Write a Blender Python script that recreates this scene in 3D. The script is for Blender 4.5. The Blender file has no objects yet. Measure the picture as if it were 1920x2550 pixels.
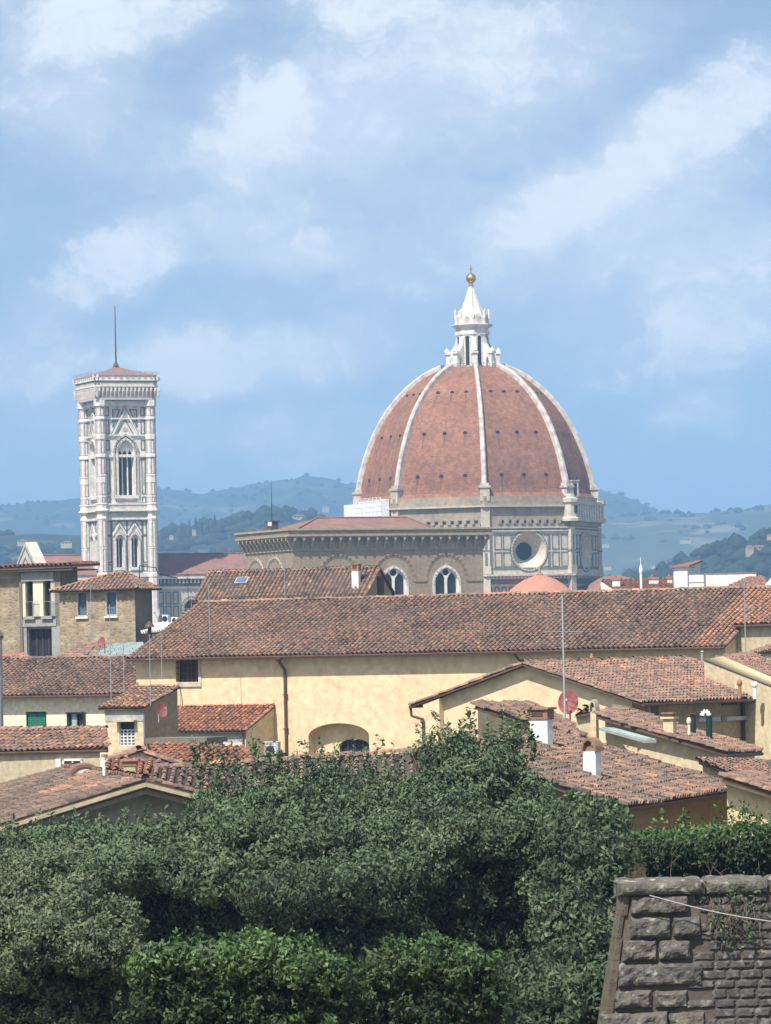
import bpy, math, random
import numpy as np
from mathutils import Vector, Matrix, noise as mnoise
from mathutils.geometry import tessellate_polygon
R_ = math.radians
rng = np.random.default_rng(7)
random.seed(7)
scene = bpy.context.scene
COL = scene.collection

# ------------------------------------------------------------------ camera
IW, IH, FPX = 1920.0, 2550.0, 10909.0
PITCH, ROLL = R_(1.812), R_(1.2)
CAM = Vector((0, 0, 21.0))
CR = Matrix.Rotation(math.pi/2 + PITCH, 3, 'X') @ Matrix.Rotation(-ROLL, 3, 'Z')
CRT = CR.transposed()
cam = bpy.data.cameras.new('camera')
cam_o = bpy.data.objects.new('camera', cam)
COL.objects.link(cam_o)
cam.sensor_fit = 'HORIZONTAL'
cam.sensor_width = 36.0
cam.lens = FPX / IW * 36.0
cam.clip_start = 1.0
cam.clip_end = 60000.0
cam_o.matrix_world = Matrix.Translation(CAM) @ CR.to_4x4()
scene.camera = cam_o

# ------------------------------------------------------------------ sun, sky, exposure
SUN_AZ, SUN_EL = R_(30), R_(56)          # azimuth measured from behind the camera towards the left
sun_dir = Vector((-math.sin(SUN_AZ)*math.cos(SUN_EL), -math.cos(SUN_AZ)*math.cos(SUN_EL), math.sin(SUN_EL)))
sun = bpy.data.lights.new('sun', 'SUN')
sun.energy = 4.35
sun.angle = R_(0.55)
sun.color = (1.0, 0.94, 0.85)
sun_o = bpy.data.objects.new('sun', sun)
COL.objects.link(sun_o)
sun_o.location = (-60, -40, 120)
sun_o.rotation_euler = sun_dir.to_track_quat('Z', 'Y').to_euler()
vs = scene.view_settings
vs.view_transform = 'Standard'
vs.look = 'None'
vs.exposure = 0.83
vs.gamma = 1.0
vs.use_curve_mapping = False
scene.cycles.max_bounces = 6
scene.cycles.diffuse_bounces = 3
scene.cycles.glossy_bounces = 2
scene.cycles.transmission_bounces = 4
scene.cycles.volume_bounces = 0
scene.cycles.transparent_max_bounces = 8
scene.cycles.use_denoising = True

def P(px, py, d):
    "the point of the place seen at photo pixel (px, py), d metres ahead of the camera"
    v = CR @ Vector(((px - IW/2)/FPX, -(py - IH/2)/FPX, -1.0))
    return CAM + v * (d / v.y)
def proj(p):
    c = CRT @ (Vector(p) - CAM)
    return IW/2 - FPX*c.x/c.z, IH/2 + FPX*c.y/c.z
def zat(x, y, py):
    a = CRT @ (Vector((x, y, 0)) - CAM); b = CRT @ Vector((0, 0, 1))
    k = (py - IH/2)
    # k*cz = F*cy
    return (k*a.z - FPX*a.y) / (FPX*b.y - k*b.z)
def along(A, u, px):
    "distance t so that A + t*u is seen in photo column px"
    a = CRT @ (Vector(A) - CAM); b = CRT @ Vector(u)
    k = (px - IW/2)
    return -(k*a.z + FPX*a.x) / (FPX*b.x + k*b.z)

world = bpy.data.worlds.new('World')
scene.world = world
world.use_nodes = True
def build_world():
    nt = world.node_tree; N = nt.nodes; L = nt.links
    N.clear()
    out = N.new('ShaderNodeOutputWorld'); bg = N.new('ShaderNodeBackground')
    L.new(bg.outputs[0], out.inputs[0]); bg.inputs[1].default_value = 0.13
    tc = N.new('ShaderNodeTexCoord')
    sep = N.new('ShaderNodeSeparateXYZ'); L.new(tc.outputs['Generated'], sep.inputs[0])
    def M(op, a, b=None, c=None, clamp=False):
        n = N.new('ShaderNodeMath'); n.operation = op; n.use_clamp = clamp
        for i, q in enumerate((a, b, c)):
            if q is None: continue
            if isinstance(q, (int, float)): n.inputs[i].default_value = q
            else: L.new(q, n.inputs[i])
        return n.outputs[0]
    sky = N.new('ShaderNodeTexSky'); sky.sky_type = 'NISHITA'; sky.sun_disc = False
    sky.sun_elevation = SUN_EL; sky.sun_rotation = math.atan2(sun_dir.x, sun_dir.y)
    sky.air_density = 1.0; sky.dust_density = 0.6; sky.ozone_density = 2.2; sky.altitude = 100
    # the clear air high above the haze layer: look a little higher into the sky than the ray itself
    zz = M('ADD', M('MULTIPLY', M('ABSOLUTE', sep.outputs[2]), 1.25), 0.19)
    cmb = N.new('ShaderNodeCombineXYZ')
    L.new(sep.outputs[0], cmb.inputs[0]); L.new(sep.outputs[1], cmb.inputs[1]); L.new(zz, cmb.inputs[2])
    nrm = N.new('ShaderNodeVectorMath'); nrm.operation = 'NORMALIZE'; L.new(cmb.outputs[0], nrm.inputs[0])
    L.new(nrm.outputs[0], sky.inputs[0])
    # direction on the celestial sphere in degrees: azimuth, elevation
    az = M('MULTIPLY', M('ARCTAN2', sep.outputs[0], sep.outputs[1]), 57.29578)
    el = M('MULTIPLY', M('ARCSINE', sep.outputs[2]), 57.29578)
    v = N.new('ShaderNodeCombineXYZ'); L.new(az, v.inputs[0]); L.new(el, v.inputs[1])
    def noise(vec, scale, detail, rough, sx=1, sy=1, off=0):
        mp = N.new('ShaderNodeMapping'); L.new(vec, mp.inputs[0])
        mp.inputs['Scale'].default_value = (sx, sy, 1); mp.inputs['Location'].default_value = (off, off*0.7, off*0.3)
        n = N.new('ShaderNodeTexNoise'); L.new(mp.outputs[0], n.inputs[0])
        n.inputs['Scale'].default_value = scale; n.inputs['Detail'].default_value = detail; n.inputs['Roughness'].default_value = rough
        return n
    wn = noise(v.outputs[0], 0.9, 5, 0.6)
    wv = N.new('ShaderNodeVectorMath'); wv.operation = 'MULTIPLY_ADD'
    L.new(wn.outputs['Color'], wv.inputs[0]); wv.inputs[1].default_value = (1.3, 1.0, 0); wv.inputs[2].default_value = (-0.65, -0.5, 0)
    wa = N.new('ShaderNodeVectorMath'); wa.operation = 'ADD'; L.new(v.outputs[0], wa.inputs[0]); L.new(wv.outputs[0], wa.inputs[1])
    sepw = N.new('ShaderNodeVectorMath'); sepw.operation = 'MULTIPLY'; L.new(wa.outputs[0], sepw.inputs[0]); sepw.inputs[1].default_value = (1, 1, 0)
    PX = 1/190.4        # photo pixels to degrees
    blobs = [(330,40,330,120,8,1.0),(120,30,260,140,0,.55),(900,0,220,80,0,.95),(1010,200,560,230,15,.62),(650,320,190,120,40,.75),
             (120,215,300,150,0,.5),(1800,255,300,120,28,.8),(1420,490,330,110,33,.8),(1330,540,170,80,30,.35),(1650,480,330,160,30,.45),(1330,120,420,130,5,.45),
             (240,690,230,85,18,.75),(500,590,330,100,8,.55),(770,635,200,60,5,.5),(600,880,430,95,3,.82),(470,910,190,70,0,.4),(60,890,230,120,0,.65),
             (1720,1030,140,70,10,.8),(1850,740,280,200,25,.8),(800,1090,260,120,0,.5),(420,1080,300,80,0,.3),(1600,900,380,110,10,.35),(1100,680,330,110,10,.25),(1500,700,400,140,20,.25),(300,370,300,90,0,.3)]
    acc = None
    for (px, py, rx, ry, rot, w) in blobs:
        p = P(px, py, 1000) - CAM
        a0 = math.degrees(math.atan2(p.x, p.y)); e0 = math.degrees(math.asin(p.z/p.length))
        mp = N.new('ShaderNodeMapping'); mp.vector_type = 'TEXTURE'
        L.new(sepw.outputs[0], mp.inputs[0])
        mp.inputs['Location'].default_value = (a0, e0, 0); mp.inputs['Rotation'].default_value = (0, 0, R_(rot))
        mp.inputs['Scale'].default_value = (rx*PX*1.25, ry*PX*1.25, 1)
        g = N.new('ShaderNodeTexGradient'); g.gradient_type = 'SPHERICAL'; L.new(mp.outputs[0], g.inputs[0])
        sm = N.new('ShaderNodeMapRange'); sm.interpolation_type = 'SMOOTHSTEP'; L.new(g.outputs[1], sm.inputs[0])
        sm.inputs[1].default_value = 0; sm.inputs[2].default_value = 0.75; sm.inputs[3].default_value = 0; sm.inputs[4].default_value = w
        acc = sm.outputs[0] if acc is None else M('ADD', acc, sm.outputs[0])
    n2 = noise(wa.outputs[0], 0.55, 8, 0.62, 1.0, 1.7, 4.0)
    n3 = noise(v.outputs[0], 0.16, 4, 0.5, 1.0, 2.2, 9.0)
    # a soft veil plus firmer heaps with torn edges
    def step(x, a, b, c):
        mr = N.new('ShaderNodeMapRange'); mr.interpolation_type = 'SMOOTHSTEP'; L.new(x, mr.inputs[0])
        mr.inputs[1].default_value = a; mr.inputs[2].default_value = b; mr.inputs[3].default_value = 0.0; mr.inputs[4].default_value = c
        return mr.outputs[0]
    n4 = noise(wa.outputs[0], 2.6, 9, 0.66, 1.0, 1.4, 2.0)
    lump = M('ADD', M('MULTIPLY', n2.outputs['Fac'], 0.5), M('MULTIPLY', n4.outputs['Fac'], 0.5))
    amt = M('MINIMUM', acc, 1.2)
    LL = M('MULTIPLY', M('SUBTRACT', lump, 0.5), 2.6)
    soft = step(M('ADD', M('ADD', M('MULTIPLY', amt, 0.52), M('MULTIPLY', M('SUBTRACT', n3.outputs['Fac'], 0.34), 1.15)), M('MULTIPLY', LL, 0.35)), 0.0, 0.9, 0.62)
    hard = step(M('ADD', M('ADD', M('MULTIPLY', amt, 0.62), LL), -0.28), 0.0, 0.5, 0.55)
    cov = M('SUBTRACT', 1.0, M('MULTIPLY', M('SUBTRACT', 1.0, soft), M('SUBTRACT', 1.0, hard)))
    tint = N.new('ShaderNodeMix'); tint.data_type = 'RGBA'; tint.blend_type = 'MULTIPLY'; tint.inputs[0].default_value = 1
    L.new(sky.outputs[0], tint.inputs[6]); tint.inputs[7].default_value = SKY_TINT
    mix = N.new('ShaderNodeMix'); mix.data_type = 'RGBA'
    L.new(cov, mix.inputs[0]); L.new(tint.outputs[2], mix.inputs[6]); mix.inputs[7].default_value = CLOUD
    L.new(mix.outputs[2], bg.inputs[0])
SKY_TINT = (1.14, 0.97, 0.80, 1)
CLOUD = (4.95, 5.1, 5.2, 1)
build_world()

# ------------------------------------------------------------------ materials
MATS = {}
def newmat(name):
    m = bpy.data.materials.new(name); m.use_nodes = True
    nt = m.node_tree; b = nt.nodes['Principled BSDF']
    MATS[name] = m
    return m, nt, nt.nodes, nt.links, b
def plain(name, col, rough=0.7, metal=0.0, spec=0.3):
    m, nt, N, L, b = newmat(name)
    b.inputs['Base Color'].default_value = (*col, 1); b.inputs['Roughness'].default_value = rough
    b.inputs['Metallic'].default_value = metal; b.inputs['Specular IOR Level'].default_value = spec
    return m
def weathered(name, col, col2, scale=0.6, rough=0.85, bump=0.02, fine=6.0, streak=0.0, streakcol=(0.1,0.09,0.08), contrast=(0.35,0.7), third=None):
    "two colours mixed by cloudy stains, fine grain and optional rain streaks; positions in metres"
    m, nt, N, L, b = newmat(name)
    geo = N.new('ShaderNodeNewGeometry')
    n1 = N.new('ShaderNodeTexNoise'); n1.inputs['Scale'].default_value = scale; n1.inputs['Detail'].default_value = 7; n1.inputs['Roughness'].default_value = 0.65
    L.new(geo.outputs['Position'], n1.inputs['Vector'])
    mr = N.new('ShaderNodeMapRange'); L.new(n1.outputs['Fac'], mr.inputs[0]); mr.inputs[1].default_value = contrast[0]; mr.inputs[2].default_value = contrast[1]
    mx = N.new('ShaderNodeMix'); mx.data_type = 'RGBA'; L.new(mr.outputs[0], mx.inputs[0])
    mx.inputs[6].default_value = (*col, 1); mx.inputs[7].default_value = (*col2, 1)
    last = mx.outputs[2]
    n2 = N.new('ShaderNodeTexNoise'); n2.inputs['Scale'].default_value = fine; n2.inputs['Detail'].default_value = 4
    L.new(geo.outputs['Position'], n2.inputs['Vector'])
    mr2 = N.new('ShaderNodeMapRange'); L.new(n2.outputs['Fac'], mr2.inputs[0]); mr2.inputs[1].default_value = 0.3; mr2.inputs[2].default_value = 0.7; mr2.inputs[3].default_value = 0.82; mr2.inputs[4].default_value = 1.14
    mm = N.new('ShaderNodeMix'); mm.data_type = 'RGBA'; mm.blend_type = 'MULTIPLY'; mm.inputs[0].default_value = 1
    L.new(last, mm.inputs[6]); L.new(mr2.outputs[0], mm.inputs[7]); last = mm.outputs[2]
    if streak:
        mp = N.new('ShaderNodeMapping'); L.new(geo.outputs['Position'], mp.inputs[0]); mp.inputs['Scale'].default_value = (1, 1, 0.06)
        n3 = N.new('ShaderNodeTexNoise'); n3.inputs['Scale'].default_value = fine*0.35; n3.inputs['Detail'].default_value = 3; L.new(mp.outputs[0], n3.inputs['Vector'])
        mr3 = N.new('ShaderNodeMapRange'); L.new(n3.outputs['Fac'], mr3.inputs[0]); mr3.inputs[1].default_value = 0.5; mr3.inputs[2].default_value = 0.8; mr3.inputs[4].default_value = streak
        ms = N.new('ShaderNodeMix'); ms.data_type = 'RGBA'; L.new(mr3.outputs[0], ms.inputs[0]); L.new(last, ms.inputs[6]); ms.inputs[7].default_value = (*streakcol, 1)
        last = ms.outputs[2]
    if third:
        n4 = N.new('ShaderNodeTexNoise'); n4.inputs['Scale'].default_value = scale*2.3; n4.inputs['Detail'].default_value = 6
        L.new(geo.outputs['Position'], n4.inputs['Vector'])
        mr4 = N.new('ShaderNodeMapRange'); L.new(n4.outputs['Fac'], mr4.inputs[0]); mr4.inputs[1].default_value = 0.56; mr4.inputs[2].default_value = 0.68
        m4 = N.new('ShaderNodeMix'); m4.data_type = 'RGBA'; L.new(mr4.outputs[0], m4.inputs[0]); L.new(last, m4.inputs[6]); m4.inputs[7].default_value = (*third, 1)
        last = m4.outputs[2]
    L.new(last, b.inputs['Base Color']); b.inputs['Roughness'].default_value = rough; b.inputs['Specular IOR Level'].default_value = 0.2
    if bump:
        bp = N.new('ShaderNodeBump'); bp.inputs['Strength'].default_value = 0.6; bp.inputs['Distance'].default_value = bump
        L.new(n2.outputs['Fac'], bp.inputs['Height']); L.new(bp.outputs[0], b.inputs['Normal'])
    return m
def rubble(name, col, col2, cell=2.2, mortar=(0.3,0.27,0.2)):
    "irregular stone: voronoi cells with varied colour and mortar lines"
    m, nt, N, L, b = newmat(name)
    geo = N.new('ShaderNodeNewGeometry')
    mp = N.new('ShaderNodeMapping'); L.new(geo.outputs['Position'], mp.inputs[0]); mp.inputs['Scale'].default_value = (1, 1, 1.6)
    vo = N.new('ShaderNodeTexVoronoi'); vo.inputs['Scale'].default_value = cell; L.new(mp.outputs[0], vo.inputs['Vector'])
    ve = N.new('ShaderNodeTexVoronoi'); ve.feature = 'DISTANCE_TO_EDGE'; ve.inputs['Scale'].default_value = cell; L.new(mp.outputs[0], ve.inputs['Vector'])
    sp = N.new('ShaderNodeSeparateColor'); L.new(vo.outputs['Color'], sp.inputs[0])
    mx = N.new('ShaderNodeMix'); mx.data_type = 'RGBA'; L.new(sp.outputs[0], mx.inputs[0]); mx.inputs[6].default_value = (*col, 1); mx.inputs[7].default_value = (*col2, 1)
    mr = N.new('ShaderNodeMapRange'); L.new(ve.outputs['Distance'], mr.inputs[0]); mr.inputs[1].default_value = 0.02; mr.inputs[2].default_value = 0.1
    m2 = N.new('ShaderNodeMix'); m2.data_type = 'RGBA'; L.new(mr.outputs[0], m2.inputs[0]); m2.inputs[6].default_value = (*mortar, 1); L.new(mx.outputs[2], m2.inputs[7])
    n2 = N.new('ShaderNodeTexNoise'); n2.inputs['Scale'].default_value = 1.1; n2.inputs['Detail'].default_value = 6; L.new(geo.outputs['Position'], n2.inputs['Vector'])
    mr2 = N.new('ShaderNodeMapRange'); L.new(n2.outputs['Fac'], mr2.inputs[0]); mr2.inputs[1].default_value = 0.3; mr2.inputs[2].default_value = 0.7; mr2.inputs[3].default_value = 0.72; mr2.inputs[4].default_value = 1.2
    mm = N.new('ShaderNodeMix'); mm.data_type = 'RGBA'; mm.blend_type = 'MULTIPLY'; mm.inputs[0].default_value = 1
    L.new(m2.outputs[2], mm.inputs[6]); L.new(mr2.outputs[0], mm.inputs[7])
    L.new(mm.outputs[2], b.inputs['Base Color']); b.inputs['Roughness'].default_value = 0.9; b.inputs['Specular IOR Level'].default_value = 0.15
    bp = N.new('ShaderNodeBump'); bp.inputs['Strength'].default_value = 0.8; bp.inputs['Distance'].default_value = 0.06
    L.new(ve.outputs['Distance'], bp.inputs['Height']); L.new(bp.outputs[0], b.inputs['Normal'])
    return m
def ramped(name, stops, rough=0.85, noise_scale=0.5, noise_amt=0.35, fine=0.0, spec=0.2, transl=0.0):
    "colour from each piece's own random tint (a face attribute) shifted by patches of noise"
    m, nt, N, L, b = newmat(name)
    at = N.new('ShaderNodeAttribute'); at.attribute_name = 'tint'
    geo = N.new('ShaderNodeNewGeometry')
    n1 = N.new('ShaderNodeTexNoise'); n1.inputs['Scale'].default_value = noise_scale; n1.inputs['Detail'].default_value = 5; L.new(geo.outputs['Position'], n1.inputs['Vector'])
    a = N.new('ShaderNodeMath'); a.operation = 'MULTIPLY_ADD'; L.new(n1.outputs['Fac'], a.inputs[0]); a.inputs[1].default_value = noise_amt*2; a.inputs[2].default_value = -noise_amt
    s = N.new('ShaderNodeMath'); s.operation = 'ADD'; s.use_clamp = True; L.new(at.outputs['Fac'], s.inputs[0]); L.new(a.outputs[0], s.inputs[1])
    cr = N.new('ShaderNodeValToRGB'); L.new(s.outputs[0], cr.inputs[0])
    el = cr.color_ramp.elements
    el[0].position, el[0].color = stops[0][0], (*stops[0][1], 1)
    el[1].position, el[1].color = stops[-1][0], (*stops[-1][1], 1)
    for p, c in stops[1:-1]:
        e = el.new(p); e.color = (*c, 1)
    last = cr.outputs[0]
    if fine:
        n2 = N.new('ShaderNodeTexNoise'); n2.inputs['Scale'].default_value = fine; n2.inputs['Detail'].default_value = 3; L.new(geo.outputs['Position'], n2.inputs['Vector'])
        mr2 = N.new('ShaderNodeMapRange'); L.new(n2.outputs['Fac'], mr2.inputs[0]); mr2.inputs[1].default_value = 0.3; mr2.inputs[2].default_value = 0.7; mr2.inputs[3].default_value = 0.65; mr2.inputs[4].default_value = 1.3
        mm = N.new('ShaderNodeMix'); mm.data_type = 'RGBA'; mm.blend_type = 'MULTIPLY'; mm.inputs[0].default_value = 1
        L.new(last, mm.inputs[6]); L.new(mr2.outputs[0], mm.inputs[7]); last = mm.outputs[2]
    L.new(last, b.inputs['Base Color']); b.inputs['Roughness'].default_value = rough; b.inputs['Specular IOR Level'].default_value = spec
    if transl:
        t = N.new('ShaderNodeBsdfTranslucent'); L.new(last, t.inputs[0])
        ms = N.new('ShaderNodeMixShader'); ms.inputs[0].default_value = transl
        L.new(b.outputs[0], ms.inputs[1]); L.new(t.outputs[0], ms.inputs[2]); L.new(ms.outputs[0], N['Material Output'].inputs[0])
    return m

TILE_STOPS = [(0.0,(0.085,0.070,0.062)),(0.25,(0.158,0.114,0.091)),(0.5,(0.225,0.150,0.115)),(0.72,(0.285,0.172,0.126)),(0.9,(0.42,0.19,0.115)),(1.0,(0.42,0.24,0.165))]
ramped('old_tile', TILE_STOPS, 0.9, 0.30, 0.42, 7.0)
ramped('orange_tile', [(0.0,(0.16,0.085,0.06)),(0.4,(0.27,0.132,0.088)),(0.75,(0.40,0.18,0.108)),(1.0,(0.45,0.26,0.17))], 0.9, 0.6, 0.25, 9.0)
ramped('mossy_tile', [(0.0,(0.07,0.062,0.055)),(0.3,(0.14,0.105,0.083)),(0.55,(0.21,0.145,0.112)),(0.78,(0.30,0.16,0.112)),(0.92,(0.42,0.19,0.115)),(1.0,(0.46,0.25,0.16))], 0.9, 0.6, 0.26, 11.0)
weathered('far_tile', (0.26,0.145,0.112), (0.17,0.10,0.082), 0.35, 0.9, 0.05, 2.2)
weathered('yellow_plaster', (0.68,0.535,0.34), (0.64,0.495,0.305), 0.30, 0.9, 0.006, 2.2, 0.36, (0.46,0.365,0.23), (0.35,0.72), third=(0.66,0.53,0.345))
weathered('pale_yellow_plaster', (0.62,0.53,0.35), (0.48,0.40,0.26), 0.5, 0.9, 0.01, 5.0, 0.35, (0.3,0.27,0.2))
weathered('ochre_and_shade_plaster', (0.42,0.31,0.18), (0.33,0.245,0.15), 0.5, 0.9, 0.01, 5.0, 0.35, (0.26,0.2,0.13))  # real ochre walls, also shaded house sides with shade put into the colour
weathered('brown_plaster', (0.30,0.235,0.15), (0.24,0.185,0.12), 0.5, 0.9, 0.01, 5.0, 0.35, (0.18,0.14,0.1))
weathered('cream_plaster', (0.74,0.68,0.50), (0.66,0.59,0.42), 0.4, 0.9, 0.01, 5.0, 0.25, (0.42,0.38,0.3))
weathered('beige_plaster', (0.50,0.42,0.28), (0.36,0.31,0.22), 0.6, 0.9, 0.01, 5.0, 0.5, (0.2,0.18,0.14))
weathered('white_plaster', (0.78,0.77,0.73), (0.62,0.60,0.55), 0.8, 0.9, 0.005, 6.0, 0.3, (0.35,0.33,0.3))
weathered('grey_plaster', (0.42,0.42,0.40), (0.30,0.30,0.285), 0.8, 0.9, 0.01, 5.0, 0.4, (0.14,0.14,0.13))
weathered('grey_concrete', (0.34,0.335,0.31), (0.25,0.245,0.225), 0.9, 0.85, 0.01, 8.0, 0.3, (0.14,0.135,0.125))
weathered('brown_concrete', (0.21,0.18,0.14), (0.15,0.13,0.10), 0.9, 0.85, 0.01, 8.0)
rubble('rubble_stone', (0.37,0.295,0.20), (0.24,0.19,0.135), 2.6, (0.33,0.27,0.19))
weathered('brown_stone', (0.33,0.26,0.175), (0.27,0.21,0.14), 0.35, 0.9, 0.03, 1.6, 0.3, (0.2,0.16,0.12))
weathered('corbel_stone', (0.40,0.335,0.25), (0.31,0.26,0.19), 0.4, 0.9, 0.02, 1.5, 0.3, (0.2,0.17,0.13))
weathered('pale_stone', (0.52,0.47,0.38), (0.38,0.335,0.265), 0.4, 0.9, 0.02, 1.5, 0.3, (0.22,0.2,0.17))
weathered('raw_stone', (0.37,0.315,0.235), (0.24,0.205,0.155), 0.22, 0.9, 0.06, 1.1, 0.4, (0.14,0.12,0.1))
weathered('dome_stain', (0.11,0.072,0.058), (0.15,0.09,0.068), 0.6, 0.9, 0.0, 2.0)
weathered('marble', (0.76,0.72,0.67), (0.63,0.59,0.545), 0.3, 0.6, 0.01, 1.3, 0.45, (0.38,0.34,0.32))
weathered('warm_marble', (0.58,0.53,0.43), (0.45,0.41,0.33), 0.3, 0.6, 0.01, 1.3, 0.4, (0.3,0.26,0.22))
weathered('rib_marble', (0.60,0.56,0.515), (0.33,0.295,0.265), 0.8, 0.6, 0.02, 1.6, 0.3, (0.3,0.27,0.25), (0.42,0.62))
weathered('green_marble', (0.175,0.205,0.185), (0.12,0.145,0.13), 0.4, 0.6, 0.0, 1.3)
weathered('pink_marble', (0.56,0.33,0.28), (0.45,0.28,0.24), 0.4, 0.6, 0.0, 1.3)
weathered('dark_glass', (0.03,0.035,0.045), (0.02,0.022,0.03), 1.0, 0.25, 0.0)
weathered('blue_glass', (0.10,0.15,0.22), (0.07,0.11,0.17), 1.0, 0.12, 0.0)
weathered('wood_brown', (0.10,0.065,0.045), (0.07,0.05,0.04), 2.0, 0.7, 0.005)
weathered('rust_pipe', (0.12,0.065,0.05), (0.08,0.05,0.045), 2.0, 0.55, 0.0)
weathered('brown_brick', (0.30,0.185,0.12), (0.22,0.14,0.095), 3.0, 0.9, 0.01, 12.0)
weathered('brick_red', (0.40,0.20,0.12), (0.30,0.15,0.10), 3.0, 0.9, 0.01, 12.0)
weathered('green_shutter', (0.03,0.20,0.12), (0.022,0.15,0.10), 3.0, 0.5, 0.0)
weathered('dark_green', (0.018,0.05,0.045), (0.012,0.035,0.03), 3.0, 0.5, 0.0)
weathered('dish_red', (0.30,0.095,0.085), (0.22,0.075,0.07), 2.0, 0.6, 0.0)
weathered('red_sheet', (0.40,0.10,0.085), (0.30,0.085,0.075), 2.0, 0.7, 0.0)
weathered('galvanised', (0.42,0.45,0.46), (0.30,0.32,0.33), 3.0, 0.45, 0.0)
weathered('zinc_sheet', (0.36,0.43,0.40), (0.26,0.32,0.30), 1.0, 0.5, 0.0)
plain('white_metal', (0.75,0.76,0.76), 0.45)
plain('pole_metal', (0.38,0.41,0.42), 0.45, 0.5)
plain('black_metal', (0.03,0.03,0.033), 0.5)
plain('gold', (0.85,0.50,0.20), 0.28, 1.0)
plain('cable_white', (0.33,0.325,0.30), 0.6)
weathered('scaffold_sheet', (0.80,0.81,0.83), (0.70,0.72,0.75), 0.6, 0.6, 0.02, 2.0)
weathered('bark', (0.10,0.075,0.055), (0.06,0.048,0.038), 2.0, 0.9, 0.02, 12.0)
weathered('twig', (0.20,0.165,0.13), (0.12,0.10,0.08), 2.0, 0.9, 0.005, 12.0)

# ------------------------------------------------------------------ mesh builder and objects
class MB:
    def __init__(s):
        s.v = []; s.f = []; s.m = []; s.t = []; s.mats = []
    def mi(s, mat):
        if mat not in s.mats: s.mats.append(mat)
        return s.mats.index(mat)
    def add(s, verts, faces, mat=None, tint=0.5):
        o = len(s.v); s.v.extend([tuple(q) for q in verts])
        k = s.mi(mat) if mat else 0
        for f in faces:
            s.f.append(tuple(i+o for i in f)); s.m.append(k); s.t.append(tint)
    def hexa(s, b, t, mat=None, tint=0.5):
        "prism between two equal rings of points"
        n = len(b)
        s.add(list(b)+list(t), [tuple(range(n))[::-1], tuple(range(n, 2*n))] + [(i, (i+1) % n, n+(i+1) % n, n+i) for i in range(n)], mat, tint)
    def tube(s, a, b, r, r2=None, n=8, mat=None, tint=0.5):
        a = Vector(a); b = Vector(b); r2 = r if r2 is None else r2
        d = (b-a).normalized(); e = d.orthogonal().normalized(); g = d.cross(e)
        A = [a + (e*math.cos(2*math.pi*i/n) + g*math.sin(2*math.pi*i/n))*r for i in range(n)]
        B = [b + (e*math.cos(2*math.pi*i/n) + g*math.sin(2*math.pi*i/n))*r2 for i in range(n)]
        s.hexa(A, B, mat, tint)
    def path(s, pts, r, n=6, mat=None):
        for a, b in zip(pts[:-1], pts[1:]): s.tube(a, b, r, r, n, mat)
    def lathe(s, c, prof, n=16, mat=None, a0=0.0, cap=True, tint=0.5):
        "prof: (radius, z) from bottom to top around the vertical through c"
        rows = []
        for r, z in prof:
            rows.append([(c[0]+r*math.sin(a0+2*math.pi*i/n), c[1]-r*math.cos(a0+2*math.pi*i/n), z) for i in range(n)])
        vs_ = [p for r in rows for p in r]; fs = []
        for j in range(len(prof)-1):
            for i in range(n):
                fs.append((j*n+i, j*n+(i+1) % n, (j+1)*n+(i+1) % n, (j+1)*n+i))
        if cap:
            fs.append(tuple(range(n))[::-1]); fs.append(tuple((len(prof)-1)*n+i for i in range(n)))
        s.add(vs_, fs, mat, tint)
    def sphere(s, c, rx, ry=None, rz=None, nu=16, nv=10, mat=None):
        ry = rx if ry is None else ry; rz = rx if rz is None else rz
        prof = [(max(1e-4, math.sin(math.pi*j/nv)), -math.cos(math.pi*j/nv)) for j in range(nv+1)]
        vs_ = []; fs = []
        for r, z in prof:
            for i in range(nu):
                a = 2*math.pi*i/nu; vs_.append((c[0]+rx*r*math.cos(a), c[1]+ry*r*math.sin(a), c[2]+rz*z))
        for j in range(nv):
            for i in range(nu): fs.append((j*nu+i, j*nu+(i+1) % nu, (j+1)*nu+(i+1) % nu, (j+1)*nu+i))
        s.add(vs_, fs, mat)

def link(name, me, loc, parent):
    o = bpy.data.objects.new(name, me); COL.objects.link(o)
    if parent is not None: o.parent = parent
    o.location = loc
    return o
WORLD_LOC = {}
def wl(o): return WORLD_LOC.get(o.name, Vector((0, 0, 0)))
def put(name, verts, faces_or_quads, matnames, midx, tint, parent=None, smooth=False, base=None):
    V = np.asarray(verts, dtype=np.float64).reshape(-1, 3)
    if base is not None: w = Vector(base)
    elif parent is not None: w = wl(parent)
    else: w = Vector(((V[:, 0].min()+V[:, 0].max())/2, (V[:, 1].min()+V[:, 1].max())/2, V[:, 2].min()))
    me = bpy.data.meshes.new(name)
    V = V - np.array(w)
    if isinstance(faces_or_quads, np.ndarray):
        q = faces_or_quads.astype(np.int32); nf, k = q.shape
        me.vertices.add(len(V)); me.vertices.foreach_set('co', V.astype(np.float32).ravel())
        me.loops.add(nf*k); me.loops.foreach_set('vertex_index', q.ravel())
        me.polygons.add(nf); me.polygons.foreach_set('loop_start', np.arange(0, nf*k, k, dtype=np.int32))
        me.update(calc_edges=True)
    else:
        me.from_pydata(V.tolist(), [], faces_or_quads)
    for mn in matnames: me.materials.append(MATS[mn])
    if midx is not None: me.polygons.foreach_set('material_index', np.asarray(midx, dtype=np.int32))
    if tint is not None:
        a = me.attributes.new('tint', 'FLOAT', 'FACE'); a.data.foreach_set('value', np.asarray(tint, dtype=np.float32))
    if smooth: me.polygons.foreach_set('use_smooth', np.ones(len(me.polygons), dtype=bool))
    me.update()
    loc = w - (wl(parent) if parent is not None else Vector((0, 0, 0)))
    o = link(name, me, loc, parent)
    WORLD_LOC[o.name] = w
    return o
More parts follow.
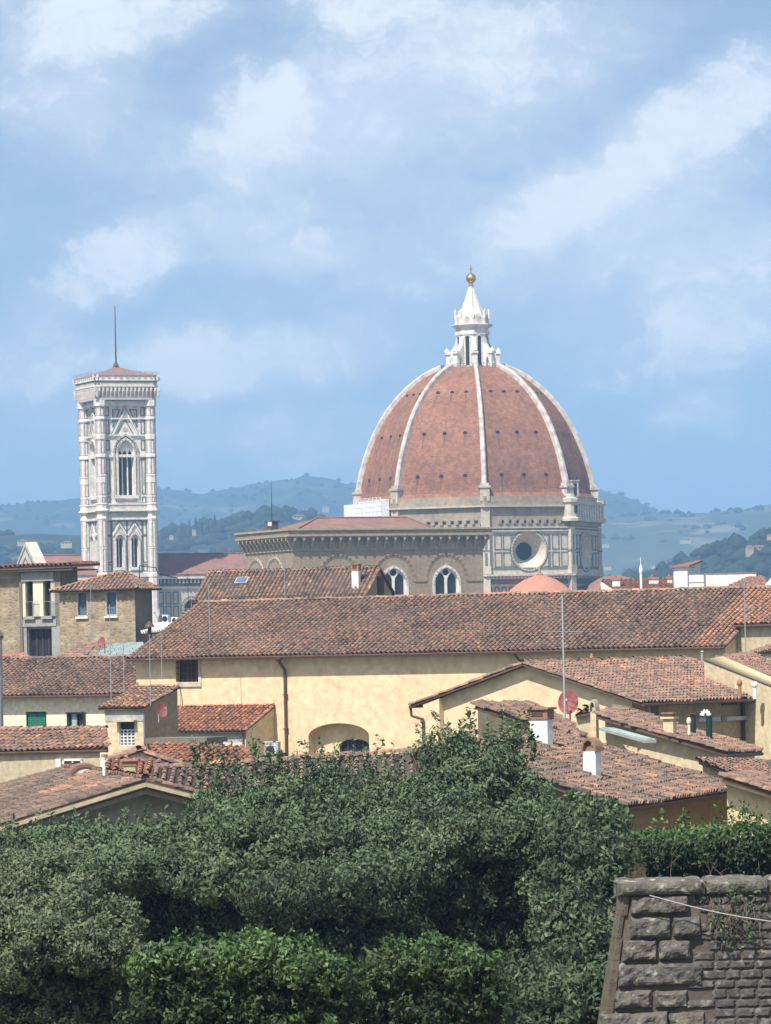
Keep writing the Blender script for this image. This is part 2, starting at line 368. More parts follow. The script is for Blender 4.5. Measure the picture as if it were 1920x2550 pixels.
def obj(name, mb, mat=None, parent=None, smooth=False, base=None):
    mats = list(mb.mats)
    if not mats: mats = [mat]
    return put(name, mb.v, mb.f, mats, mb.m, mb.t, parent, smooth, base)
def tag(o, label, cat, group=None, kind=None):
    if label: o['label'] = label
    if cat: o['category'] = cat
    if group: o['group'] = group
    if kind: o['kind'] = kind
    return o
def thing(name, label, cat, loc, group=None):
    o = bpy.data.objects.new(name, None); COL.objects.link(o); o.location = loc
    o.empty_display_size = 0.5
    WORLD_LOC[o.name] = Vector(loc)
    return tag(o, label, cat, group)

class Face:
    "a vertical plane: s runs along it (to the right seen from outside), z is world height, o is metres out of it"
    def __init__(s, A, yaw):
        s.A = Vector((A[0], A[1], 0)); s.u = Vector((math.cos(yaw), math.sin(yaw), 0)); s.n = Vector((math.sin(yaw), -math.cos(yaw), 0)); s.yaw = yaw
    def p(s, a, z, o=0.0): return s.A + s.u*a + s.n*o + Vector((0, 0, z))
    def s_at(s, px, z=20.0): return along(s.A + Vector((0, 0, z)), s.u, px)
    def z_at(s, a, py): q = s.p(a, 0); return zat(q.x, q.y, py)
    def sz(s, px, py):
        z = 20.0
        for _ in range(4):
            a = s.s_at(px, z); z = s.z_at(a, py)
        return a, z
def fbox(mb, F, s0, s1, z0, z1, o0, o1, mat=None, tint=0.5):
    b = [F.p(s0, z0, o0), F.p(s1, z0, o0), F.p(s1, z0, o1), F.p(s0, z0, o1)]
    t = [F.p(s0, z1, o0), F.p(s1, z1, o0), F.p(s1, z1, o1), F.p(s0, z1, o1)]
    mb.hexa(b, t, mat, tint)
def fprism(mb, F, poly, o0, o1, mat=None, tint=0.5):
    mb.hexa([F.p(a, z, o0) for a, z in poly], [F.p(a, z, o1) for a, z in poly], mat, tint)
def fstrip(mb, F, pts, w, o0, o1, mat=None, closed=False):
    "a flat moulding of width w following points (s, z)"
    k = list(pts) + ([pts[0]] if closed else [])
    for (a, b) in zip(k[:-1], k[1:]):
        dx, dz = b[0]-a[0], b[1]-a[1]; l = math.hypot(dx, dz) or 1
        nx, nz = -dz/l*w/2, dx/l*w/2; ex, ez = dx/l*w/2*0.96, dz/l*w/2*0.96
        fprism(mb, F, [(a[0]-ex-nx, a[1]-ez-nz), (b[0]+ex-nx, b[1]+ez-nz), (b[0]+ex+nx, b[1]+ez+nz), (a[0]-ex+nx, a[1]-ez+nz)], o0, o1, mat)
def fwall(mb, F, outer, holes=(), depth=0.3, mat=None, o=0.0, revmat=None):
    "wall skin with real openings and their reveals"
    loops = [outer] + list(holes)
    flat = [q for l in loops for q in l]
    tris = tessellate_polygon([[Vector((a, z, 0)) for a, z in l] for l in loops])
    mb.add([F.p(a, z, o) for a, z in flat], [tuple(t) for t in tris], mat)
    for h in holes:
        n = len(h)
        mb.add([F.p(a, z, o) for a, z in h] + [F.p(a, z, o-depth) for a, z in h], [(i, (i+1) % n, n+(i+1) % n, n+i) for i in range(n)], revmat or mat)
def fpane(mb, F, poly, o, mat=None):
    mb.add([F.p(a, z, o) for a, z in poly], [tuple(range(len(poly)))], mat)
def rect(s0, s1, z0, z1): return [(s0, z0), (s1, z0), (s1, z1), (s0, z1)]
def round_arch(s0, s1, z0, zs, n=10, rise=None):
    c = (s0+s1)/2; r = (s1-s0)/2; k = r if rise is None else rise
    return [(s0, z0), (s1, z0)] + [(c+r*math.cos(math.pi*i/n), zs+k*math.sin(math.pi*i/n)) for i in range(n+1)]
def pointed_arch(s0, s1, z0, zs, h, n=6):
    c = (s0+s1)/2; r = (s1-s0)/2
    R2 = (r*r+h*h)/(2*r)
    right = []
    for i in range(n+1):
        z = h*i/n; x = math.sqrt(max(0, R2*R2-z*z))-(R2-r)
        right.append((c+x, zs+z))
    left = [(2*c-a, z) for a, z in right[::-1]][1:]
    return [(s0, z0), (s1, z0)] + right + left
def circle(c, z, r, n=28): return [(c+r*math.cos(2*math.pi*i/n), z+r*math.sin(2*math.pi*i/n)) for i in range(n)]

# ------------------------------------------------------------------ tiled roofs
class Tiles:
    "roof planes covered with individual barrel tiles over a slab, gathered into one mesh"
    def __init__(s, mat='old_tile', under='wood_brown', pitch=0.30, expo=0.36):
        s.V = []; s.Q = []; s.T = []; s.M = []; s.n = 0
        s.mats = [mat, under]; s.pitch = pitch; s.expo = expo
        s.extra = None
    def quads(s, V, Q, T, M):
        s.V.append(V); s.Q.append(Q+s.n); s.T.append(T); s.M.append(M); s.n += len(V)
    def plane(s, pts, thick=0.10, bias=0.0, spread=0.13, patch=None, nseg=4):
        "pts: planar polygon, the first two points are its eave from left to right"
        pts = [Vector(p) for p in pts]
        O = pts[0]; u = (pts[1]-pts[0]).normalized(); n = u.cross(pts[2]-pts[0]).normalized()
        if n.z < 0: n = -n
        v = n.cross(u).normalized()
        if v.dot(pts[2]-pts[0]) < 0: v = -v
        uv = [((p-O).dot(u), (p-O).dot(v)) for p in pts]
        # slab (as quads/triangles fan kept in the same mesh)
        m = len(pts)
        top = np.array([O+u*a+v*b for a, b in uv]); bot = top - np.array(n)*thick
        V = np.concatenate([top, bot]); Q = []
        for i in range(m): Q.append([i, (i+1) % m, m+(i+1) % m, m+i])
        if m == 4: Q += [[0, 1, 2, 3], [7, 6, 5, 4]]
        else:
            for i in range(1, m-1): Q += [[0, i, i+1, i+1], [m, m+i+1, m+i, m+i]]
        Q = np.array(Q)
        M = np.ones(len(Q), int); M[m] = 0
        if m != 4: M[m::2] = 0
        s.quads(V, Q, np.full(len(Q), 0.02+bias*0.3), M)
        us = [a for a, b in uv]; vv = [b for a, b in uv]
        nc = int((max(us)-min(us))/s.pitch); nr = int((max(vv)-min(vv))/s.expo)+1
        pu = (max(us)-min(us))/max(nc, 1)
        gi, gj = np.meshgrid(np.arange(nc), np.arange(nr), indexing='ij')
        gu = min(us)+(gi.ravel()+0.5)*pu; gv = min(vv)+gj.ravel()*s.expo-0.05
        cu = gu; cv = gv+s.expo*0.5
        inside = np.zeros(len(cu), bool); j = m-1
        for i in range(m):
            xi, yi = uv[i]; xj, yj = uv[j]
            c = ((yi > cv) != (yj > cv)) & (cu < (xj-xi)*(cv-yi)/((yj-yi) or 1e-9)+xi)
            inside ^= c; j = i
        gu = gu[inside]; gv = gv[inside]; k = len(gu)
        if not k: return
        gu = gu + rng.normal(0, 0.010, k); gv = gv + rng.normal(0, 0.018, k)
        r0 = s.pitch*0.33*(1+rng.normal(0, 0.05, k)); skew = rng.normal(0, 0.02, k); lift = rng.normal(0, 0.006, k)+0.03*np.sin(gu*0.55+pts[0].x)*np.sin(gv*0.9+pts[0].z)+0.02*np.sin(gu*1.3+gv*0.7)
        ph = np.linspace(0, math.pi, nseg+1)
        Lh = s.expo*1.22
        cols = []
        for (vv0, rs, hh) in ((0.0, 1.0, 0.035), (Lh, 0.80, 0.012)):
            for a in ph:
                U = gu + skew*vv0 + r0*rs*math.cos(a); W = gv+vv0; H = hh+lift+r0*rs*1.15*math.sin(a)
                cols.append(np.outer(U, np.array(u))+np.outer(W, np.array(v))+np.outer(H, np.array(n))+np.array(O))
        K = 2*(nseg+1)
        V = np.stack(cols, 1).reshape(-1, 3)
        q = np.array([[i, i+1, nseg+2+i, nseg+1+i] for i in range(nseg)])
        Q = (q[None, :, :]+(np.arange(k)*K)[:, None, None]).reshape(-1, 4)
        t = np.clip(0.46+bias+rng.normal(0, spread, k), 0, 1)
        if patch is not None:
            pos = np.outer(gu, np.array(u))+np.outer(gv, np.array(v))+np.array(O)
            t = np.clip(t+patch(pos), 0, 1)
        s.quads(V, Q, np.repeat(t, nseg), np.zeros(len(Q), int))
    def ridge(s, A, B, r=0.13, bias=0.0, step=0.42):
        A = Vector(A); B = Vector(B); d = (B-A); L = d.length; d.normalize()
        e = d.cross(Vector((0, 0, 1))).normalized(); up = e.cross(d).normalized()
        for i in range(max(1, int(L/step))):
            a = A+d*(i*step); b = a+d*(step*1.12); jj = random.gauss(0, 0.012)
            V = []
            for (q, rr, h) in ((a, r, 0.02), (b, r*0.86, 0.0)):
                for k in range(6):
                    an = math.pi*k/5
                    V.append(q+e*(math.cos(an)*rr)+up*(math.sin(an)*rr*0.9+h-0.02+jj))
            Q = np.array([[k, k+1, 7+k, 6+k] for k in range(5)])
            s.quads(np.array(V), Q, np.full(5, min(1, max(0, 0.52+bias+random.gauss(0, 0.2)))), np.zeros(5, int))
    def build(s, name, parent, mat=None):
        if mat: s.mats[0] = mat
        Q = np.concatenate(s.Q)
        V = np.concatenate(s.V); T = np.concatenate(s.T); M = np.concatenate(s.M)
        # triangles were stored with a repeated corner: split them off
        tri = Q[:, 2] == Q[:, 3]
        if tri.any():
            faces = [tuple(q[:3]) if t else tuple(q) for q, t in zip(Q.tolist(), tri)]
            return put(name, V, faces, s.mats, M, T, parent)
        return put(name, V, Q, s.mats, M, T, parent)
# ------------------------------------------------------------------ ground, hills, haze
def lerp_table(tab, x):
    for (a, b) in zip(tab[:-1], tab[1:]):
        if x <= b[0]:
            t = 0 if b[0] == a[0] else (x-a[0])/(b[0]-a[0])
            return a[1]+(b[1]-a[1])*max(0, min(1, t))
    return tab[-1][1]
GROUND = [(-80, 19.3), (18, 19.3), (45, 15.3), (65, 14.9), (80, 13.7), (95, 13.0), (130, 9.6), (200, 7.0), (420, 3.0), (900, 0), (1500, 0), (30000, 0)]
weathered('city_ground', (0.16,0.14,0.11), (0.08,0.10,0.05), 0.05, 0.95, 0.0, 0.5)
weathered('hill_green', (0.024,0.038,0.02), (0.04,0.055,0.028), 0.006, 0.95, 0.0, 0.05, third=(0.13,0.13,0.08))
weathered('hill_dark', (0.014,0.024,0.012), (0.026,0.038,0.02), 0.006, 0.95, 0.0, 0.05, third=(0.09,0.09,0.06))
weathered('hill_fields', (0.04,0.058,0.03), (0.075,0.09,0.05), 0.004, 0.95, 0.0, 0.03, third=(0.20,0.19,0.12))
ramped('wood_green', [(0,(0.008,0.014,0.008)),(0.5,(0.014,0.024,0.012)),(1,(0.028,0.040,0.020))], 0.9, 0.02, 0.2)
def build_ground():
    ys = [-80, -20, 0, 18, 25, 35, 45, 55, 65, 72, 80, 87, 95, 105, 118, 130, 165, 200, 300, 420, 650, 900, 1500, 2500, 4000, 7000, 12000]
    xs = [-9000, -3000, -1000, -400, -200, -100, -60, -30, -15, 0, 15, 30, 60, 100, 200, 400, 1000, 3000, 9000]
    V = [(x, y, lerp_table(GROUND, y)) for y in ys for x in xs]; n = len(xs)
    Q = [(j*n+i, j*n+i+1, (j+1)*n+i+1, (j+1)*n+i) for j in range(len(ys)-1) for i in range(n-1)]
    tag(put('ground', V, Q, ['city_ground'], None, None, base=(0, 0, 0)), None, None, kind='structure')
build_ground()
def hill(name, prof, D, depth, mat, back=900, seed=0, nx=150, ny=26, rough=1.0):
    x0, x1 = prof[0][0], prof[-1][0]
    V = []
    for j in range(ny+5):
        t = j/ny
        for i in range(nx+1):
            px = x0+(x1-x0)*i/nx
            r = P(px, lerp_table(prof, px), D)
            if t <= 1:
                y = D-depth*(1-t); s = t*t*(3-2*t)*0.5+t*0.5
                z = -3+(r.z+3)*s
            else:
                y = D+back*(t-1)*5; z = r.z*(1-(t-1)*1.5)-3*(t-1)
            x = r.x
            h = mnoise.fractal(Vector((x*0.004+seed, y*0.004, seed*1.7)), 1.0, 2.0, 5)
            amp = rough*r.z*0.16*math.sin(math.pi*min(1, t)) + (0.9 if t == 1 else 0)
            V.append((x, y, z+h*amp))
    n = nx+1
    Q = np.array([(j*n+i, j*n+i+1, (j+1)*n+i+1, (j+1)*n+i) for j in range(ny+4) for i in range(nx)])
    o = put(name, V, Q, [mat], None, None, smooth=True)
    tag(o, None, None, kind='structure')
    return np.array(V).reshape(ny+5, n, 3)
H_far = hill('far_hills', [(-900,1290),(-300,1275),(0,1260),(90,1252),(195,1243),(300,1232),(400,1221),(450,1220),(500,1232),(545,1222),(620,1212),(665,1203),(700,1193),(735,1197),(752,1184),(790,1188),(830,1192),(860,1206),(900,1199),(940,1205),(1100,1190),(1300,1190),(1420,1205),(1483,1222),(1530,1236),(1570,1252),(1605,1268),(1640,1279),(1700,1290),(1900,1320),(2400,1350)], 8000, 3600, 'hill_green', seed=3)
H_rf = hill('field_hills', [(1000,1400),(1150,1340),(1300,1305),(1490,1291),(1560,1285),(1640,1278),(1700,1280),(1760,1277),(1840,1270),(1920,1256),(2200,1225),(2800,1230)], 6000, 2800, 'hill_fields', seed=8)
H_ml = hill('wooded_hill', [(-700,1370),(-200,1350),(0,1334),(100,1330),(200,1334),(330,1350),(400,1336),(450,1322),(520,1310),(580,1294),(640,1280),(690,1268),(720,1270),(760,1281),(800,1295),(850,1315),(950,1350),(1100,1400),(1250,1440)], 3500, 1200, 'hill_dark', back=300, seed=5)
H_rn = hill('dark_hill', [(1380,1480),(1500,1458),(1600,1440),(1633,1430),(1665,1416),(1712,1396),(1744,1382),(1778,1370),(1820,1360),(1850,1356),(1876,1345),(1902,1331),(1930,1318),(2100,1280),(2500,1260)], 2600, 800, 'hill_dark', back=300, seed=11)
def blob_tree_mesh(V, Q, T, c, r, h, shape=0):
    k = len(V); nu, nv = 7, 5
    for j in range(nv+1):
        f = j/nv
        w = math.sin(math.pi*min(0.98, f*0.92+0.06)) if shape == 0 else (1-f)**0.7*min(1, f*6+0.25)
        for i in range(nu):
            a = 2*math.pi*i/nu; q = w*r*random.uniform(0.72, 1.2)
            V.append((c[0]+q*math.cos(a), c[1]+q*math.sin(a), c[2]+h*f*random.uniform(0.95, 1.05)))
    for j in range(nv):
        for i in range(nu): Q.append((k+j*nu+i, k+j*nu+(i+1) % nu, k+(j+1)*nu+(i+1) % nu, k+(j+1)*nu+i))
    t = random.random()
    T.extend([min(1, max(0, t+random.gauss(0, 0.1))) for _ in range(nu*nv)])
def woods(name, H, count, jmin, rmin, rmax, seed, thr, label):
    random.seed(seed)
    V = []; Q = []; T = []
    ny, nx = H.shape[0]-5, H.shape[1]-1
    while count > 0:
        i = random.random()*nx; j = jmin+random.random()*(ny+0.7-jmin)
        p = H[min(int(j), ny), min(int(i), nx)]*(1-(j % 1))+H[min(int(j)+1, ny+1), min(int(i), nx)]*(j % 1)
        q = H[min(int(j), ny), min(int(i)+1, nx)]
        p = np.array([p[0]+(q[0]-p[0])*(i % 1), p[1]+random.uniform(-20, 20), p[2]])
        if mnoise.noise(Vector((p[0]*0.006, p[1]*0.006, seed))) < thr: count -= 0.5; continue
        r = random.uniform(rmin, rmax)
        blob_tree_mesh(V, Q, T, (p[0], p[1], p[2]-r*0.4), r, r*random.uniform(1.1, 1.8), 0 if random.random() < 0.97 else 1)
        count -= 1
    tag(put(name, V, np.array(Q), ['wood_green'], None, T), label, 'woods', kind='stuff')
woods('woods', H_ml, 2200, 6, 3, 6.5, 21, -0.12, 'dark woods covering the low hill with the cypress row')
woods('woods', H_rn, 1400, 6, 3.2, 6.5, 22, -0.25, 'dark woods covering the steep hill behind the white roof house')
woods('woods', H_far, 2200, 8, 3, 6, 23, 0.0, 'hazy woods scattered over the long blue ridge')
woods('woods', H_rf, 1500, 6, 3, 6, 24, 0.02, 'hazy woods between the pale fields of the far slope')
def cypress(px, py_base, h_px, d, label):
    b = P(px, py_base, d); h = h_px/FPX*d
    t = thing('cypress_tree', label, 'tree', b, 'cypresses in a row on the wooded hill')
    V = []; Q = []; T = []
    blob_tree_mesh(V, Q, T, (b.x, b.y, b.z+h*0.08), h*0.17, h*0.95, 1)
    put('crown', V, np.array(Q), ['wood_green'], None, T, t)
    mb = MB(); mb.tube(b-Vector((0, 0, 4)), b+Vector((0, 0, h*0.2)), h*0.02, n=5, mat='bark'); obj('trunk', mb, None, t)
random.seed(4)
for px, pb, h, lb in [(429,1336,26,'small cypress at the low end of the row, close to the bell tower'),(452,1332,34,'broad cypress second from the bell tower in the hilltop row'),(472,1330,36,'cypress beside the broad one in the hilltop row'),(488,1329,42,'tallest narrow cypress in the middle of the hilltop row'),(502,1328,36,'narrow cypress just past the tallest one in the hilltop row'),(517,1327,36,'cypress standing apart before the last one of the row'),(535,1324,42,'dark wide cypress at the upper end of the row')]:
    cypress(px, pb, h, 3300, lb)
def villa(px, py, wpx, hpx, d, yaw, label, roofmat='far_tile', wallmat='beige_plaster'):
    b = P(px, py, d); w = wpx/FPX*d; h = hpx/FPX*d*0.62; dp = w*0.55
    t = thing('villa', label, 'house', b, 'villas on the far hills')
    F = Face((b.x-w/2*math.cos(yaw), b.y-w/2*math.sin(yaw)), yaw)
    m = MB(); fbox(m, F, 0, w, b.z-h*1.5, b.z+h, -dp, 0, wallmat)
    obj('wall', m, None, t)
    m = MB(); e = w*0.04
    m.add([F.p(-e, b.z+h, e), F.p(w+e, b.z+h, e), F.p(w+e, b.z+h, -dp-e), F.p(-e, b.z+h, -dp-e), F.p(w*.25, b.z+h*1.45, -dp/2), F.p(w*.75, b.z+h*1.45, -dp/2)],
          [(0, 1, 5, 4), (1, 2, 5), (2, 3, 4, 5), (3, 0, 4), (3, 2, 1, 0)], roofmat)
    obj('roof', m, None, t)
    for k in range(3):
        m = MB(); fbox(m, F, w*(0.15+0.28*k), w*(0.27+0.28*k), b.z+h*0.35, b.z+h*0.7, 0, 0.06, 'dark_glass'); obj('window', m, None, t)
villa(745,1291,34,11,3340,0.2,'long pale villa on top of the wooded hill above the battlemented hall')
villa(427,1338,10,7,3100,0.1,'tiny white house below the cypress row near the bell tower')
villa(484,1326,9,9,3050,0.3,'small white house on the terrace under the tallest cypress')
villa(812,1268,16,9,5200,0.2,'small white farmhouse low on the blue ridge beside the wrapped scaffold')
villa(55,1352,24,9,3000,0.1,'white villa among dark woods above the concrete block')
villa(165,1356,28,10,3000,-0.1,'pale villa among dark woods close to the bell tower')
villa(1868,1372,18,16,2450,0.2,'pink villa on the dark wooded hillside')
villa(1893,1370,34,14,2480,0.1,'long pink villa joined by trees on the dark wooded hillside')
villa(1917,1338,12,8,2520,0.1,'white house high on the dark wooded hillside')
villa(1708,1347,26,8,4600,0.1,'white farmhouse on the middle of the pale field slope')
villa(1507,1358,20,7,4400,0.1,'white house on the slope just beside the drum')
villa(1510,1413,26,8,3900,0.1,'long white house at the foot of the slope beside the drum')
villa(1626,1411,12,6,3900,0.1,'white cottage just behind the white spire')
def build_haze():
    m = bpy.data.materials.new('haze'); m.use_nodes = True; nt = m.node_tree; N = nt.nodes
    N.remove(N['Principled BSDF'])
    pv = N.new('ShaderNodeVolumePrincipled'); nt.links.new(pv.outputs[0], N['Material Output'].inputs['Volume'])
    pv.inputs['Color'].default_value = HAZE_COL; pv.inputs['Density'].default_value = HAZE_D
    pv.inputs['Anisotropy'].default_value = -0.1
    MATS['haze'] = m
    mb = MB(); x, y0, y1, z0, z1 = 9500, -120, 12100, -45, 352
    mb.hexa([(-x, y0, z0), (x, y0, z0), (x, y1, z0), (-x, y1, z0)], [(-x, y0, z1), (x, y0, z1), (x, y1, z1), (-x, y1, z1)], 'haze')
    tag(obj('haze', mb), 'thin blue summer haze over the city and hills', 'haze', kind='stuff')
HAZE_COL = (0.30, 0.545, 0.86, 1)
HAZE_D = 1.85e-4
build_haze()

# ------------------------------------------------------------------ cathedral
m_, nt_, N_, L_, b_ = newmat('dome_brick')
def dome_material():
    nt, N, L, b = nt_, N_, L_, b_
    geo = N.new('ShaderNodeNewGeometry')
    def nz(scale, detail, sc=(1,1,1), rough=0.6):
        mp = N.new('ShaderNodeMapping'); L.new(geo.outputs['Position'], mp.inputs[0]); mp.inputs['Scale'].default_value = sc
        n = N.new('ShaderNodeTexNoise'); n.inputs['Scale'].default_value = scale; n.inputs['Detail'].default_value = detail; n.inputs['Roughness'].default_value = rough
        L.new(mp.outputs[0], n.inputs['Vector']); return n
    n1 = nz(0.16, 8); n2 = nz(0.9, 5); n3 = nz(0.55, 4, (1, 1, 0.05)); n4 = nz(2.4, 3, (0.6, 0.6, 2.0))
    cr = N.new('ShaderNodeValToRGB'); L.new(n1.outputs['Fac'], cr.inputs[0])
    e = cr.color_ramp.elements; e[0].position = 0.33; e[0].color = (0.212, 0.104, 0.067, 1); e[1].position = 0.68; e[1].color = (0.282, 0.144, 0.092, 1)
    k = e.new(0.5); k.color = (0.25, 0.124, 0.079, 1)
    last = cr.outputs[0]
    for n, lo, hi in ((n2, 0.72, 1.22), (n4, 0.78, 1.2)):
        mr = N.new('ShaderNodeMapRange'); L.new(n.outputs['Fac'], mr.inputs[0]); mr.inputs[1].default_value = 0.3; mr.inputs[2].default_value = 0.7; mr.inputs[3].default_value = lo; mr.inputs[4].default_value = hi
        mm = N.new('ShaderNodeMix'); mm.data_type = 'RGBA'; mm.blend_type = 'MULTIPLY'; mm.inputs[0].default_value = 1
        L.new(last, mm.inputs[6]); L.new(mr.outputs[0], mm.inputs[7]); last = mm.outputs[2]
    mr = N.new('ShaderNodeMapRange'); L.new(n3.outputs['Fac'], mr.inputs[0]); mr.inputs[1].default_value = 0.56; mr.inputs[2].default_value = 0.78; mr.inputs[4].default_value = 0.55
    mm = N.new('ShaderNodeMix'); mm.data_type = 'RGBA'; L.new(mr.outputs[0], mm.inputs[0]); L.new(last, mm.inputs[6]); mm.inputs[7].default_value = (0.13, 0.085, 0.07, 1)
    L.new(mm.outputs[2], b.inputs['Base Color']); b.inputs['Roughness'].default_value = 0.9; b.inputs['Specular IOR Level'].default_value = 0.15
    bp = N.new('ShaderNodeBump'); bp.inputs['Strength'].default_value = 0.7; bp.inputs['Distance'].default_value = 0.15
    L.new(n4.outputs['Fac'], bp.inputs['Height']); L.new(bp.outputs[0], b.inputs['Normal'])
dome_material()

A_D = R_(25.5)
DC = P(1184.5, 1228, 1010); DC = Vector((DC.x, DC.y, 0))
zc = lambda py: zat(DC.x, DC.y, py)
cathedral = thing('cathedral', 'great domed cathedral of white and green marble with a ribbed red brick dome', 'cathedral', (DC.x, DC.y, 0))
z0 = zc(1228)
PROF = [(28.0,-1.9),(27.15,-0.8),(26.95,0),(26.5,2.6),(25.9,5.0),(25.1,7.8),(24.1,10.5),(22.95,13.2),(21.6,15.9),(20.3,18.0),(18.9,19.9),(17.3,21.8),(15.4,23.7),(13.4,25.4),(11.2,26.95),(9.3,27.95),(7.2,28.9)]
def dirv(th): return Vector((math.sin(th), -math.cos(th), 0))
def lat(th): return Vector((math.cos(th), math.sin(th), 0))
TH0 = R_(3.0)
def prof_at(h):
    for (r0, h0), (r1, h1) in zip(PROF[:-1], PROF[1:]):
        if h <= h1: t = (h-h0)/(h1-h0); return r0+(r1-r0)*t
    return PROF[-1][0]
def build_dome():
    mb = MB()
    for k in range(8):
        ta, tb = TH0+k*math.pi/4, TH0+(k+1)*math.pi/4
        V = []
        for r, h in PROF:
            a = DC+dirv(ta)*r; b = DC+dirv(tb)*r
            for i in range(5): q = a.lerp(b, i/4); V.append((q.x, q.y, z0+h))
        mb.add(V, [(j*5+i, j*5+i+1, (j+1)*5+i+1, (j+1)*5+i) for j in range(len(PROF)-1) for i in range(4)], 'dome_brick')
    dome = obj('dome', mb, None, cathedral)
    rows = [(zc(986.6)-z0, 0.265), (zc(1089.6)-z0, 0.275), (zc(1194.6)-z0, 0.28)]
    src = None
    for k in range(8):
        tm = TH0+(k+0.5)*math.pi/4
        F = Face((DC.x, DC.y), tm)
        for h, off in rows:
            r = prof_at(h); ap = r*math.cos(math.pi/8); wd = 2*r*math.sin(math.pi/8)
            for s in (-1, 0, 1):
                m = MB(); c = s*off*wd
                fprism(m, F, circle(c, z0+h, 0.5, 10), ap-0.4, ap+0.10, 'dark_glass')
                hs = [h-0.3-0.75*q for q in range(6)]; V = []
                ln = random.uniform(0.5, 1.0)
                for q, hh in enumerate(hs):
                    hh = h-0.3-(0.3+3.4*ln)*q/5; rr = prof_at(hh)*math.cos(math.pi/8)+0.04; wv = 0.2*(1-q/5.6)
                    V += [F.p(c*prof_at(hh)/r-wv, z0+hh, rr), F.p(c*prof_at(hh)/r+wv, z0+hh, rr)]
                m.add(V, [(2*q, 2*q+1, 2*q+3, 2*q+2) for q in range(5)], 'dome_stain')
                obj('dome_window', m, None, dome)
    m = MB(); F = Face((DC.x, DC.y), TH0+math.pi/8); ap = 26.9*math.cos(math.pi/8)
    a, zz = F.sz(1303, 1246)
    fbox(m, F, a-0.9, a+0.9, z0-1.9, z0+1.6, ap-1.5, ap+0.9, 'rib_marble'); fbox(m, F, a-0.4, a+0.4, z0-1.7, z0+1.1, ap+0.86, ap+0.95, 'dark_glass')
    fbox(m, F, a-1.05, a+1.05, z0+1.6, z0+1.85, ap-1.5, ap+1.1, 'rib_marble')
    obj('dormer', m, None, dome)
    for k in range(8):
        th = TH0+k*math.pi/4; e = dirv(th); l = lat(th); m = MB()
        rows_ = []
        for j in range(2, len(PROF)):
            r, h = PROF[j]
            (ra, ha), (rb, hb) = PROF[j-1], PROF[min(j+1, len(PROF)-1)]
            t = Vector((rb-ra, hb-ha)).normalized(); nr, nh = t.y, -t.x
            w = 0.62-0.2*(j/len(PROF))
            c = DC+Vector((0, 0, z0))
            P0 = lambda o: c+e*(r+nr*o)+Vector((0, 0, h+nh*o))
            rows_.append([P0(-0.7)-l*w, P0(0.65)-l*w, P0(0.95)-l*(w*0.55), P0(0.95)+l*(w*0.55), P0(0.65)+l*w, P0(-0.7)+l*w])
        V = [q for r_ in rows_ for q in r_]; n = 6
        m.add(V, [(j*n+i, j*n+(i+1) % n, (j+1)*n+(i+1) % n, (j+1)*n+i) for j in range(len(rows_)-1) for i in range(n)], 'rib_marble')
        F = Face((DC.x, DC.y), th)
        zb, zm, zt = zc(1258), zc(1226), zc(1214)
        pm = 'rib_marble' if k in (1, 2) else 'pale_stone'
        fbox(m, F, -1.05, 1.05, zb, zm, 24.5, 28.25, pm); fbox(m, F, -1.3, 1.3, zm, zm+0.5, 24.5, 28.5, pm); fbox(m, F, -0.95, 0.95, zm+0.5, zt, 24.5, 27.95, pm)
        obj('rib', m, None, dome)
build_dome()

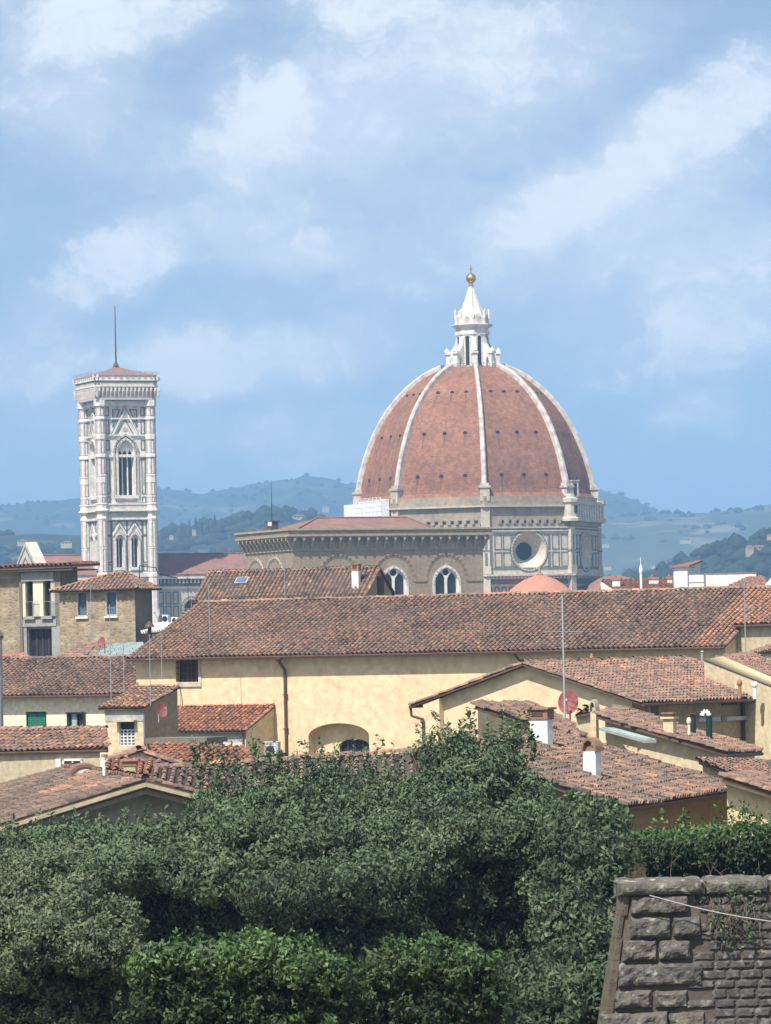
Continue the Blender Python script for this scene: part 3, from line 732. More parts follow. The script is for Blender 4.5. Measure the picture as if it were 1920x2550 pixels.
def build_lantern():
    c = (DC.x, DC.y)
    Z = lambda y3: zc(660+y3/7.573)          # heights read from a 7.573x enlargement
    m = MB()
    m.lathe(c, [(7.3, Z(2040)), (7.75, Z(2000)), (7.75, Z(1965)), (7.1, Z(1955))], 8, 'rib_marble', TH0)
    m.lathe(c, [(3.75, Z(1990)), (3.75, Z(1330)), (4.0, Z(1322)), (4.0, Z(1260)), (3.8, Z(1250)), (3.8, Z(1200)), (4.1, Z(1192)), (4.85, Z(1142)), (4.85, Z(1128)), (3.95, Z(1116)), (3.95, Z(1020)), (2.9, Z(985)), (2.6, Z(935))], 8, 'marble', TH0)
    for k in range(8):        # scalloped niches of the crown ring
        F = Face(c, TH0+(k+0.5)*math.pi/4); ap = 3.95*math.cos(math.pi/8)
        fprism(m, F, [(1.15*math.cos(math.pi*i/8), Z(1020)+1.1*math.sin(math.pi*i/8)) for i in range(9)], ap-0.7, ap+0.02, 'marble')
        fprism(m, F, round_arch(-0.6, 0.6, Z(1105), Z(1030), 8), ap-0.2, ap+0.05, 'pale_stone')
    lan = obj('lantern', m, None, cathedral)
    for k in range(8):
        m = MB(); F = Face(c, TH0+k*math.pi/4)
        fbox(m, F, -0.18, 0.18, Z(1020), Z(900), 3.7, 4.05, 'marble'); fprism(m, F, [(-0.18, Z(900)), (0.18, Z(900)), (0.0, Z(840))], 3.75, 4.0, 'marble')
        obj('pinnacle', m, None, lan)
    for k in range(8):
        F = Face(c, TH0+(k+0.5)*math.pi/4); ap = 3.75*math.cos(math.pi/8)
        m = MB(); fprism(m, F, round_arch(-0.47, 0.47, Z(1900), Z(1390), 8), ap-0.3, ap+0.05, 'dark_glass')
        o = ap+0.05; arc = round_arch(-0.62, 0.62, Z(1900), Z(1390), 8)
        fstrip(m, F, arc[1:]+[arc[0]], 0.26, ap-0.1, ap+0.22, 'marble')
        obj('lantern_window', m, None, lan)
        F = Face(c, TH0+k*math.pi/4)
        # radial buttress with a volute and a passage
        R2 = Face(c, TH0+k*math.pi/4-math.pi/2)   # s runs outwards along the rib
        m = MB()
        poly = [(3.4, Z(1480)), (3.4, Z(1985)), (4.55, Z(1985)), (4.55, Z(1830)), (4.75, Z(1765)), (5.0, Z(1750)), (5.2, Z(1765)), (5.35, Z(1830)), (5.35, Z(1985)), (6.2, Z(1985)), (6.2, Z(1690)), (5.9, Z(1660)), (5.2, Z(1625)), (4.5, Z(1560)), (4.0, Z(1490)), (3.75, Z(1380)), (3.4, Z(1370))]
        tri = tessellate_polygon([[Vector((a, z, 0)) for a, z in poly]])
        n = len(poly)
        V = [R2.p(a, z, -0.62) for a, z in poly]+[R2.p(a, z, 0.62) for a, z in poly]
        m.add(V, [tuple(t) for t in tri]+[tuple(i+n for i in t) for t in tri]+[(i, (i+1) % n, n+(i+1) % n, n+i) for i in range(n)], 'marble')
        fbox(m, F, -0.8, 0.8, Z(1985), Z(1870), 5.4, 6.5, 'marble'); fbox(m, F, -0.85, 0.85, Z(1690), Z(1660), 5.3, 6.5, 'marble')
        m.lathe((F.p(0, 0, 5.95).x, F.p(0, 0, 5.95).y), [(0.55, Z(1660)), (0.7, Z(1640)), (0.3, Z(1600)), (0.05, Z(1560))], 8, 'marble')
        obj('buttress', m, None, lan)
    m = MB()
    m.lathe(c, [(2.75, Z(945)), (2.3, Z(850)), (1.75, Z(740)), (1.25, Z(620)), (0.85, Z(520)), (0.55, Z(440)), (0.5, Z(400))], 8, 'marble', TH0)
    for k in range(8):
        F = Face(c, TH0+k*math.pi/4)
        for (ra, ya), (rb, yb) in zip([(2.75, 945), (2.3, 850), (1.75, 740), (1.25, 620), (0.85, 520)], [(2.3, 850), (1.75, 740), (1.25, 620), (0.85, 520), (0.55, 440)]):
            m.tube(F.p(0, Z(ya), ra), F.p(0, Z(yb), rb), 0.16, 0.13, 5, 'marble')
    obj('spire', m, None, lan)
    m = MB(); m.lathe(c, [(0.42, Z(400)), (0.6, Z(390)), (0.35, Z(372)), (0.5, Z(350)), (0.3, Z(335))], 12, 'gold'); m.sphere((*c, Z(250)), 1.16, nu=24, nv=14, mat='gold'); obj('golden_ball', m, None, lan, smooth=True)
    m = MB(); fbox(m, Face(c, A_D), -0.11, 0.11, Z(170), Z(15), -0.11, 0.11, 'gold'); fbox(m, Face(c, A_D), -0.5, 0.5, Z(82), Z(68), -0.1, 0.1, 'gold'); obj('cross', m, None, lan)
    m = MB()
    for k in range(8):
        a = DC+dirv(TH0+k*math.pi/4)*7.6; b = DC+dirv(TH0+(k+1)*math.pi/4)*7.6
        for zz in (0.45, 0.95): m.tube(a+Vector((0, 0, Z(1965)+zz)), b+Vector((0, 0, Z(1965)+zz)), 0.05, n=4, mat='black_metal')
        for i in range(9):
            q = a.lerp(b, i/8); m.tube(q+Vector((0, 0, Z(1970))), q+Vector((0, 0, Z(1965)+1.0)), 0.04, n=4, mat='black_metal')
    obj('railing', m, None, lan)
build_lantern()

RD = 28.3
def build_drum():
    L = 2*RD*math.sin(math.pi/8)
    def face(k):
        th = TH0+k*math.pi/4
        return Face((DC+dirv(th)*RD)[:2], th+math.pi/8)
    F0 = face(0)
    Z = lambda y4: F0.z_at(L/2, 1230+y4/5.048)
    X = lambda x4: x4/1010*L
    body = MB(); glass = []
    for k in range(8):
        F = face(k); cz = Z(715); r = 4.15
        fwall(body, F, rect(0, L, Z(1010), Z(410)), [circle(L/2, cz, r, 36)], 0.02, 'warm_marble')
        # splayed funnel to the glass
        c0 = circle(L/2, cz, r, 36); c1 = circle(L/2, cz, 2.0, 36); n = 36
        body.add([F.p(a, z, 0) for a, z in c0]+[F.p(a, z, -2.6) for a, z in c1], [(i, (i+1) % n, n+(i+1) % n, n+i) for i in range(n)], 'warm_marble')
        fwall(body, F, rect(0, L, Z(420), z0-1.85), [], 0.1, 'raw_stone', o=-0.25)
        fwall(body, F, rect(0, L, 0, Z(1010)), [], 0.1, 'warm_marble', o=-0.4)
        body.add([F.p(0, z0-1.85, -0.25), F.p(L, z0-1.85, -0.25), F.p(L, z0-1.85, -3), F.p(0, z0-1.85, -3)], [(0, 1, 2, 3)], 'raw_stone')
        # mouldings
        fbox(body, F, -0.2, L+0.2, Z(160), Z(140), -0.6, 0.55, 'pale_stone')
        fbox(body, F, 0, L, Z(140), z0-1.7, -0.6, 0.12, 'raw_stone')
        fbox(body, F, 0, L, Z(470), Z(452), -0.1, 0.35, 'warm_marble'); fbox(body, F, 0, L, Z(452), Z(432), -0.1, 0.2, 'green_marble'); fbox(body, F, 0, L, Z(432), Z(410), -0.3, 0.5, 'pale_stone')
        fbox(body, F, 0, L, Z(945), Z(925), -0.1, 0.1, 'green_marble')
        fbox(body, F, -0.4, L+0.4, Z(1030), Z(1008), -0.6, 1.0, 'warm_marble'); fbox(body, F, -0.2, L+0.2, Z(1062), Z(1030), -0.6, 0.5, 'pale_stone')
        for i in range(24): fbox(body, F, L*i/24+0.15, L*i/24+0.55, Z(1058), Z(1032), 0.5, 0.85, 'pale_stone')
        fbox(body, F, 0, L, Z(1130), Z(1075), -0.5, -0.25, 'green_marble')
        if k != 1:
            for i in range(10):       # beam holes and stubs of the unfinished gallery
                s = X(150+i*88); fbox(body, F, s, s+0.75, Z(372), Z(318), -0.3, 0.18, 'raw_stone'); fbox(body, F, s+0.8, s+1.5, Z(365), Z(325), -0.3, -0.22, 'dark_glass')
        else:
            pass
        # panels framed in green marble
        def panel(a, b, z_a, z_b):
            fstrip(body, F, rect(a, b, z_a, z_b), 0.30, -0.05, 0.06, 'green_marble', closed=True)
        for (xa, xb) in ((105, 180), (205, 297), (318, 345), (735, 752), (783, 860), (890, 968)):
            for (ya, yb) in ((695, 515), (915, 735)):
                panel(X(xa), X(xb), Z(ya), Z(yb))
        for (xa, xb) in ((345, 395), (690, 735)):
            for y in (515, 915): fstrip(body, F, [(X(xa), Z(y)), (X(xb), Z(y))], 0.3, -0.05, 0.06, 'green_marble')
        fstrip(body, F, circle(L/2, cz, r+0.25, 36), 0.36, -0.05, 0.16, 'warm_marble', closed=True)
        fstrip(body, F, circle(L/2, cz, r+0.62, 36), 0.20, -0.05, 0.08, 'green_marble', closed=True)
        # row of blind openings below the ledge
        for i in range(12):
            a = L*(i+0.5)/12; fstrip(body, F, round_arch(a-0.55, a+0.55, Z(1300), Z(1195), 6), 0.26, -0.45, -0.3, 'green_marble', closed=True)
        m = MB(); fpane(m, F, circle(L/2, cz, 2.02, 36), -2.58, 'dark_glass'); glass.append(m)
    drum = obj('drum', body, None, cathedral)
    for m in glass: obj('oculus_window', m, None, drum)
    for k in range(8):
        th = TH0+k*math.pi/4; F = Face(DC[:2], th); m = MB()
        fbox(m, F, -0.8, 0.8, 0, Z(410), RD-1.5, RD+0.55, 'warm_marble'); fbox(m, F, -1.0, 1.0, Z(1005), Z(905), RD-1.5, RD+0.75, 'warm_marble')
        fbox(m, F, -0.95, 0.95, Z(720), Z(700), RD-1, RD+0.62, 'green_marble')
        for (a, b) in ((500, 690), (740, 900)): fbox(m, F, -0.3, 0.3, Z(b), Z(a), RD-1, RD+0.60, 'green_marble')
        if k not in (1, 2): fbox(m, F, -1.0, 1.0, Z(410), Z(150), RD-3, RD-0.1, 'pale_stone')
        obj('corner_pilaster', m, None, drum)
    # finished marble gallery on the face to the right
    F = face(1); m = MB()
    z_a, z_b = Z(300), Z(85)
    fbox(m, F, -1.0, L+1.0, Z(345), Z(300), -0.3, 1.5, 'warm_marble')
    fbox(m, F, -0.9, L+0.9, Z(130), z_b, -0.3, 1.3, 'warm_marble')
    fbox(m, F, -0.5, L+0.5, Z(330), Z(120), -0.3, 0.25, 'pale_stone')
    for i in range(12):
        a = L*(i)/11; fbox(m, F, a-0.3, a+0.3, z_a, Z(130), 0.2, 1.15, 'marble')
        if i < 11:
            for q in (0.35, 0.65): fbox(m, F, a+L/11*q-0.1, a+L/11*q+0.1, z_a, Z(130), 0.5, 0.9, 'warm_marble')
    Fc = Face(DC[:2], TH0+math.pi/4)
    m.lathe(Fc.p(0, 0, RD-0.2)[:2], [(2.3, Z(345)), (2.3, Z(310)), (1.75, Z(290)), (1.75, Z(120)), (2.15, Z(105)), (2.2, Z(60)), (1.2, Z(45)), (1.1, Z(0))], 8, 'warm_marble', TH0)
    fprism(m, Fc, round_arch(-0.42, 0.42, Z(240), Z(165), 8), RD+1.2, RD+1.68, 'dark_glass')
    Fc = Face(DC[:2], TH0+math.pi/2)
    m.lathe(Fc.p(0, 0, RD-0.2)[:2], [(2.0, Z(345)), (1.5, Z(290)), (1.5, Z(120)), (1.9, Z(105)), (1.9, Z(60))], 8, 'warm_marble', TH0)
    for i in range(30): fbox(m, F, L*i/30+0.1, L*i/30+0.5, Z(400), Z(350), -0.3, 0.7, 'pale_stone')
    obj('gallery', m, None, drum)
build_drum()

def build_tribunes():
    c = DC+dirv(A_D)*31; zt = zat(c.x, c.y, 1434); zb = zat(c.x, c.y, 1475)
    m = MB()
    k = 6.5/math.sqrt(1-0.35**2)
    m.lathe((c.x, c.y), [(10.4, zb-4.5), (9.9, zb-3.2), (8.7, zb-1.6), (6.9, zb+0.4), (5.4, zb+1.7), (3.7, zb+2.8), (1.9, zb+3.5), (0.9, zt+0.15)], 24, 'tribune_tile', TH0, tint=0.5)
    m.lathe((c.x, c.y), [(10.8, 0), (10.8, zb-5.2), (11.2, zb-5.0), (11.2, zb-4.4)], 8, 'warm_marble', TH0)
    m.lathe((c.x, c.y), [(0.8, zt-0.1), (0.9, zt+0.35), (0.45, zt+0.6), (0.3, zt+1.2), (0.05, zt+2.0)], 10, 'brick_red')
    obj('tribune_dome', m, None, cathedral, smooth=False)
    c = DC+dirv(A_D+math.pi/4)*33; zt = zat(c.x, c.y, 1434)
    m = MB()
    m.lathe((c.x, c.y), [(9.0, zt-6), (8.2, zt-4), (6.6, zt-2), (4.2, zt-0.6), (1.6, zt), (0.2, zt+0.2)], 16, 'far_tile', TH0)  # darker tile than the first tribune dome: its shadow put into the colour
    m.lathe((c.x, c.y), [(9.3, 0), (9.3, zt-6)], 8, 'pale_stone', TH0)
    obj('tribune_dome', m, None, cathedral)
weathered('tribune_tile', (0.46,0.215,0.14), (0.38,0.17,0.115), 0.25, 0.9, 0.03, 2.0)
build_tribunes()

def build_nave():
    ax = Vector((-math.cos(A_D), -math.sin(A_D), 0))      # from the dome towards the facade
    Lb = 108.0; W = 10.3
    A = DC+ax*Lb+dirv(A_D)*W
    F = Face(A[:2], A_D)                                   # south clerestory, s from facade to dome
    s0, _ = F.sz(480, 1516)
    Z = lambda py: F.z_at(s0, py)
    ze = Z(1433); zr = ze+4.6
    m = MB()
    holes = []
    cz = Z(1516)
    for i in range(4): holes.append(circle(s0-24*1+24*i-6*0, cz, 2.1, 24))
    holes = [h for h in holes if min(a for a, z in h) > 1 and max(a for a, z in h) < Lb-30]
    fwall(m, F, rect(0, Lb-24, 12, ze), holes, 0.9, 'warm_marble')
    m.add([F.p(0, 12, -2*W), F.p(Lb-24, 12, -2*W), F.p(Lb-24, ze, -2*W), F.p(0, ze, -2*W)], [(0, 1, 2, 3)], 'warm_marble')
    fbox(m, F, -0.6, Lb-24, Z(1441), Z(1431), -0.3, 1.1, 'marble')
    for i in range(90):
        a = i*0.9; fbox(m, F, a, a+0.35, Z(1452), Z(1441), -0.1, 0.85, 'pale_stone')
    fbox(m, F, 0, Lb-24, Z(1458), Z(1452), -0.1, 0.3, 'green_marble')
    fbox(m, F, 0, Lb-24, Z(1466), Z(1460), -0.1, 0.25, 'marble')
    # upright panels in two rows
    i = 0
    a = 2.0
    while a < Lb-26:
        near = any(min(q for q, z in h)-0.7 < a+0.7 and max(q for q, z in h)+0.7 > a-0.7 for h in holes)
        if not near:
            for (ya, yb) in ((1503, 1474), (1535, 1509)):
                fstrip(m, F, rect(a-0.55, a+0.55, Z(ya), Z(yb)), 0.24, -0.05, 0.06, 'green_marble', closed=True)
        a += 1.75
    for h in holes:
        c = (min(q for q, z in h)+max(q for q, z in h))/2
        fstrip(m, F, circle(c, cz, 2.35, 24), 0.5, -0.05, 0.15, 'warm_marble', closed=True)
        fstrip(m, F, circle(c, cz, 2.75, 24), 0.2, -0.05, 0.08, 'green_marble', closed=True)
    # side aisle below
    fbox(m, F, 0, Lb-30, 0, 21, 0.0, 9.0, 'warm_marble')
    m.add([F.p(0, 21, 9.4), F.p(Lb-30, 21, 9.4), F.p(Lb-30, 24, 0), F.p(0, 24, 0)], [(0, 1, 2, 3)], 'far_tile')
    # the facade with its stepped gable
    G = Face((A+ax*1.5)[:2], A_D)
    for (o0, o1, zt) in ((3.0, 12.0, 24), (-2*W-12, -2*W-3, 24)): fbox(m, G, -1.5, 1.5, 0, zt, o0, o1, 'marble')
    fbox(m, G, -1.5, 1.5, 0, ze+0.3, -2*W-3, 3.0, 'warm_marble')
    za_ = zat((A+ax).x, (A+ax).y, 1346)
    q = [(-2*W+1.0, ze+0.3), (-1.0, ze+0.3), (-W, za_)]
    m.hexa([G.p(-1.5, z, o) for o, z in q], [G.p(1.2, z, o) for o, z in q], 'warm_marble')
    Wf = Face(G.p(-1.5, 0, -W)[:2], A_D-math.pi/2); hg = za_-ze
    for k in (0.86, 0.55): fstrip(m, Wf, [(-9.3*k, ze+0.5), (9.3*k, ze+0.5), (0, ze+0.4+hg*k*0.93)], 0.35, -0.05, 0.1, 'green_marble', closed=True)
    fstrip(m, Wf, circle(0, ze+hg*0.24, 1.0, 14), 0.3, -0.05, 0.1, 'pink_marble', closed=True)
    for (o0, o1) in ((1.5, 3.2), (-2*W-3.2, -2*W-1.5)): fbox(m, G, -1.7, 1.7, ze, ze+1.8, o0, o1, 'marble')
    nave = obj('nave', m, None, cathedral)
    for h in holes:
        m = MB(); fpane(m, F, h, -0.85, 'dark_glass')
        c = (min(q for q, z in h)+max(q for q, z in h))/2
        fbox(m, F, c-0.1, c+0.1, cz-2.05, cz+2.05, -0.85, -0.7, 'marble'); fbox(m, F, c-2.0, c+2.0, cz-0.1, cz+0.1, -0.85, -0.72, 'marble')
        obj('oculus_window', m, None, nave)
    m = MB()
    for (oa, ob) in ((1.2, -W), (-2*W-1.2, -W)):
        m.hexa([F.p(-0.3, ze, oa), F.p(Lb-20, ze, oa), F.p(Lb-20, zr, ob), F.p(-0.3, zr, ob)], [F.p(-0.3, ze+0.35, oa), F.p(Lb-20, ze+0.35, oa), F.p(Lb-20, zr+0.35, ob), F.p(-0.3, zr+0.35, ob)], 'far_tile')
    for i in range(100): m.tube(F.p(i*0.88, zr+0.42, -W), F.p(i*0.88+0.8, zr+0.46, -W), 0.22, 0.18, 6, 'far_tile')
    obj('roof', m, None, nave)
build_nave()

def build_scaffold():
    ck = TH0-math.pi/4-math.pi/8
    F = Face((DC+dirv(TH0-math.pi/2)*(RD+0.6))[:2], ck)
    L = 2*(RD+0.6)*math.sin(math.pi/8)
    s0, zt = F.sz(899, 1249); s1, zb = F.sz(968, 1290)
    _, zt2 = F.sz(880, 1257)
    base = F.p((s0+s1)/2, zb-7, 0)
    t = thing('scaffold', 'white sheeted scaffold wrapping the drum under the dome', 'scaffold', base)
    m = MB()
    fbox(m, F, s0, s1, zb-6, zt, -0.2, 1.8, 'scaffold_sheet')
    sA, _ = F.sz(868, 1260)
    G = Face(F.p(0, 0, 1.6)[:2], ck-math.pi/4)
    fbox(m, F, sA, s0-0.15, zb-6, zt2, -1.2, 1.2, 'scaffold_sheet')
    for i in range(7):
        z = zt-0.5-i*1.1; fbox(m, F, s0-0.1, s1+0.1, z, z+0.07, 1.8, 1.86, 'white_metal')
    obj('sheeting', m, None, t)
    m = MB()
    for i in range(8):
        a = s0+(s1-s0)*i/7; m.tube(F.p(a, zb-6, 1.95), F.p(a, zt+0.5, 1.95), 0.05, n=5, mat='white_metal')
    for z in (zt+0.1, zt+0.45): m.tube(F.p(s0, z, 1.95), F.p(s1, z, 1.95), 0.04, n=5, mat='white_metal')
    obj('pole', m, None, t)
build_scaffold()

# ------------------------------------------------------------------ bell tower
def build_campanile():
    A_C = R_(22)
    D = 955
    near = P(253, 1200, D); c0 = Vector((near.x, near.y, 0)); S = 11.45
    u = lat(A_C); n = dirv(A_C)                     # along the front, out of the front
    ctr = c0+u*(S/2)-n*(S/2)
    t = thing('bell_tower', 'tall square bell tower clad in white pink and green marble', 'tower', ctr)
    ZZ = lambda py: zat(c0.x, c0.y, py)
    Z1 = lambda y: ZZ(900+y/6.664); Z2 = lambda y: ZZ(1200+y/3.702)
    pxm = FPX/(D-1)*math.cos(A_C)
    X1 = lambda x: (170+x/6.664-252)/pxm; X2 = lambda x: (170+x/3.702-252)/pxm
    F = [Face(c0[:2], A_C), Face((c0+u*S)[:2], A_C+math.pi/2), Face((c0+u*S-n*S)[:2], A_C+math.pi), Face((c0-n*S)[:2], A_C-math.pi/2)]
    ztop = Z1(640); IN = 0.35
    mx = (S)/2
    body = MB(); wins = []
    # three light window: centre of the front
    w_half = 1.78; zs = Z1(1540); zbase = Z2(125)
    big = pointed_arch(mx-w_half, mx+w_half, zbase, Z1(1500), 2.6)
    b_half = 0.86
    bc = [mx-1.75, mx+1.75]
    small = [pointed_arch(c-b_half, c+b_half, Z2(790), Z2(540), 1.25) for c in bc]
    low = [pointed_arch(c-b_half, c+b_half, Z2(790)-17.0, Z2(540)-17.0, 1.25) for c in bc]
    for f in F:
        holes = [big]+small+low
        fwall(body, f, rect(0, S, 0, ztop), holes, 1.1, 'marble', o=-IN)
        # string courses
        for (za, zb_, o, mt) in ((Z1(745), Z1(640), 0.25, 'marble'), (Z1(660), Z1(648), 0.32, 'green_marble'), (Z1(725), Z1(705), 0.5, 'marble'), (Z1(1240), Z1(1215), 0.0, 'marble'), (Z1(960), Z1(935), -0.02, 'marble'), (Z1(1590), Z1(1545), 0.0, 'marble'),
                                 (Z2(212), Z2(200), 0.35, 'marble'), (Z2(272), Z2(258), 0.75, 'marble'), (Z2(258), Z2(212), 0.2, 'warm_marble'), (Z2(350), Z2(330), 0.25, 'marble'), (Z2(330), Z2(285), -0.1, 'warm_marble'), (Z2(880), Z2(845), 0.45, 'marble')):
            fbox(body, f, 0, S, za, zb_, -IN-0.3, o, mt)
        fbox(body, f, 0, S, Z2(845)-17, Z2(880)-17.5, -IN-0.3, 0.45, 'marble')
        g = 'green_marble'; o1 = -IN+0.07
        def pan(a, b, za, zb_, mt=g, w=0.22): fstrip(body, f, rect(a, b, za, zb_), w, -IN-0.05, o1, mt, closed=True)
        # side columns of panels in the main stage
        for (xa, xb) in ((1.15, 2.15), (S-2.15, S-1.15)):
            for (ya, yb) in ((900, 765), (1200, 975), (1470, 1310)):
                pan(xa+0.14, xb-0.14, Z1(ya), Z1(yb))
            pan(xa+0.14, xb-0.14, Z2(110), Z1(1620)); pan(xa+0.14, xb-0.14, Z2(195), Z2(140))
            fprism(body, f, pointed_arch(xa+0.4, xb-0.4, Z1(2050), Z1(1850), 0.45), -IN-0.05, -IN+0.09, 'pale_stone')
            for (ya, yb) in ((490, 365), (745, 500), (825, 765)): pan(xa+0.1, xb-0.1, Z2(ya), Z2(yb))
            pan(xa+0.1, xb-0.1, Z2(490)-17, Z2(365)-17); pan(xa+0.1, xb-0.1, Z2(745)-17, Z2(500)-17)
        # gable over the big window, with triangles beside it
        ap = (mx, Z1(800)); gl = (mx-2.95, Z1(1225)); gr = (mx+2.95, Z1(1225))
        fstrip(body, f, [gl, ap], 0.34, -IN-0.05, -IN+0.35, 'marble'); fstrip(body, f, [ap, gr], 0.34, -IN-0.05, -IN+0.35, 'marble')
        d = 0.52
        fstrip(body, f, [(gl[0]-0.1, gl[1]+0.35), (ap[0]-0.35, ap[1]+0.05)], 0.26, -IN-0.05, o1, g); fstrip(body, f, [(ap[0]+0.35, ap[1]+0.05), (gr[0]+0.1, gr[1]+0.35)], 0.26, -IN-0.05, o1, g)
        fstrip(body, f, [(mx-2.2, Z1(1250)), (mx, Z1(960)), (mx+2.2, Z1(1250))], 0.22, -IN-0.05, o1, g)
        fprism(body, f, circle(mx, Z1(1125), 0.5, 12), -IN-0.05, -IN+0.1, 'pale_stone')
        for sg in (-1, 1):
            tri = [(mx+sg*2.75, Z1(800)), (mx+sg*1.15, Z1(800)), (mx+sg*2.75, Z1(1080))]
            fstrip(body, f, tri, 0.3, -IN-0.05, o1, g, closed=True)
            k = [(mx+sg*2.45, Z1(835)), (mx+sg*1.75, Z1(835)), (mx+sg*2.45, Z1(960))]
            fprism(body, f, k if sg < 0 else k[::-1], -IN-0.05, -IN+0.05, 'pink_marble')
        fprism(body, f, [(mx-0.3, Z1(800)), (mx+0.3, Z1(800)), (mx+0.12, Z1(740)), (mx, Z1(670)), (mx-0.12, Z1(740))], -IN, 0.3, 'pink_marble')
        # mouldings round the big window
        for (e, w, o, mt) in ((0.22, 0.42, 0.15, 'marble'), (0.55, 0.2, o1, g), (0.9, 0.4, 0.05, 'warm_marble')):
            arc = pointed_arch(mx-w_half-e, mx+w_half+e, zbase, Z1(1500), 2.6+e*1.3)
            fstrip(body, f, arc[1:]+[arc[0]], w, -IN-0.05, o, mt)
        fbox(body, f, mx-2.7, mx+2.7, zbase-0.7, zbase, -IN, 0.3, 'marble'); pan(mx-2.3, mx+2.3, Z2(180), Z2(140), 'pink_marble')
        # twin windows and their gables
        for dz in (0.0, -17.0):
            for c in bc:
                for (e, w, o, mt) in ((0.18, 0.3, 0.1, 'marble'), (0.42, 0.18, o1, 'pink_marble')):
                    arc = pointed_arch(c-b_half-e, c+b_half+e, Z2(790)+dz, Z2(540)+dz, 1.25+e*1.3)
                    fstrip(body, f, arc[1:]+[arc[0]], w, -IN-0.05, o, mt)
                fstrip(body, f, [(c-1.5, Z2(490)+dz), (c, Z2(385)+dz), (c+1.5, Z2(490)+dz)], 0.32, -IN-0.05, -IN+0.28, 'marble')
                fstrip(body, f, [(c-1.55, Z2(455)+dz), (c-0.2, Z2(368)+dz)], 0.22, -IN-0.05, o1, g); fstrip(body, f, [(c+0.2, Z2(368)+dz), (c+1.55, Z2(455)+dz)], 0.22, -IN-0.05, o1, g)
                pan(c-1.68, c+1.68, Z2(830)+dz, Z2(362)+dz)
                fbox(body, f, c-1.15, c+1.15, Z2(815)+dz, Z2(790)+dz, -IN, 0.2, 'marble')
        for (hole, kind) in [(big, 3)]+[(h, 2) for h in small+low]:
            m = MB(); fpane(m, f, hole, -IN-1.05, 'dark_glass')
            a0, a1 = hole[0][0], hole[1][0]; zb_ = hole[0][1]; zt = max(z for a, z in hole); zs_ = hole[2][1]
            # marble tracery plate pierced by the lights
            lights = []
            wd = (a1-a0)
            lw = wd/kind
            for i in range(kind):
                la, lb = a0+lw*i+(0.13 if kind == 3 else 0.1), a0+lw*(i+1)-(0.13 if kind == 3 else 0.1)
                top = zs_-0.45 if kind == 3 else zs_-0.05
                lights.append(pointed_arch(la, lb, zb_+0.05, top, lw*0.62))
            outer = [(a, z) for a, z in hole]
            fwall(m, f, outer, lights, 0.25, 'marble', o=-IN-0.55)
            wins.append((m, 'window'))
    tower = obj('shaft', body, None, t)
    for m, nm in wins: obj(nm, m, None, tower)
    # corner buttresses: octagonal
    for k in range(4):
        p = [c0, c0+u*S, c0+u*S-n*S, c0-n*S][k]; m = MB(); c = (p.x, p.y)
        prof = [(1.35, 0), (1.35, Z2(885)), (1.5, Z2(880)), (1.5, Z2(845)), (1.3, Z2(840)), (1.3, Z2(350)), (1.42, Z2(345)), (1.42, Z2(330)), (1.3, Z2(325)), (1.3, Z2(285)), (1.85, Z2(270)), (1.85, Z2(258)), (1.4, Z2(250)), (1.4, Z2(212)), (1.55, Z2(208)), (1.55, Z2(200)), (1.3, Z2(195)), (1.3, Z1(2050)),
                (1.3, Z1(1905)), (1.42, Z1(1900)), (1.42, Z1(1885)), (1.28, Z1(1880)), (1.28, Z1(1600)), (1.45, Z1(1590)), (1.45, Z1(1545)), (1.28, Z1(1535)), (1.28, Z1(1300)), (1.42, Z1(1290)), (1.42, Z1(1215)), (1.28, Z1(1205)), (1.28, Z1(975)), (1.42, Z1(965)), (1.42, Z1(935)), (1.28, Z1(925)), (1.28, Z1(760)), (1.6, Z1(740)), (1.6, Z1(640))]
        prof = [(r_*0.9, z_) for r_, z_ in prof]
        m.lathe(c, prof, 8, 'marble', A_C+math.pi/8)
        for j in range(8):
            f = Face(c, A_C+j*math.pi/4); ap = 1.15*math.cos(math.pi/8)
            for (ya, yb, fn) in ((900, 775, Z1), (1195, 985, Z1), (1525, 1310, Z1), (1870, 1610, Z1), (120, 10, Z2), (190, 145, Z2), (600, 360, Z2), (830, 620, Z2)):
                fstrip(m, f, rect(-0.3, 0.3, fn(ya), fn(yb)), 0.13, ap-0.05, ap+0.05, 'pink_marble' if j % 2 else 'green_marble', closed=True)
            for (ya) in (1885, 1590, 1240, 960): fbox(m, f, -0.55, 0.55, Z1(ya)-0.2, Z1(ya), ap, ap+0.07, 'green_marble')
        obj('corner_buttress', m, None, tower)
    # machicolated cornice, parapet, roof
    m = MB()
    sc = ctr.xy
    def ring(h0, h1, e0, e1, mt):
        # chamfered square rings around the tower: e = distance of the flat from the shaft axis
        def pts(e, z):
            ch = 1.3; P_ = []
            for k in range(4):
                f = Face(sc, A_C+k*math.pi/2)
                P_ += [f.p(-e+ch, z, e), f.p(e-ch, z, e)]
            return P_
        m.hexa(pts(e0, h0), pts(e1, h1), mt)
    H = S/2
    ring(Z1(640), Z1(605), H+1.35, H+1.45, 'marble'); ring(Z1(605), Z1(440), H+1.15, H+1.6, 'pale_stone')
    ring(Z1(440), Z1(425), H+1.7, H+1.7, 'green_marble'); ring(Z1(425), Z1(400), H+1.8, H+1.8, 'marble'); ring(Z1(400), Z1(340), H+1.65, H+1.65, 'warm_marble'); ring(Z1(340), Z1(325), H+1.75, H+1.75, 'green_marble')
    ring(Z1(325), Z1(310), H+1.9, H+1.9, 'marble'); ring(Z1(310), Z1(240), H+1.82, H+1.82, 'marble')
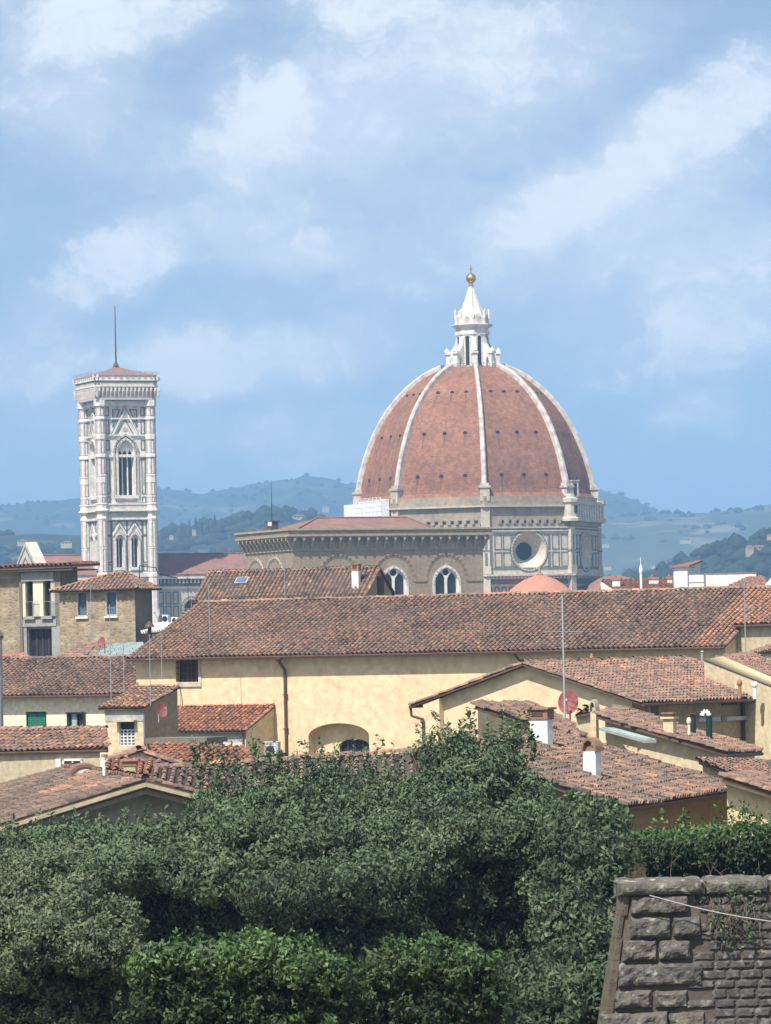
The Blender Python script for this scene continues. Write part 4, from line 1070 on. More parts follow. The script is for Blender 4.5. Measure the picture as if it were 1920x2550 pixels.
    for k in range(4):
        f = Face(sc, A_C+k*math.pi/2)
        nb = 17
        for i in range(nb):
            a = -(H+1.6)+2*(H+1.6)*i/(nb-1)
            fprism_pts = [(H+1.1, Z1(600)), (H+1.4, Z1(590)), (H+1.85, Z1(500)), (H+1.85, Z1(440)), (H+1.1, Z1(440))]
            m.hexa([f.p(a-0.15, z, o) for o, z in fprism_pts], [f.p(a+0.15, z, o) for o, z in fprism_pts], 'marble')
            if i < nb-1:
                w = 2*(H+1.6)/(nb-1)
                arc = [(a+0.15, Z1(470)), (a+w*0.35, Z1(447)), (a+w*0.65, Z1(447)), (a+w-0.15, Z1(470)), (a+w-0.15, Z1(440)), (a+0.15, Z1(440))]
                fprism(m, f, [arc[5], arc[0], arc[1]], H+1.5, H+1.83, 'marble'); fprism(m, f, [arc[2], arc[3], arc[4]], H+1.5, H+1.83, 'marble')
        for i in range(11):
            a = -(H+1.2)+2*(H+1.2)*i/10
            fprism(m, f, circle(a, Z1(275), 0.36, 10), H+1.7, H+1.88, 'pale_stone')
        fbox(m, f, -0.2-H-1.2, 0.2-H-1.2, Z1(325), Z1(225), H+1.7, H+2.0, 'marble')
        fbox(m, f, H+1.0, H+1.4, Z1(325), Z1(225), H+1.7, H+2.0, 'marble')
    obj('cornice', m, None, t)
    m = MB(); e = H+1.95
    for k in range(4):
        f = Face(sc, A_C+k*math.pi/2)
        for j in range(12):
            a = -e+0.9+2*(e-0.9)*j/11; m.tube(f.p(a, Z1(245), e), f.p(a, Z1(170), e-0.1), 0.05, n=4, mat='galvanised')
        for zz in (235, 212, 190, 172): m.tube(f.p(-e+0.9, Z1(zz), e), f.p(e-0.9, Z1(zz), e), 0.06, n=4, mat='galvanised')
    obj('railing', m, None, t)
    m = MB()
    e = H+1.5; zr = Z1(235)
    prof = [(e, zr), (e*0.62, Z1(165)), (e*0.3, Z1(115)), (0.55, Z1(70))]
    rows = []
    for (ee, z) in prof:
        rows += [Face(sc, A_C).p(sx*ee, z, so*ee) for sx, so in ((-1, 1), (1, 1), (1, -1), (-1, -1))]
    m.add(rows, [(j*4+i, j*4+(i+1) % 4, (j+1)*4+(i+1) % 4, (j+1)*4+i) for j in range(3) for i in range(4)]+[(12, 13, 14, 15)], 'far_tile')
    obj('roof', m, None, t)
    m = MB(); c = (sc.x, sc.y)
    m.lathe(c, [(0.7, Z1(75)), (0.65, Z1(40)), (0.4, Z1(0)), (0.25, Z1(-20))], 10, 'rust_pipe'); zt = zat(c[0], c[1], 762)
    m.tube((*c, Z1(-20)), (*c, zt), 0.2, 0.09, 6, 'rust_pipe')
    obj('flagpole', m, None, t)
build_campanile()
ramped('zinc_tile', [(0,(0.2,0.26,0.25)),(1,(0.3,0.36,0.35))], 0.5, 0.3, 0.2)
ramped('white_tile', [(0,(0.55,0.55,0.54)),(1,(0.8,0.8,0.78))], 0.7, 0.3, 0.2)
# ------------------------------------------------------------------ the battlemented hall (stone palace) in front of the cathedral
def build_hall():
    a = R_(24); D = 750
    q = P(729, 1400, D); A = Vector((q.x, q.y, 0))
    F = Face(A[:2], a); L = F.s_at(1205, 30); G_len = 21.5
    E = A+dirv(a)*(-G_len)
    G = Face(E[:2], a-math.pi/2)            # the left face, s runs from far to near corner
    n_ = Vector((0, 0, 0))
    Z = lambda y4: F.z_at(0, 1240+y4/2.45)
    t = thing('stone_hall', 'square brown stone hall with corbelled parapet and two light pointed windows before the dome', 'building', A+F.u*(L/2)-F.n*(G_len/2))
    m = MB()
    X = lambda x4: F.s_at(560+x4/2.45, 30)
    zsp = Z(515); win = []
    for xc in (1035, 1355):
        c = X(xc); w = 2.35
        win.append((c, pointed_arch(c-w, c+w, Z(760), Z(540), 3.0)))
    fwall(m, F, rect(0, L, 0, Z(320)), [h for c, h in win], 0.7, 'brown_stone')
    fwall(m, G, rect(0, G_len, 0, Z(320)), [], 0.5, 'brown_stone')
    m.add([F.p(L, 0, 0), F.p(L, 0, -G_len), F.p(L, Z(320), -G_len), F.p(L, Z(320), 0)], [(0, 1, 2, 3)], 'brown_stone')
    m.add([F.p(0, 0, -G_len), F.p(L, 0, -G_len), F.p(L, Z(320), -G_len), F.p(0, Z(320), -G_len)], [(0, 1, 2, 3)], 'brown_stone')
    # hood mouldings joined by a string course
    for (f, cs, w, h) in ((F, [X(700), X(1035), X(1355)], 4.0, 4.7), (G, [G_len*0.22, G_len*0.62], 4.2, 4.4)):
        last = 0
        for c in cs:
            arc = round_arch(c-w, c+w, zsp, zsp, 16, h)[2:]
            fstrip(m, f, arc, 0.36, -0.1, 0.14, 'pale_stone' if f is G else 'brown_stone')
            fstrip(m, f, round_arch(c-w+0.35, c+w-0.35, zsp, zsp, 16, h-0.35)[2:], 0.25, -0.1, 0.07, 'brown_stone')
            if c-w > last+0.3: fbox(m, f, last, c-w, zsp-0.2, zsp+0.2, -0.1, 0.14, 'brown_stone')
            last = c+w
        fbox(m, f, last, L if f is F else G_len, zsp-0.2, zsp+0.2, -0.1, 0.14, 'brown_stone')
    c = X(700); fprism(m, F, round_arch(c-2.6, c+2.6, Z(760), Z(540), 12, 3.0), 0, 0.12, 'pale_stone')
    body = obj('wall', m, None, t)
    for c, h in win:
        m = MB(); fpane(m, F, h, -0.68, 'dark_glass'); w = 2.35
        li = [pointed_arch(c-w+0.35, c-0.22, Z(755), Z(520), 1.5), pointed_arch(c+0.22, c+w-0.35, Z(755), Z(520), 1.5), circle(c, Z(463), 0.62, 14)]
        fwall(m, F, h, li, 0.3, 'marble', o=-0.25)
        arc = pointed_arch(c-w-0.15, c+w+0.15, Z(760), Z(540), 3.2)
        fstrip(m, F, arc[1:]+[arc[0]], 0.4, -0.3, 0.15, 'marble')
        fbox(m, F, c-0.12, c+0.12, Z(755), Z(530), -0.25, -0.05, 'marble')
        obj('window', m, None, body)
    m = MB(); ov = 1.25
    zt, zl = Z(188), Z(232)
    def ringbox(za, zb, o, mt, inn=0.8):
        fbox(m, F, -o, L+o, za, zb, -inn, o, mt); fbox(m, G, -o-0.0, G_len-inn, za, zb, -inn, o, mt)
        R = Face(F.p(L, 0, 0)[:2], a+math.pi/2); fbox(m, R, inn, G_len+o, za, zb, -inn, o, mt)
        B = Face(F.p(L, 0, -G_len)[:2], a+math.pi); fbox(m, B, inn, L-inn, za, zb, -inn, o, mt)
    ringbox(Z(200), Z(188), ov+0.25, 'corbel_stone'); ringbox(zl, Z(200), ov, 'brown_stone'); ringbox(Z(236), Z(229), ov+0.12, 'corbel_stone')
    ringbox(Z(322), Z(314), 0.2, 'corbel_stone')
    R = Face(F.p(L, 0, 0)[:2], a+math.pi/2)
    for (f, ln) in ((F, L), (G, G_len), (R, G_len)):
        n = int(round(ln/1.72)); p = ln/n
        for i in range(-1, n+2):
            s = i*p
            prof = [(0.0, Z(316)), (0.25, Z(312)), (0.95, Z(270)), (ov, Z(262)), (ov, zl), (0.0, zl)]
            if s < -0.3 or s > ln+0.3: continue
            m.hexa([f.p(s-0.14, z, o) for o, z in prof], [f.p(s+0.14, z, o) for o, z in prof], 'corbel_stone')
            if i < n:
                arc = [(s+0.14, zl)]+[(s+p/2-(p/2-0.14)*math.cos(math.pi*j/8), Z(262)+(Z(243)-Z(262))*math.sin(math.pi*j/8)) for j in range(9)]+[(s+p-0.14, zl)]
                b = [f.p(q, z, ov-0.35) for q, z in arc]; tt = [f.p(q, z, ov-0.04) for q, z in arc]
                tri = tessellate_polygon([[Vector((q, z, 0)) for q, z in arc]]); k = len(arc)
                m.add(b+tt, [tuple(x+k for x in y) for y in tri]+[(j, (j+1) % k, k+(j+1) % k, k+j) for j in range(k)], 'brown_stone')
                fpane(m, f, rect(s+0.14, s+p-0.14, Z(314), zl), 0.03, 'corbel_stone')
    obj('parapet', m, None, t)
    m = MB()
    Fm = Face(F.p(0, 0, -G_len/2)[:2], a)
    sR = F.s_at(1092, 40); zr = Fm.z_at(Fm.s_at(900, 42), 1290); i0 = 1.2; zt_ = zt-0.25
    e = [F.p(i0, zt_, -i0), F.p(sR, zt_, -i0), F.p(sR, zt_, -G_len+i0), F.p(i0, zt_, -G_len+i0)]
    r = [Fm.p(Fm.s_at(790, 42), zr), Fm.p(Fm.s_at(1015, 42), zr)]
    m.add(e+r, [(0, 1, 5, 4), (1, 2, 5), (2, 3, 4, 5), (3, 0, 4), (3, 2, 1, 0)], 'far_tile')
    for (p_, q_) in ((r[0], r[1]), (e[0], r[0]), (e[1], r[1])): m.tube(p_+Vector((0, 0, .08)), q_+Vector((0, 0, .08)), 0.18, n=6, mat='far_tile')
    fbox(m, F, sR-1, L-0.6, zt-0.6, zt-0.3, -G_len+0.6, -0.6, 'far_tile')
    obj('roof', m, None, t)
    b = G.p(7.2, zt-0.2, -1.6)
    ch = thing('chimney', 'dark brick chimney on the left edge of the battlemented hall', 'chimney', b)
    m = MB(); s0 = G.s_at(633, 40); s1 = G.s_at(642, 40)
    fbox(m, G, s0-2.0, s0+1.5, zt-0.2, zt+0.5, -4.5, -1.2, 'far_tile'); fbox(m, G, s0-0.3, s1+0.8, zt+0.3, zt+1.7, -3.6, -2.6, 'wood_brown'); fbox(m, G, s0-0.5, s1+1.0, zt+1.7, zt+1.9, -3.8, -2.4, 'wood_brown')
    obj('stack', m, None, ch)
    s = G.s_at(657, 45); b = G.p(s, zt, -1.5)
    tp = thing('lightning_rod', 'tall thin black rod rising from the battlemented hall', 'mast', b)
    m = MB(); m.tube(b-Vector((0, 0, 1)), Vector((b.x, b.y, zat(b.x, b.y, 1195))), 0.09, 0.04, 5, 'black_metal'); obj('mast', m, None, tp)
    m = MB(); fbox(m, Face(b[:2], a), -0.75, -0.1, b.z+0.9, b.z+1.6, -0.1, 0.1, 'white_metal'); obj('lightning_box', m, None, tp)
build_hall()

# ------------------------------------------------------------------ house builders
def gable_house(t, F, L, Dp, zb, ze, rise, wall, oe=0.6, og=0.3, holes=(), lholes=(), rholes=(), depth=0.3, tile='old_tile', pitch=0.30, patch=None, bias=0.0, gutter=True, spread=0.16, s_in=0.0, both=True):
    "house with its ridge parallel to F; F is the eave side seen, gable ends to its left and right"
    zr = ze+rise; sl = rise/(Dp/2)
    m = MB()
    fwall(m, F, rect(0, L, zb, ze), holes, depth, wall)
    Rt = Face(F.p(L, 0)[:2], F.yaw+math.pi/2); Bk = Face(F.p(L, 0, -Dp)[:2], F.yaw+math.pi); Lf = Face(F.p(0, 0, -Dp)[:2], F.yaw-math.pi/2)
    fwall(m, Bk, rect(0, L, zb, ze), [], depth, wall)
    pent = [(0, zb), (Dp, zb), (Dp, ze), (Dp/2, zr), (0, ze)]
    fwall(m, Rt, pent, rholes, depth, wall); fwall(m, Lf, pent, lholes, depth, wall)
    w = obj('wall', m, None, t)
    T = Tiles(tile, pitch=pitch)
    zo = ze-oe*sl
    T.plane([F.p(-og, zo+0.1, oe), F.p(L+og, zo+0.1, oe), F.p(L+og, zr+0.1, -Dp/2), F.p(-og, zr+0.1, -Dp/2)], bias=bias, patch=patch, spread=spread)
    T.plane([Bk.p(-og, zo+0.1, oe), Bk.p(L+og, zo+0.1, oe), Bk.p(L+og, zr+0.1, -Dp/2), Bk.p(-og, zr+0.1, -Dp/2)], bias=bias, spread=spread)
    T.ridge(F.p(-og, zr+0.17, -Dp/2), F.p(L+og, zr+0.17, -Dp/2))
    for s in (-og+0.08, L+og-0.08):
        T.ridge(F.p(s, zo+0.13, oe), F.p(s, zr+0.13, -Dp/2), r=0.11); T.ridge(F.p(s, zo+0.13, -Dp-oe), F.p(s, zr+0.13, -Dp/2), r=0.11)
    r = T.build('roof', t)
    if gutter:
        g = MB()
        g.tube(F.p(-og, zo+0.02, oe+0.05), F.p(L+og, zo+0.02, oe+0.05), 0.07, n=6, mat='rust_pipe')
        fbox(g, F, 0, L, ze-0.12, ze-0.02, 0.02, oe-0.05, 'wood_brown') if oe > 0.3 else None
        obj('gutter', g, None, r)
    return w, r
def polyhouse(name, label, cat, px3, zb, wall, tile='old_tile', inset=0.35, bias=0.0, pitch=0.30, group=None, patch=None, spread=0.17, ridge=(), gut=True, thick=0.12):
    "house under one plane of tiles; px3: its corners (photo column, row, metres away), the first two are the eave"
    p = [P(*q) for q in px3[:3]]
    n = (p[1]-p[0]).cross(p[2]-p[0]).normalized()
    for q in px3[3:]:
        d = (P(q[0], q[1], 100)-CAM).normalized(); p.append(CAM+d*((p[0]-CAM).dot(n)/d.dot(n)))
    if n.z < 0: n = -n
    c = sum(p, Vector())/len(p)
    t = thing(name, label, cat, (c.x, c.y, zb), group)
    T = Tiles(tile, pitch=pitch); T.plane(p, bias=bias, patch=patch, spread=spread, thick=thick)
    for i, j in ridge: T.ridge(p[i]+Vector((0, 0, 0.05)), p[j]+Vector((0, 0, 0.05)))
    r = T.build('roof', t)
    m = MB(); top = []
    for q in p:
        dv = Vector((c.x-q.x, c.y-q.y, 0)); k = min(0.4, inset*1.4/dv.length); x = q+(c-q)*k
        top.append(x-Vector((0, 0, thick+0.02)))
    bot = [Vector((q.x, q.y, zb)) for q in top]
    m.hexa(bot, top, wall)
    w = obj('wall', m, None, t)
    if gut:
        g = MB(); g.tube(p[0]-Vector((0, 0, 0.1)), p[1]-Vector((0, 0, 0.1)), 0.06, n=6, mat='rust_pipe'); obj('gutter', g, None, r)
    return t, w, r, p, top
def antenna(px, pt, pb, d, label, bars=(), r=0.022, group='television aerials on the roofs', mat='pole_metal', yaw=0.4):
    b = P(px, pb, d); zt = zat(b.x, b.y, pt)
    t = thing('aerial', label, 'antenna', b, group)
    m = MB(); m.tube(b-Vector((0, 0, 0.3)), (b.x, b.y, zt), r, r*0.8, 6, mat); obj('mast', m, None, t)
    for (py, hl, ne) in bars:
        z = zat(b.x, b.y, py); l = hl/FPX*d
        m = MB(); u = lat(yaw); v = dirv(yaw)
        o = Vector((b.x, b.y, z))
        m.tube(o-u*l, o+u*l, 0.014, n=5, mat=mat)
        for i in range(ne):
            q = o+u*(l*(2*i/max(1, ne-1)-1)); h = l*(0.35 if i else 0.6)
            m.tube(q-v*h-Vector((0, 0, h*0.5)), q+v*h+Vector((0, 0, h*0.5)), 0.010, n=4, mat=mat)
        obj('crossbar', m, None, t)
    return t
def dish(px, py, rpx, d, label, yaw=R_(-25), mat='dish_red', tilt=0.35, flat=0.82, arm=True):
    c = P(px, py, d); r = rpx/FPX*d
    t = thing('satellite_dish', label, 'satellite dish', c-Vector((0, 0, r*1.1)), 'satellite dishes')
    n = (dirv(yaw)*math.cos(tilt)+Vector((0, 0, math.sin(tilt)))).normalized(); e = lat(yaw); g = n.cross(e)
    m = MB(); V = []; k = 20
    rings = [0.02, 0.35, 0.7, 0.97, 1.0, 0.97]; dep = [-0.25, -0.215, -0.12, -0.01, 0.0, -0.04]
    for rr, dd in zip(rings, dep):
        for i in range(k):
            a = 2*math.pi*i/k; V.append(c+e*(math.cos(a)*rr*r*flat)+g*(math.sin(a)*rr*r)+n*(dd*r))
    m.add(V, [(j*k+i, j*k+(i+1) % k, (j+1)*k+(i+1) % k, (j+1)*k+i) for j in range(5) for i in range(k)], mat)
    obj('reflector', m, None, t, smooth=True)
    m = MB(); b = c-n*(0.25*r)
    m.tube(b, b-n*0.25, 0.04, n=6, mat='pole_metal'); m.tube(b-n*0.25, b-n*0.25-Vector((0, 0, r*1.4)), 0.035, n=6, mat='pole_metal')
    if arm:
        q = c-g*(r*0.95)*(1 if g.z > 0 else -1); f = c+n*(r*0.85)
        m.tube(q, f, 0.018, n=5, mat='pole_metal'); m.tube(f-n*0.08, f+n*0.04, 0.05, n=6, mat='pole_metal')
    obj('bracket', m, None, t)
    return t
def box_chimney(px0, px1, pt, pb, d, label, wall='white_plaster', capmat='brick_red', cap='brick', yaw=R_(-35), ratio=0.75, side_px=None, extra=0.8):
    "chimney whose front face spans px0..px1 and which stands on a roof at row pb"
    q = P(px0, pb, d); F = Face(q[:2], yaw)
    w = F.s_at(px1, q.z); zb = q.z; zt = zat(q.x, q.y, pt); dp = w*ratio
    t = thing('chimney', label, 'chimney', F.p(w/2, zb, -dp/2), 'chimneys on the roofs')
    H = zt-zb
    m = MB()
    if cap == 'brick':
        zc_ = zb+H*0.70
        fbox(m, F, 0, w, zb-extra, zc_, -dp, 0, wall); obj('stack', m, None, t)
        m = MB(); fbox(m, F, -0.03, w+0.03, zc_, zt-0.06, -dp-0.03, 0.03, capmat); fbox(m, F, -0.09, w+0.09, zt-0.06, zt, -dp-0.09, 0.09, capmat)
        fbox(m, F, w*0.2, w*0.8, zc_+0.08*H, zt-0.10, 0.02, 0.045, 'wood_brown') if H > 1.0 else None
    elif cap == 'arch':
        zc_ = zb+H*0.66
        fbox(m, F, 0, w, zb-extra, zc_, -dp, 0, wall); obj('stack', m, None, t)
        m = MB(); n = 8; k = (zt-zc_)
        out = [(w/2-w*0.62*math.cos(math.pi*i/n), zc_+k*math.sin(math.pi*i/n)) for i in range(n+1)]
        inn = [(w/2-w*0.46*math.cos(math.pi*i/n), zc_+k*0.78*math.sin(math.pi*i/n)) for i in range(n+1)]
        for i in range(n): fprism(m, F, [out[i], inn[i], inn[i+1], out[i+1]], -dp-0.05, 0.05, capmat)
        fbox(m, F, 0.05, w-0.05, zc_, zc_+k*0.35, -dp+0.05, -0.05, capmat)
    else:
        zc_ = zb+H*0.86
        fbox(m, F, 0, w, zb-extra, zc_, -dp, 0, wall); obj('stack', m, None, t)
        m = MB(); fbox(m, F, -0.07, w+0.07, zc_, zc_+H*0.05, -dp-0.07, 0.07, wall); fbox(m, F, 0.03, w-0.03, zc_+H*0.05, zt-0.03, -dp+0.03, -0.03, capmat); fbox(m, F, -0.05, w+0.05, zt-0.03, zt+0.02, -dp-0.05, 0.05, capmat)
    obj('cap', m, None, t)
    return t
def flue(px, pt, pb, rpx, d, label, mat='galvanised', kind='hat', hookpx=0):
    b = P(px, pb, d); zt = zat(b.x, b.y, pt); r = rpx/FPX*d
    t = thing('flue', label, 'flue', b, 'metal and clay flues on the roofs')
    m = MB(); c = (b.x, b.y); H = zt-b.z
    if kind == 'hat':
        m.lathe(c, [(r, b.z-0.4), (r, zt-H*0.18)], 12, mat); obj('pipe', m, None, t)
        m = MB(); m.lathe(c, [(r*0.5, zt-H*0.18), (r*0.5, zt-H*0.1), (r*1.5, zt-H*0.1), (r*0.9, zt-H*0.02), (r*0.1, zt)], 12, mat)
        obj('cap', m, None, t)
    elif kind == 'ball':
        m.lathe(c, [(r*0.8, b.z-0.3), (r*0.7, b.z+H*0.45)], 12, mat); obj('pipe', m, None, t)
        m = MB(); m.sphere((*c, b.z+H*0.68), r*1.2, rz=H*0.32, nu=12, nv=8, mat=mat); obj('cap', m, None, t)
    elif kind == 'hook':
        u = lat(R_(180)); k = hookpx/FPX*d
        m.path([(b.x, b.y, b.z-0.4), (b.x, b.y, zt-r*1.2)], r, 12, mat); obj('pipe', m, None, t)
        m = MB(); q = Vector((b.x, b.y, zt-r*1.2)); pts = [q+u*(k/2-k/2*math.cos(math.pi*i/6))+Vector((0, 0, r*1.1*math.sin(math.pi*i/6))) for i in range(7)]
        m.path(pts, r*0.85, 10, 'white_metal'); obj('elbow', m, None, t)
    else:
        m.lathe(c, [(r, b.z-0.3), (r*0.85, b.z+H*0.55), (r*1.1, b.z+H*0.6), (r*1.1, b.z+H*0.75), (r*0.8, b.z+H*0.78), (r*0.5, zt-H*0.05), (r*0.1, zt)], 12, mat); obj('pipe', m, None, t)
    return t

# ------------------------------------------------------------------ the long yellow building
YA = R_(-26)
def build_yellow():
    q = P(338, 1640, 262); F = Face(q[:2], YA)
    L = F.s_at(1806, 20.5)
    ze = (F.z_at(0, 1640)+F.z_at(L, 1597))/2
    Dp = 17.0
    rp = F.p(F.s_at(1200, 23), 0, -Dp/2); zr = zat(rp.x, rp.y, 1483)
    t = thing('long_house', 'long yellow plastered wing with an arched niche and big brown tiled roof', 'building', F.p(L/2, 8, -Dp/2))
    a0, z1 = F.sz(768, 1834); a1, _ = F.sz(919, 1834); _, zt = F.sz(843, 1801)
    niche = round_arch(a0, a1, 11, z1, 16, zt-z1)
    w0, wz1 = F.sz(437, 1643); w1, wz0 = F.sz(494, 1698)
    def patch(pos):
        s = (pos-np.array(F.A))@np.array(F.u)
        return np.where(s > L-2.0-0.0*s, 0.42, 0.0)
    wall, roof = gable_house(t, F, L, Dp, 5, ze, zr-ze, 'yellow_plaster', oe=0.66, og=0.25, holes=[niche, rect(w0, w1, wz0, wz1)], depth=0.75, patch=patch, pitch=0.31)
    m = MB()
    c = F.s_at(868, 16); zi = F.z_at(c, 1858); zt2 = F.z_at(c, 1841)
    inner = round_arch(c-0.98, c+0.98, 11.1, zi, 12, zt2-zi)
    fwall(m, F, niche, [inner], 0.3, 'yellow_plaster', o=-0.74)
    niche_o = obj('niche', m, None, wall)
    m = MB(); fpane(m, F, inner, -1.0, 'dark_glass')
    for k in (-0.5, 0.0, 0.5): fbox(m, F, c+k-0.03, c+k+0.03, 11.1, zt2-0.05, -0.95, -0.9, 'wood_brown')
    fstrip(m, F, inner[2:], 0.12, -0.95, -0.78, 'wood_brown')
    obj('arched_window', m, None, wall)
    m = MB(); fpane(m, F, rect(w0, w1, wz0, wz1), -0.6, 'wood_brown')
    for k in range(5):
        x = w0+(w1-w0)*(k+0.5)/5; m.tube(F.p(x, wz0, -0.05), F.p(x, wz1, -0.05), 0.022, n=5, mat='rust_pipe')
    for k in range(4):
        z = wz0+(wz1-wz0)*(k+0.5)/4; m.tube(F.p(w0, z, -0.05), F.p(w1, z, -0.05), 0.022, n=5, mat='rust_pipe')
    for k in (0.0, 0.5, 1.0): fbox(m, F, w0+(w1-w0)*k-0.05, w0+(w1-w0)*k+0.05, wz0, wz1, -0.58, -0.5, 'wood_brown')
    fbox(m, F, w0, w1, (wz0+wz1)/2-0.05, (wz0+wz1)/2+0.05, -0.58, -0.5, 'wood_brown')
    wo = obj('grille_window', m, None, wall)
    m = MB(); fbox(m, F, w0-0.08, w1+0.2, wz0-0.28, wz0-0.02, 0, 0.09, 'pale_stone'); fbox(m, F, w1+0.02, w1+0.2, wz0-0.02, wz1, 0, 0.05, 'pale_stone'); obj('sill', m, None, wo)
    s = F.s_at(713, 18)
    m = MB(); zg = ze-0.66*(zr-ze)/(Dp/2)
    m.path([F.p(s-0.1, zg, 0.66), F.p(s-0.1, zg-0.25, 0.6), F.p(s, zg-0.75, 0.12), F.p(s, 8, 0.12)], 0.085, 8, 'rust_pipe')
    m.lathe(F.p(s-0.1, 0, 0.64)[:2], [(0.08, zg-0.3), (0.2, zg-0.1), (0.2, zg)], 8, 'rust_pipe')
    for z in (18.5, 16.5, 14.5): fbox(m, F, s-0.13, s+0.13, z, z+0.06, 0, 0.22, 'rust_pipe')
    obj('downpipe', m, None, wall)
    m = MB(); s2 = F.s_at(1316, 19)
    m.path([F.p(s2-0.6, zg-0.1, 0.6), F.p(s2-0.35, zg-0.45, 0.4), F.p(s2, zg-0.75, 0.12), F.p(s2, zg-3, 0.12)], 0.07, 8, 'rust_pipe')
    obj('downpipe', m, None, wall)
    m = MB(); sc_ = F.s_at(454, 18)
    m.path([F.p(w0+0.3, wz0-0.3, 0.1), F.p(sc_, wz0-0.9, 0.06), F.p(sc_+0.05, wz0-1.6, 0.05), F.p(sc_-0.03, 12, 0.05)], 0.018, 5, 'rust_pipe'); obj('cable', m, None, wall)
    # set back wing further along
    W = Face(F.p(L+0.03, 0, -1.75)[:2], YA); ze2 = W.z_at(0.5, 1556)
    t2 = thing('house', 'set back beige wing past the end of the long yellow house', 'building', W.p(5, 8, -6))
    gable_house(t2, W, 12, 13.4, 6, ze2, (zr-ze2)*0.98, 'beige_plaster', oe=0.3, og=0.0, patch=lambda pos: np.where((pos-np.array(W.A))@np.array(W.u) < 1.6, 0.42, 0.02))
    return F, L, ze
FY, LY, ZEY = build_yellow()

# ------------------------------------------------------------------ gabled house with chimney and skylight behind the long ridge
def build_skylight_house():
    q = P(489, 1487, 332); F = Face(q[:2], YA)
    L = F.s_at(913, 24.5); ze = (F.z_at(0, 1489)+F.z_at(L, 1477))/2; Dp = 4.4
    rp = F.p(L*0.6, 0, -Dp/2); zr = zat(rp.x, rp.y, 1422)
    t = thing('house', 'narrow gabled house with mossy tiles and a skylight behind the long ridge', 'house', F.p(L/2, 3, -Dp/2))
    Rt = Face(F.p(L, 0)[:2], YA+math.pi/2)
    w, r = gable_house(t, F, L, Dp, 2, ze, zr-ze, 'ochre_and_shade_plaster', oe=0.45, og=0.15, tile='mossy_tile', pitch=0.34)
    m = MB(); fbox(m, Rt, Dp*0.42, Dp*0.62, 2, ze+(zr-ze)*0.7, -0.02, 0.15, 'wood_brown'); obj('boarding', m, None, w)
    sl = (zr-ze)/(Dp/2); s0 = F.s_at(569, 25.5); s1 = F.s_at(600, 25.5)
    m = MB(); n = Vector(F.n)*sl/math.hypot(sl, 1)+Vector((0, 0, 1/math.hypot(sl, 1)))
    def rp_(s, k): return F.p(s, ze+(zr-ze)*k, -Dp/2*k)+n*0.22
    b = [rp_(s0, 0.48), rp_(s1, 0.48), rp_(s1, 0.72), rp_(s0, 0.72)]
    m.hexa([x-n*0.2 for x in b], [x+n*0.04 for x in b], 'galvanised'); c = sum(b, Vector())/4
    m.hexa([c+(x-c)*0.82+n*0.03 for x in b], [c+(x-c)*0.82+n*0.06 for x in b], 'blue_glass')
    obj('skylight', m, None, r)
    box_chimney(876, 893, 1404, 1462, 326.6, 'tall white chimney with brick top on the narrow gabled house', cap='brick', yaw=YA, ratio=0.7)
    m = MB(); m.tube(F.p(L-0.2, ze-0.35, 0.1), F.p(L-0.2, 2, 0.1), 0.06, n=6, mat='rust_pipe'); obj('downpipe', m, None, w)
build_skylight_house()
antenna(710, 1403, 1500, 325, 'aerial with a rake of short rods before the narrow gabled house', [(1408, 14, 7)])
antenna(522, 1455, 1583, 256, 'bent thin aerial at the left end of the long ridge', [(1462, 3, 3)])
antenna(469, 1425, 1500, 345, 'small dark aerial with crossed rods just left of the narrow gabled house', [(1432, 8, 4), (1440, 5, 3)], mat='black_metal')

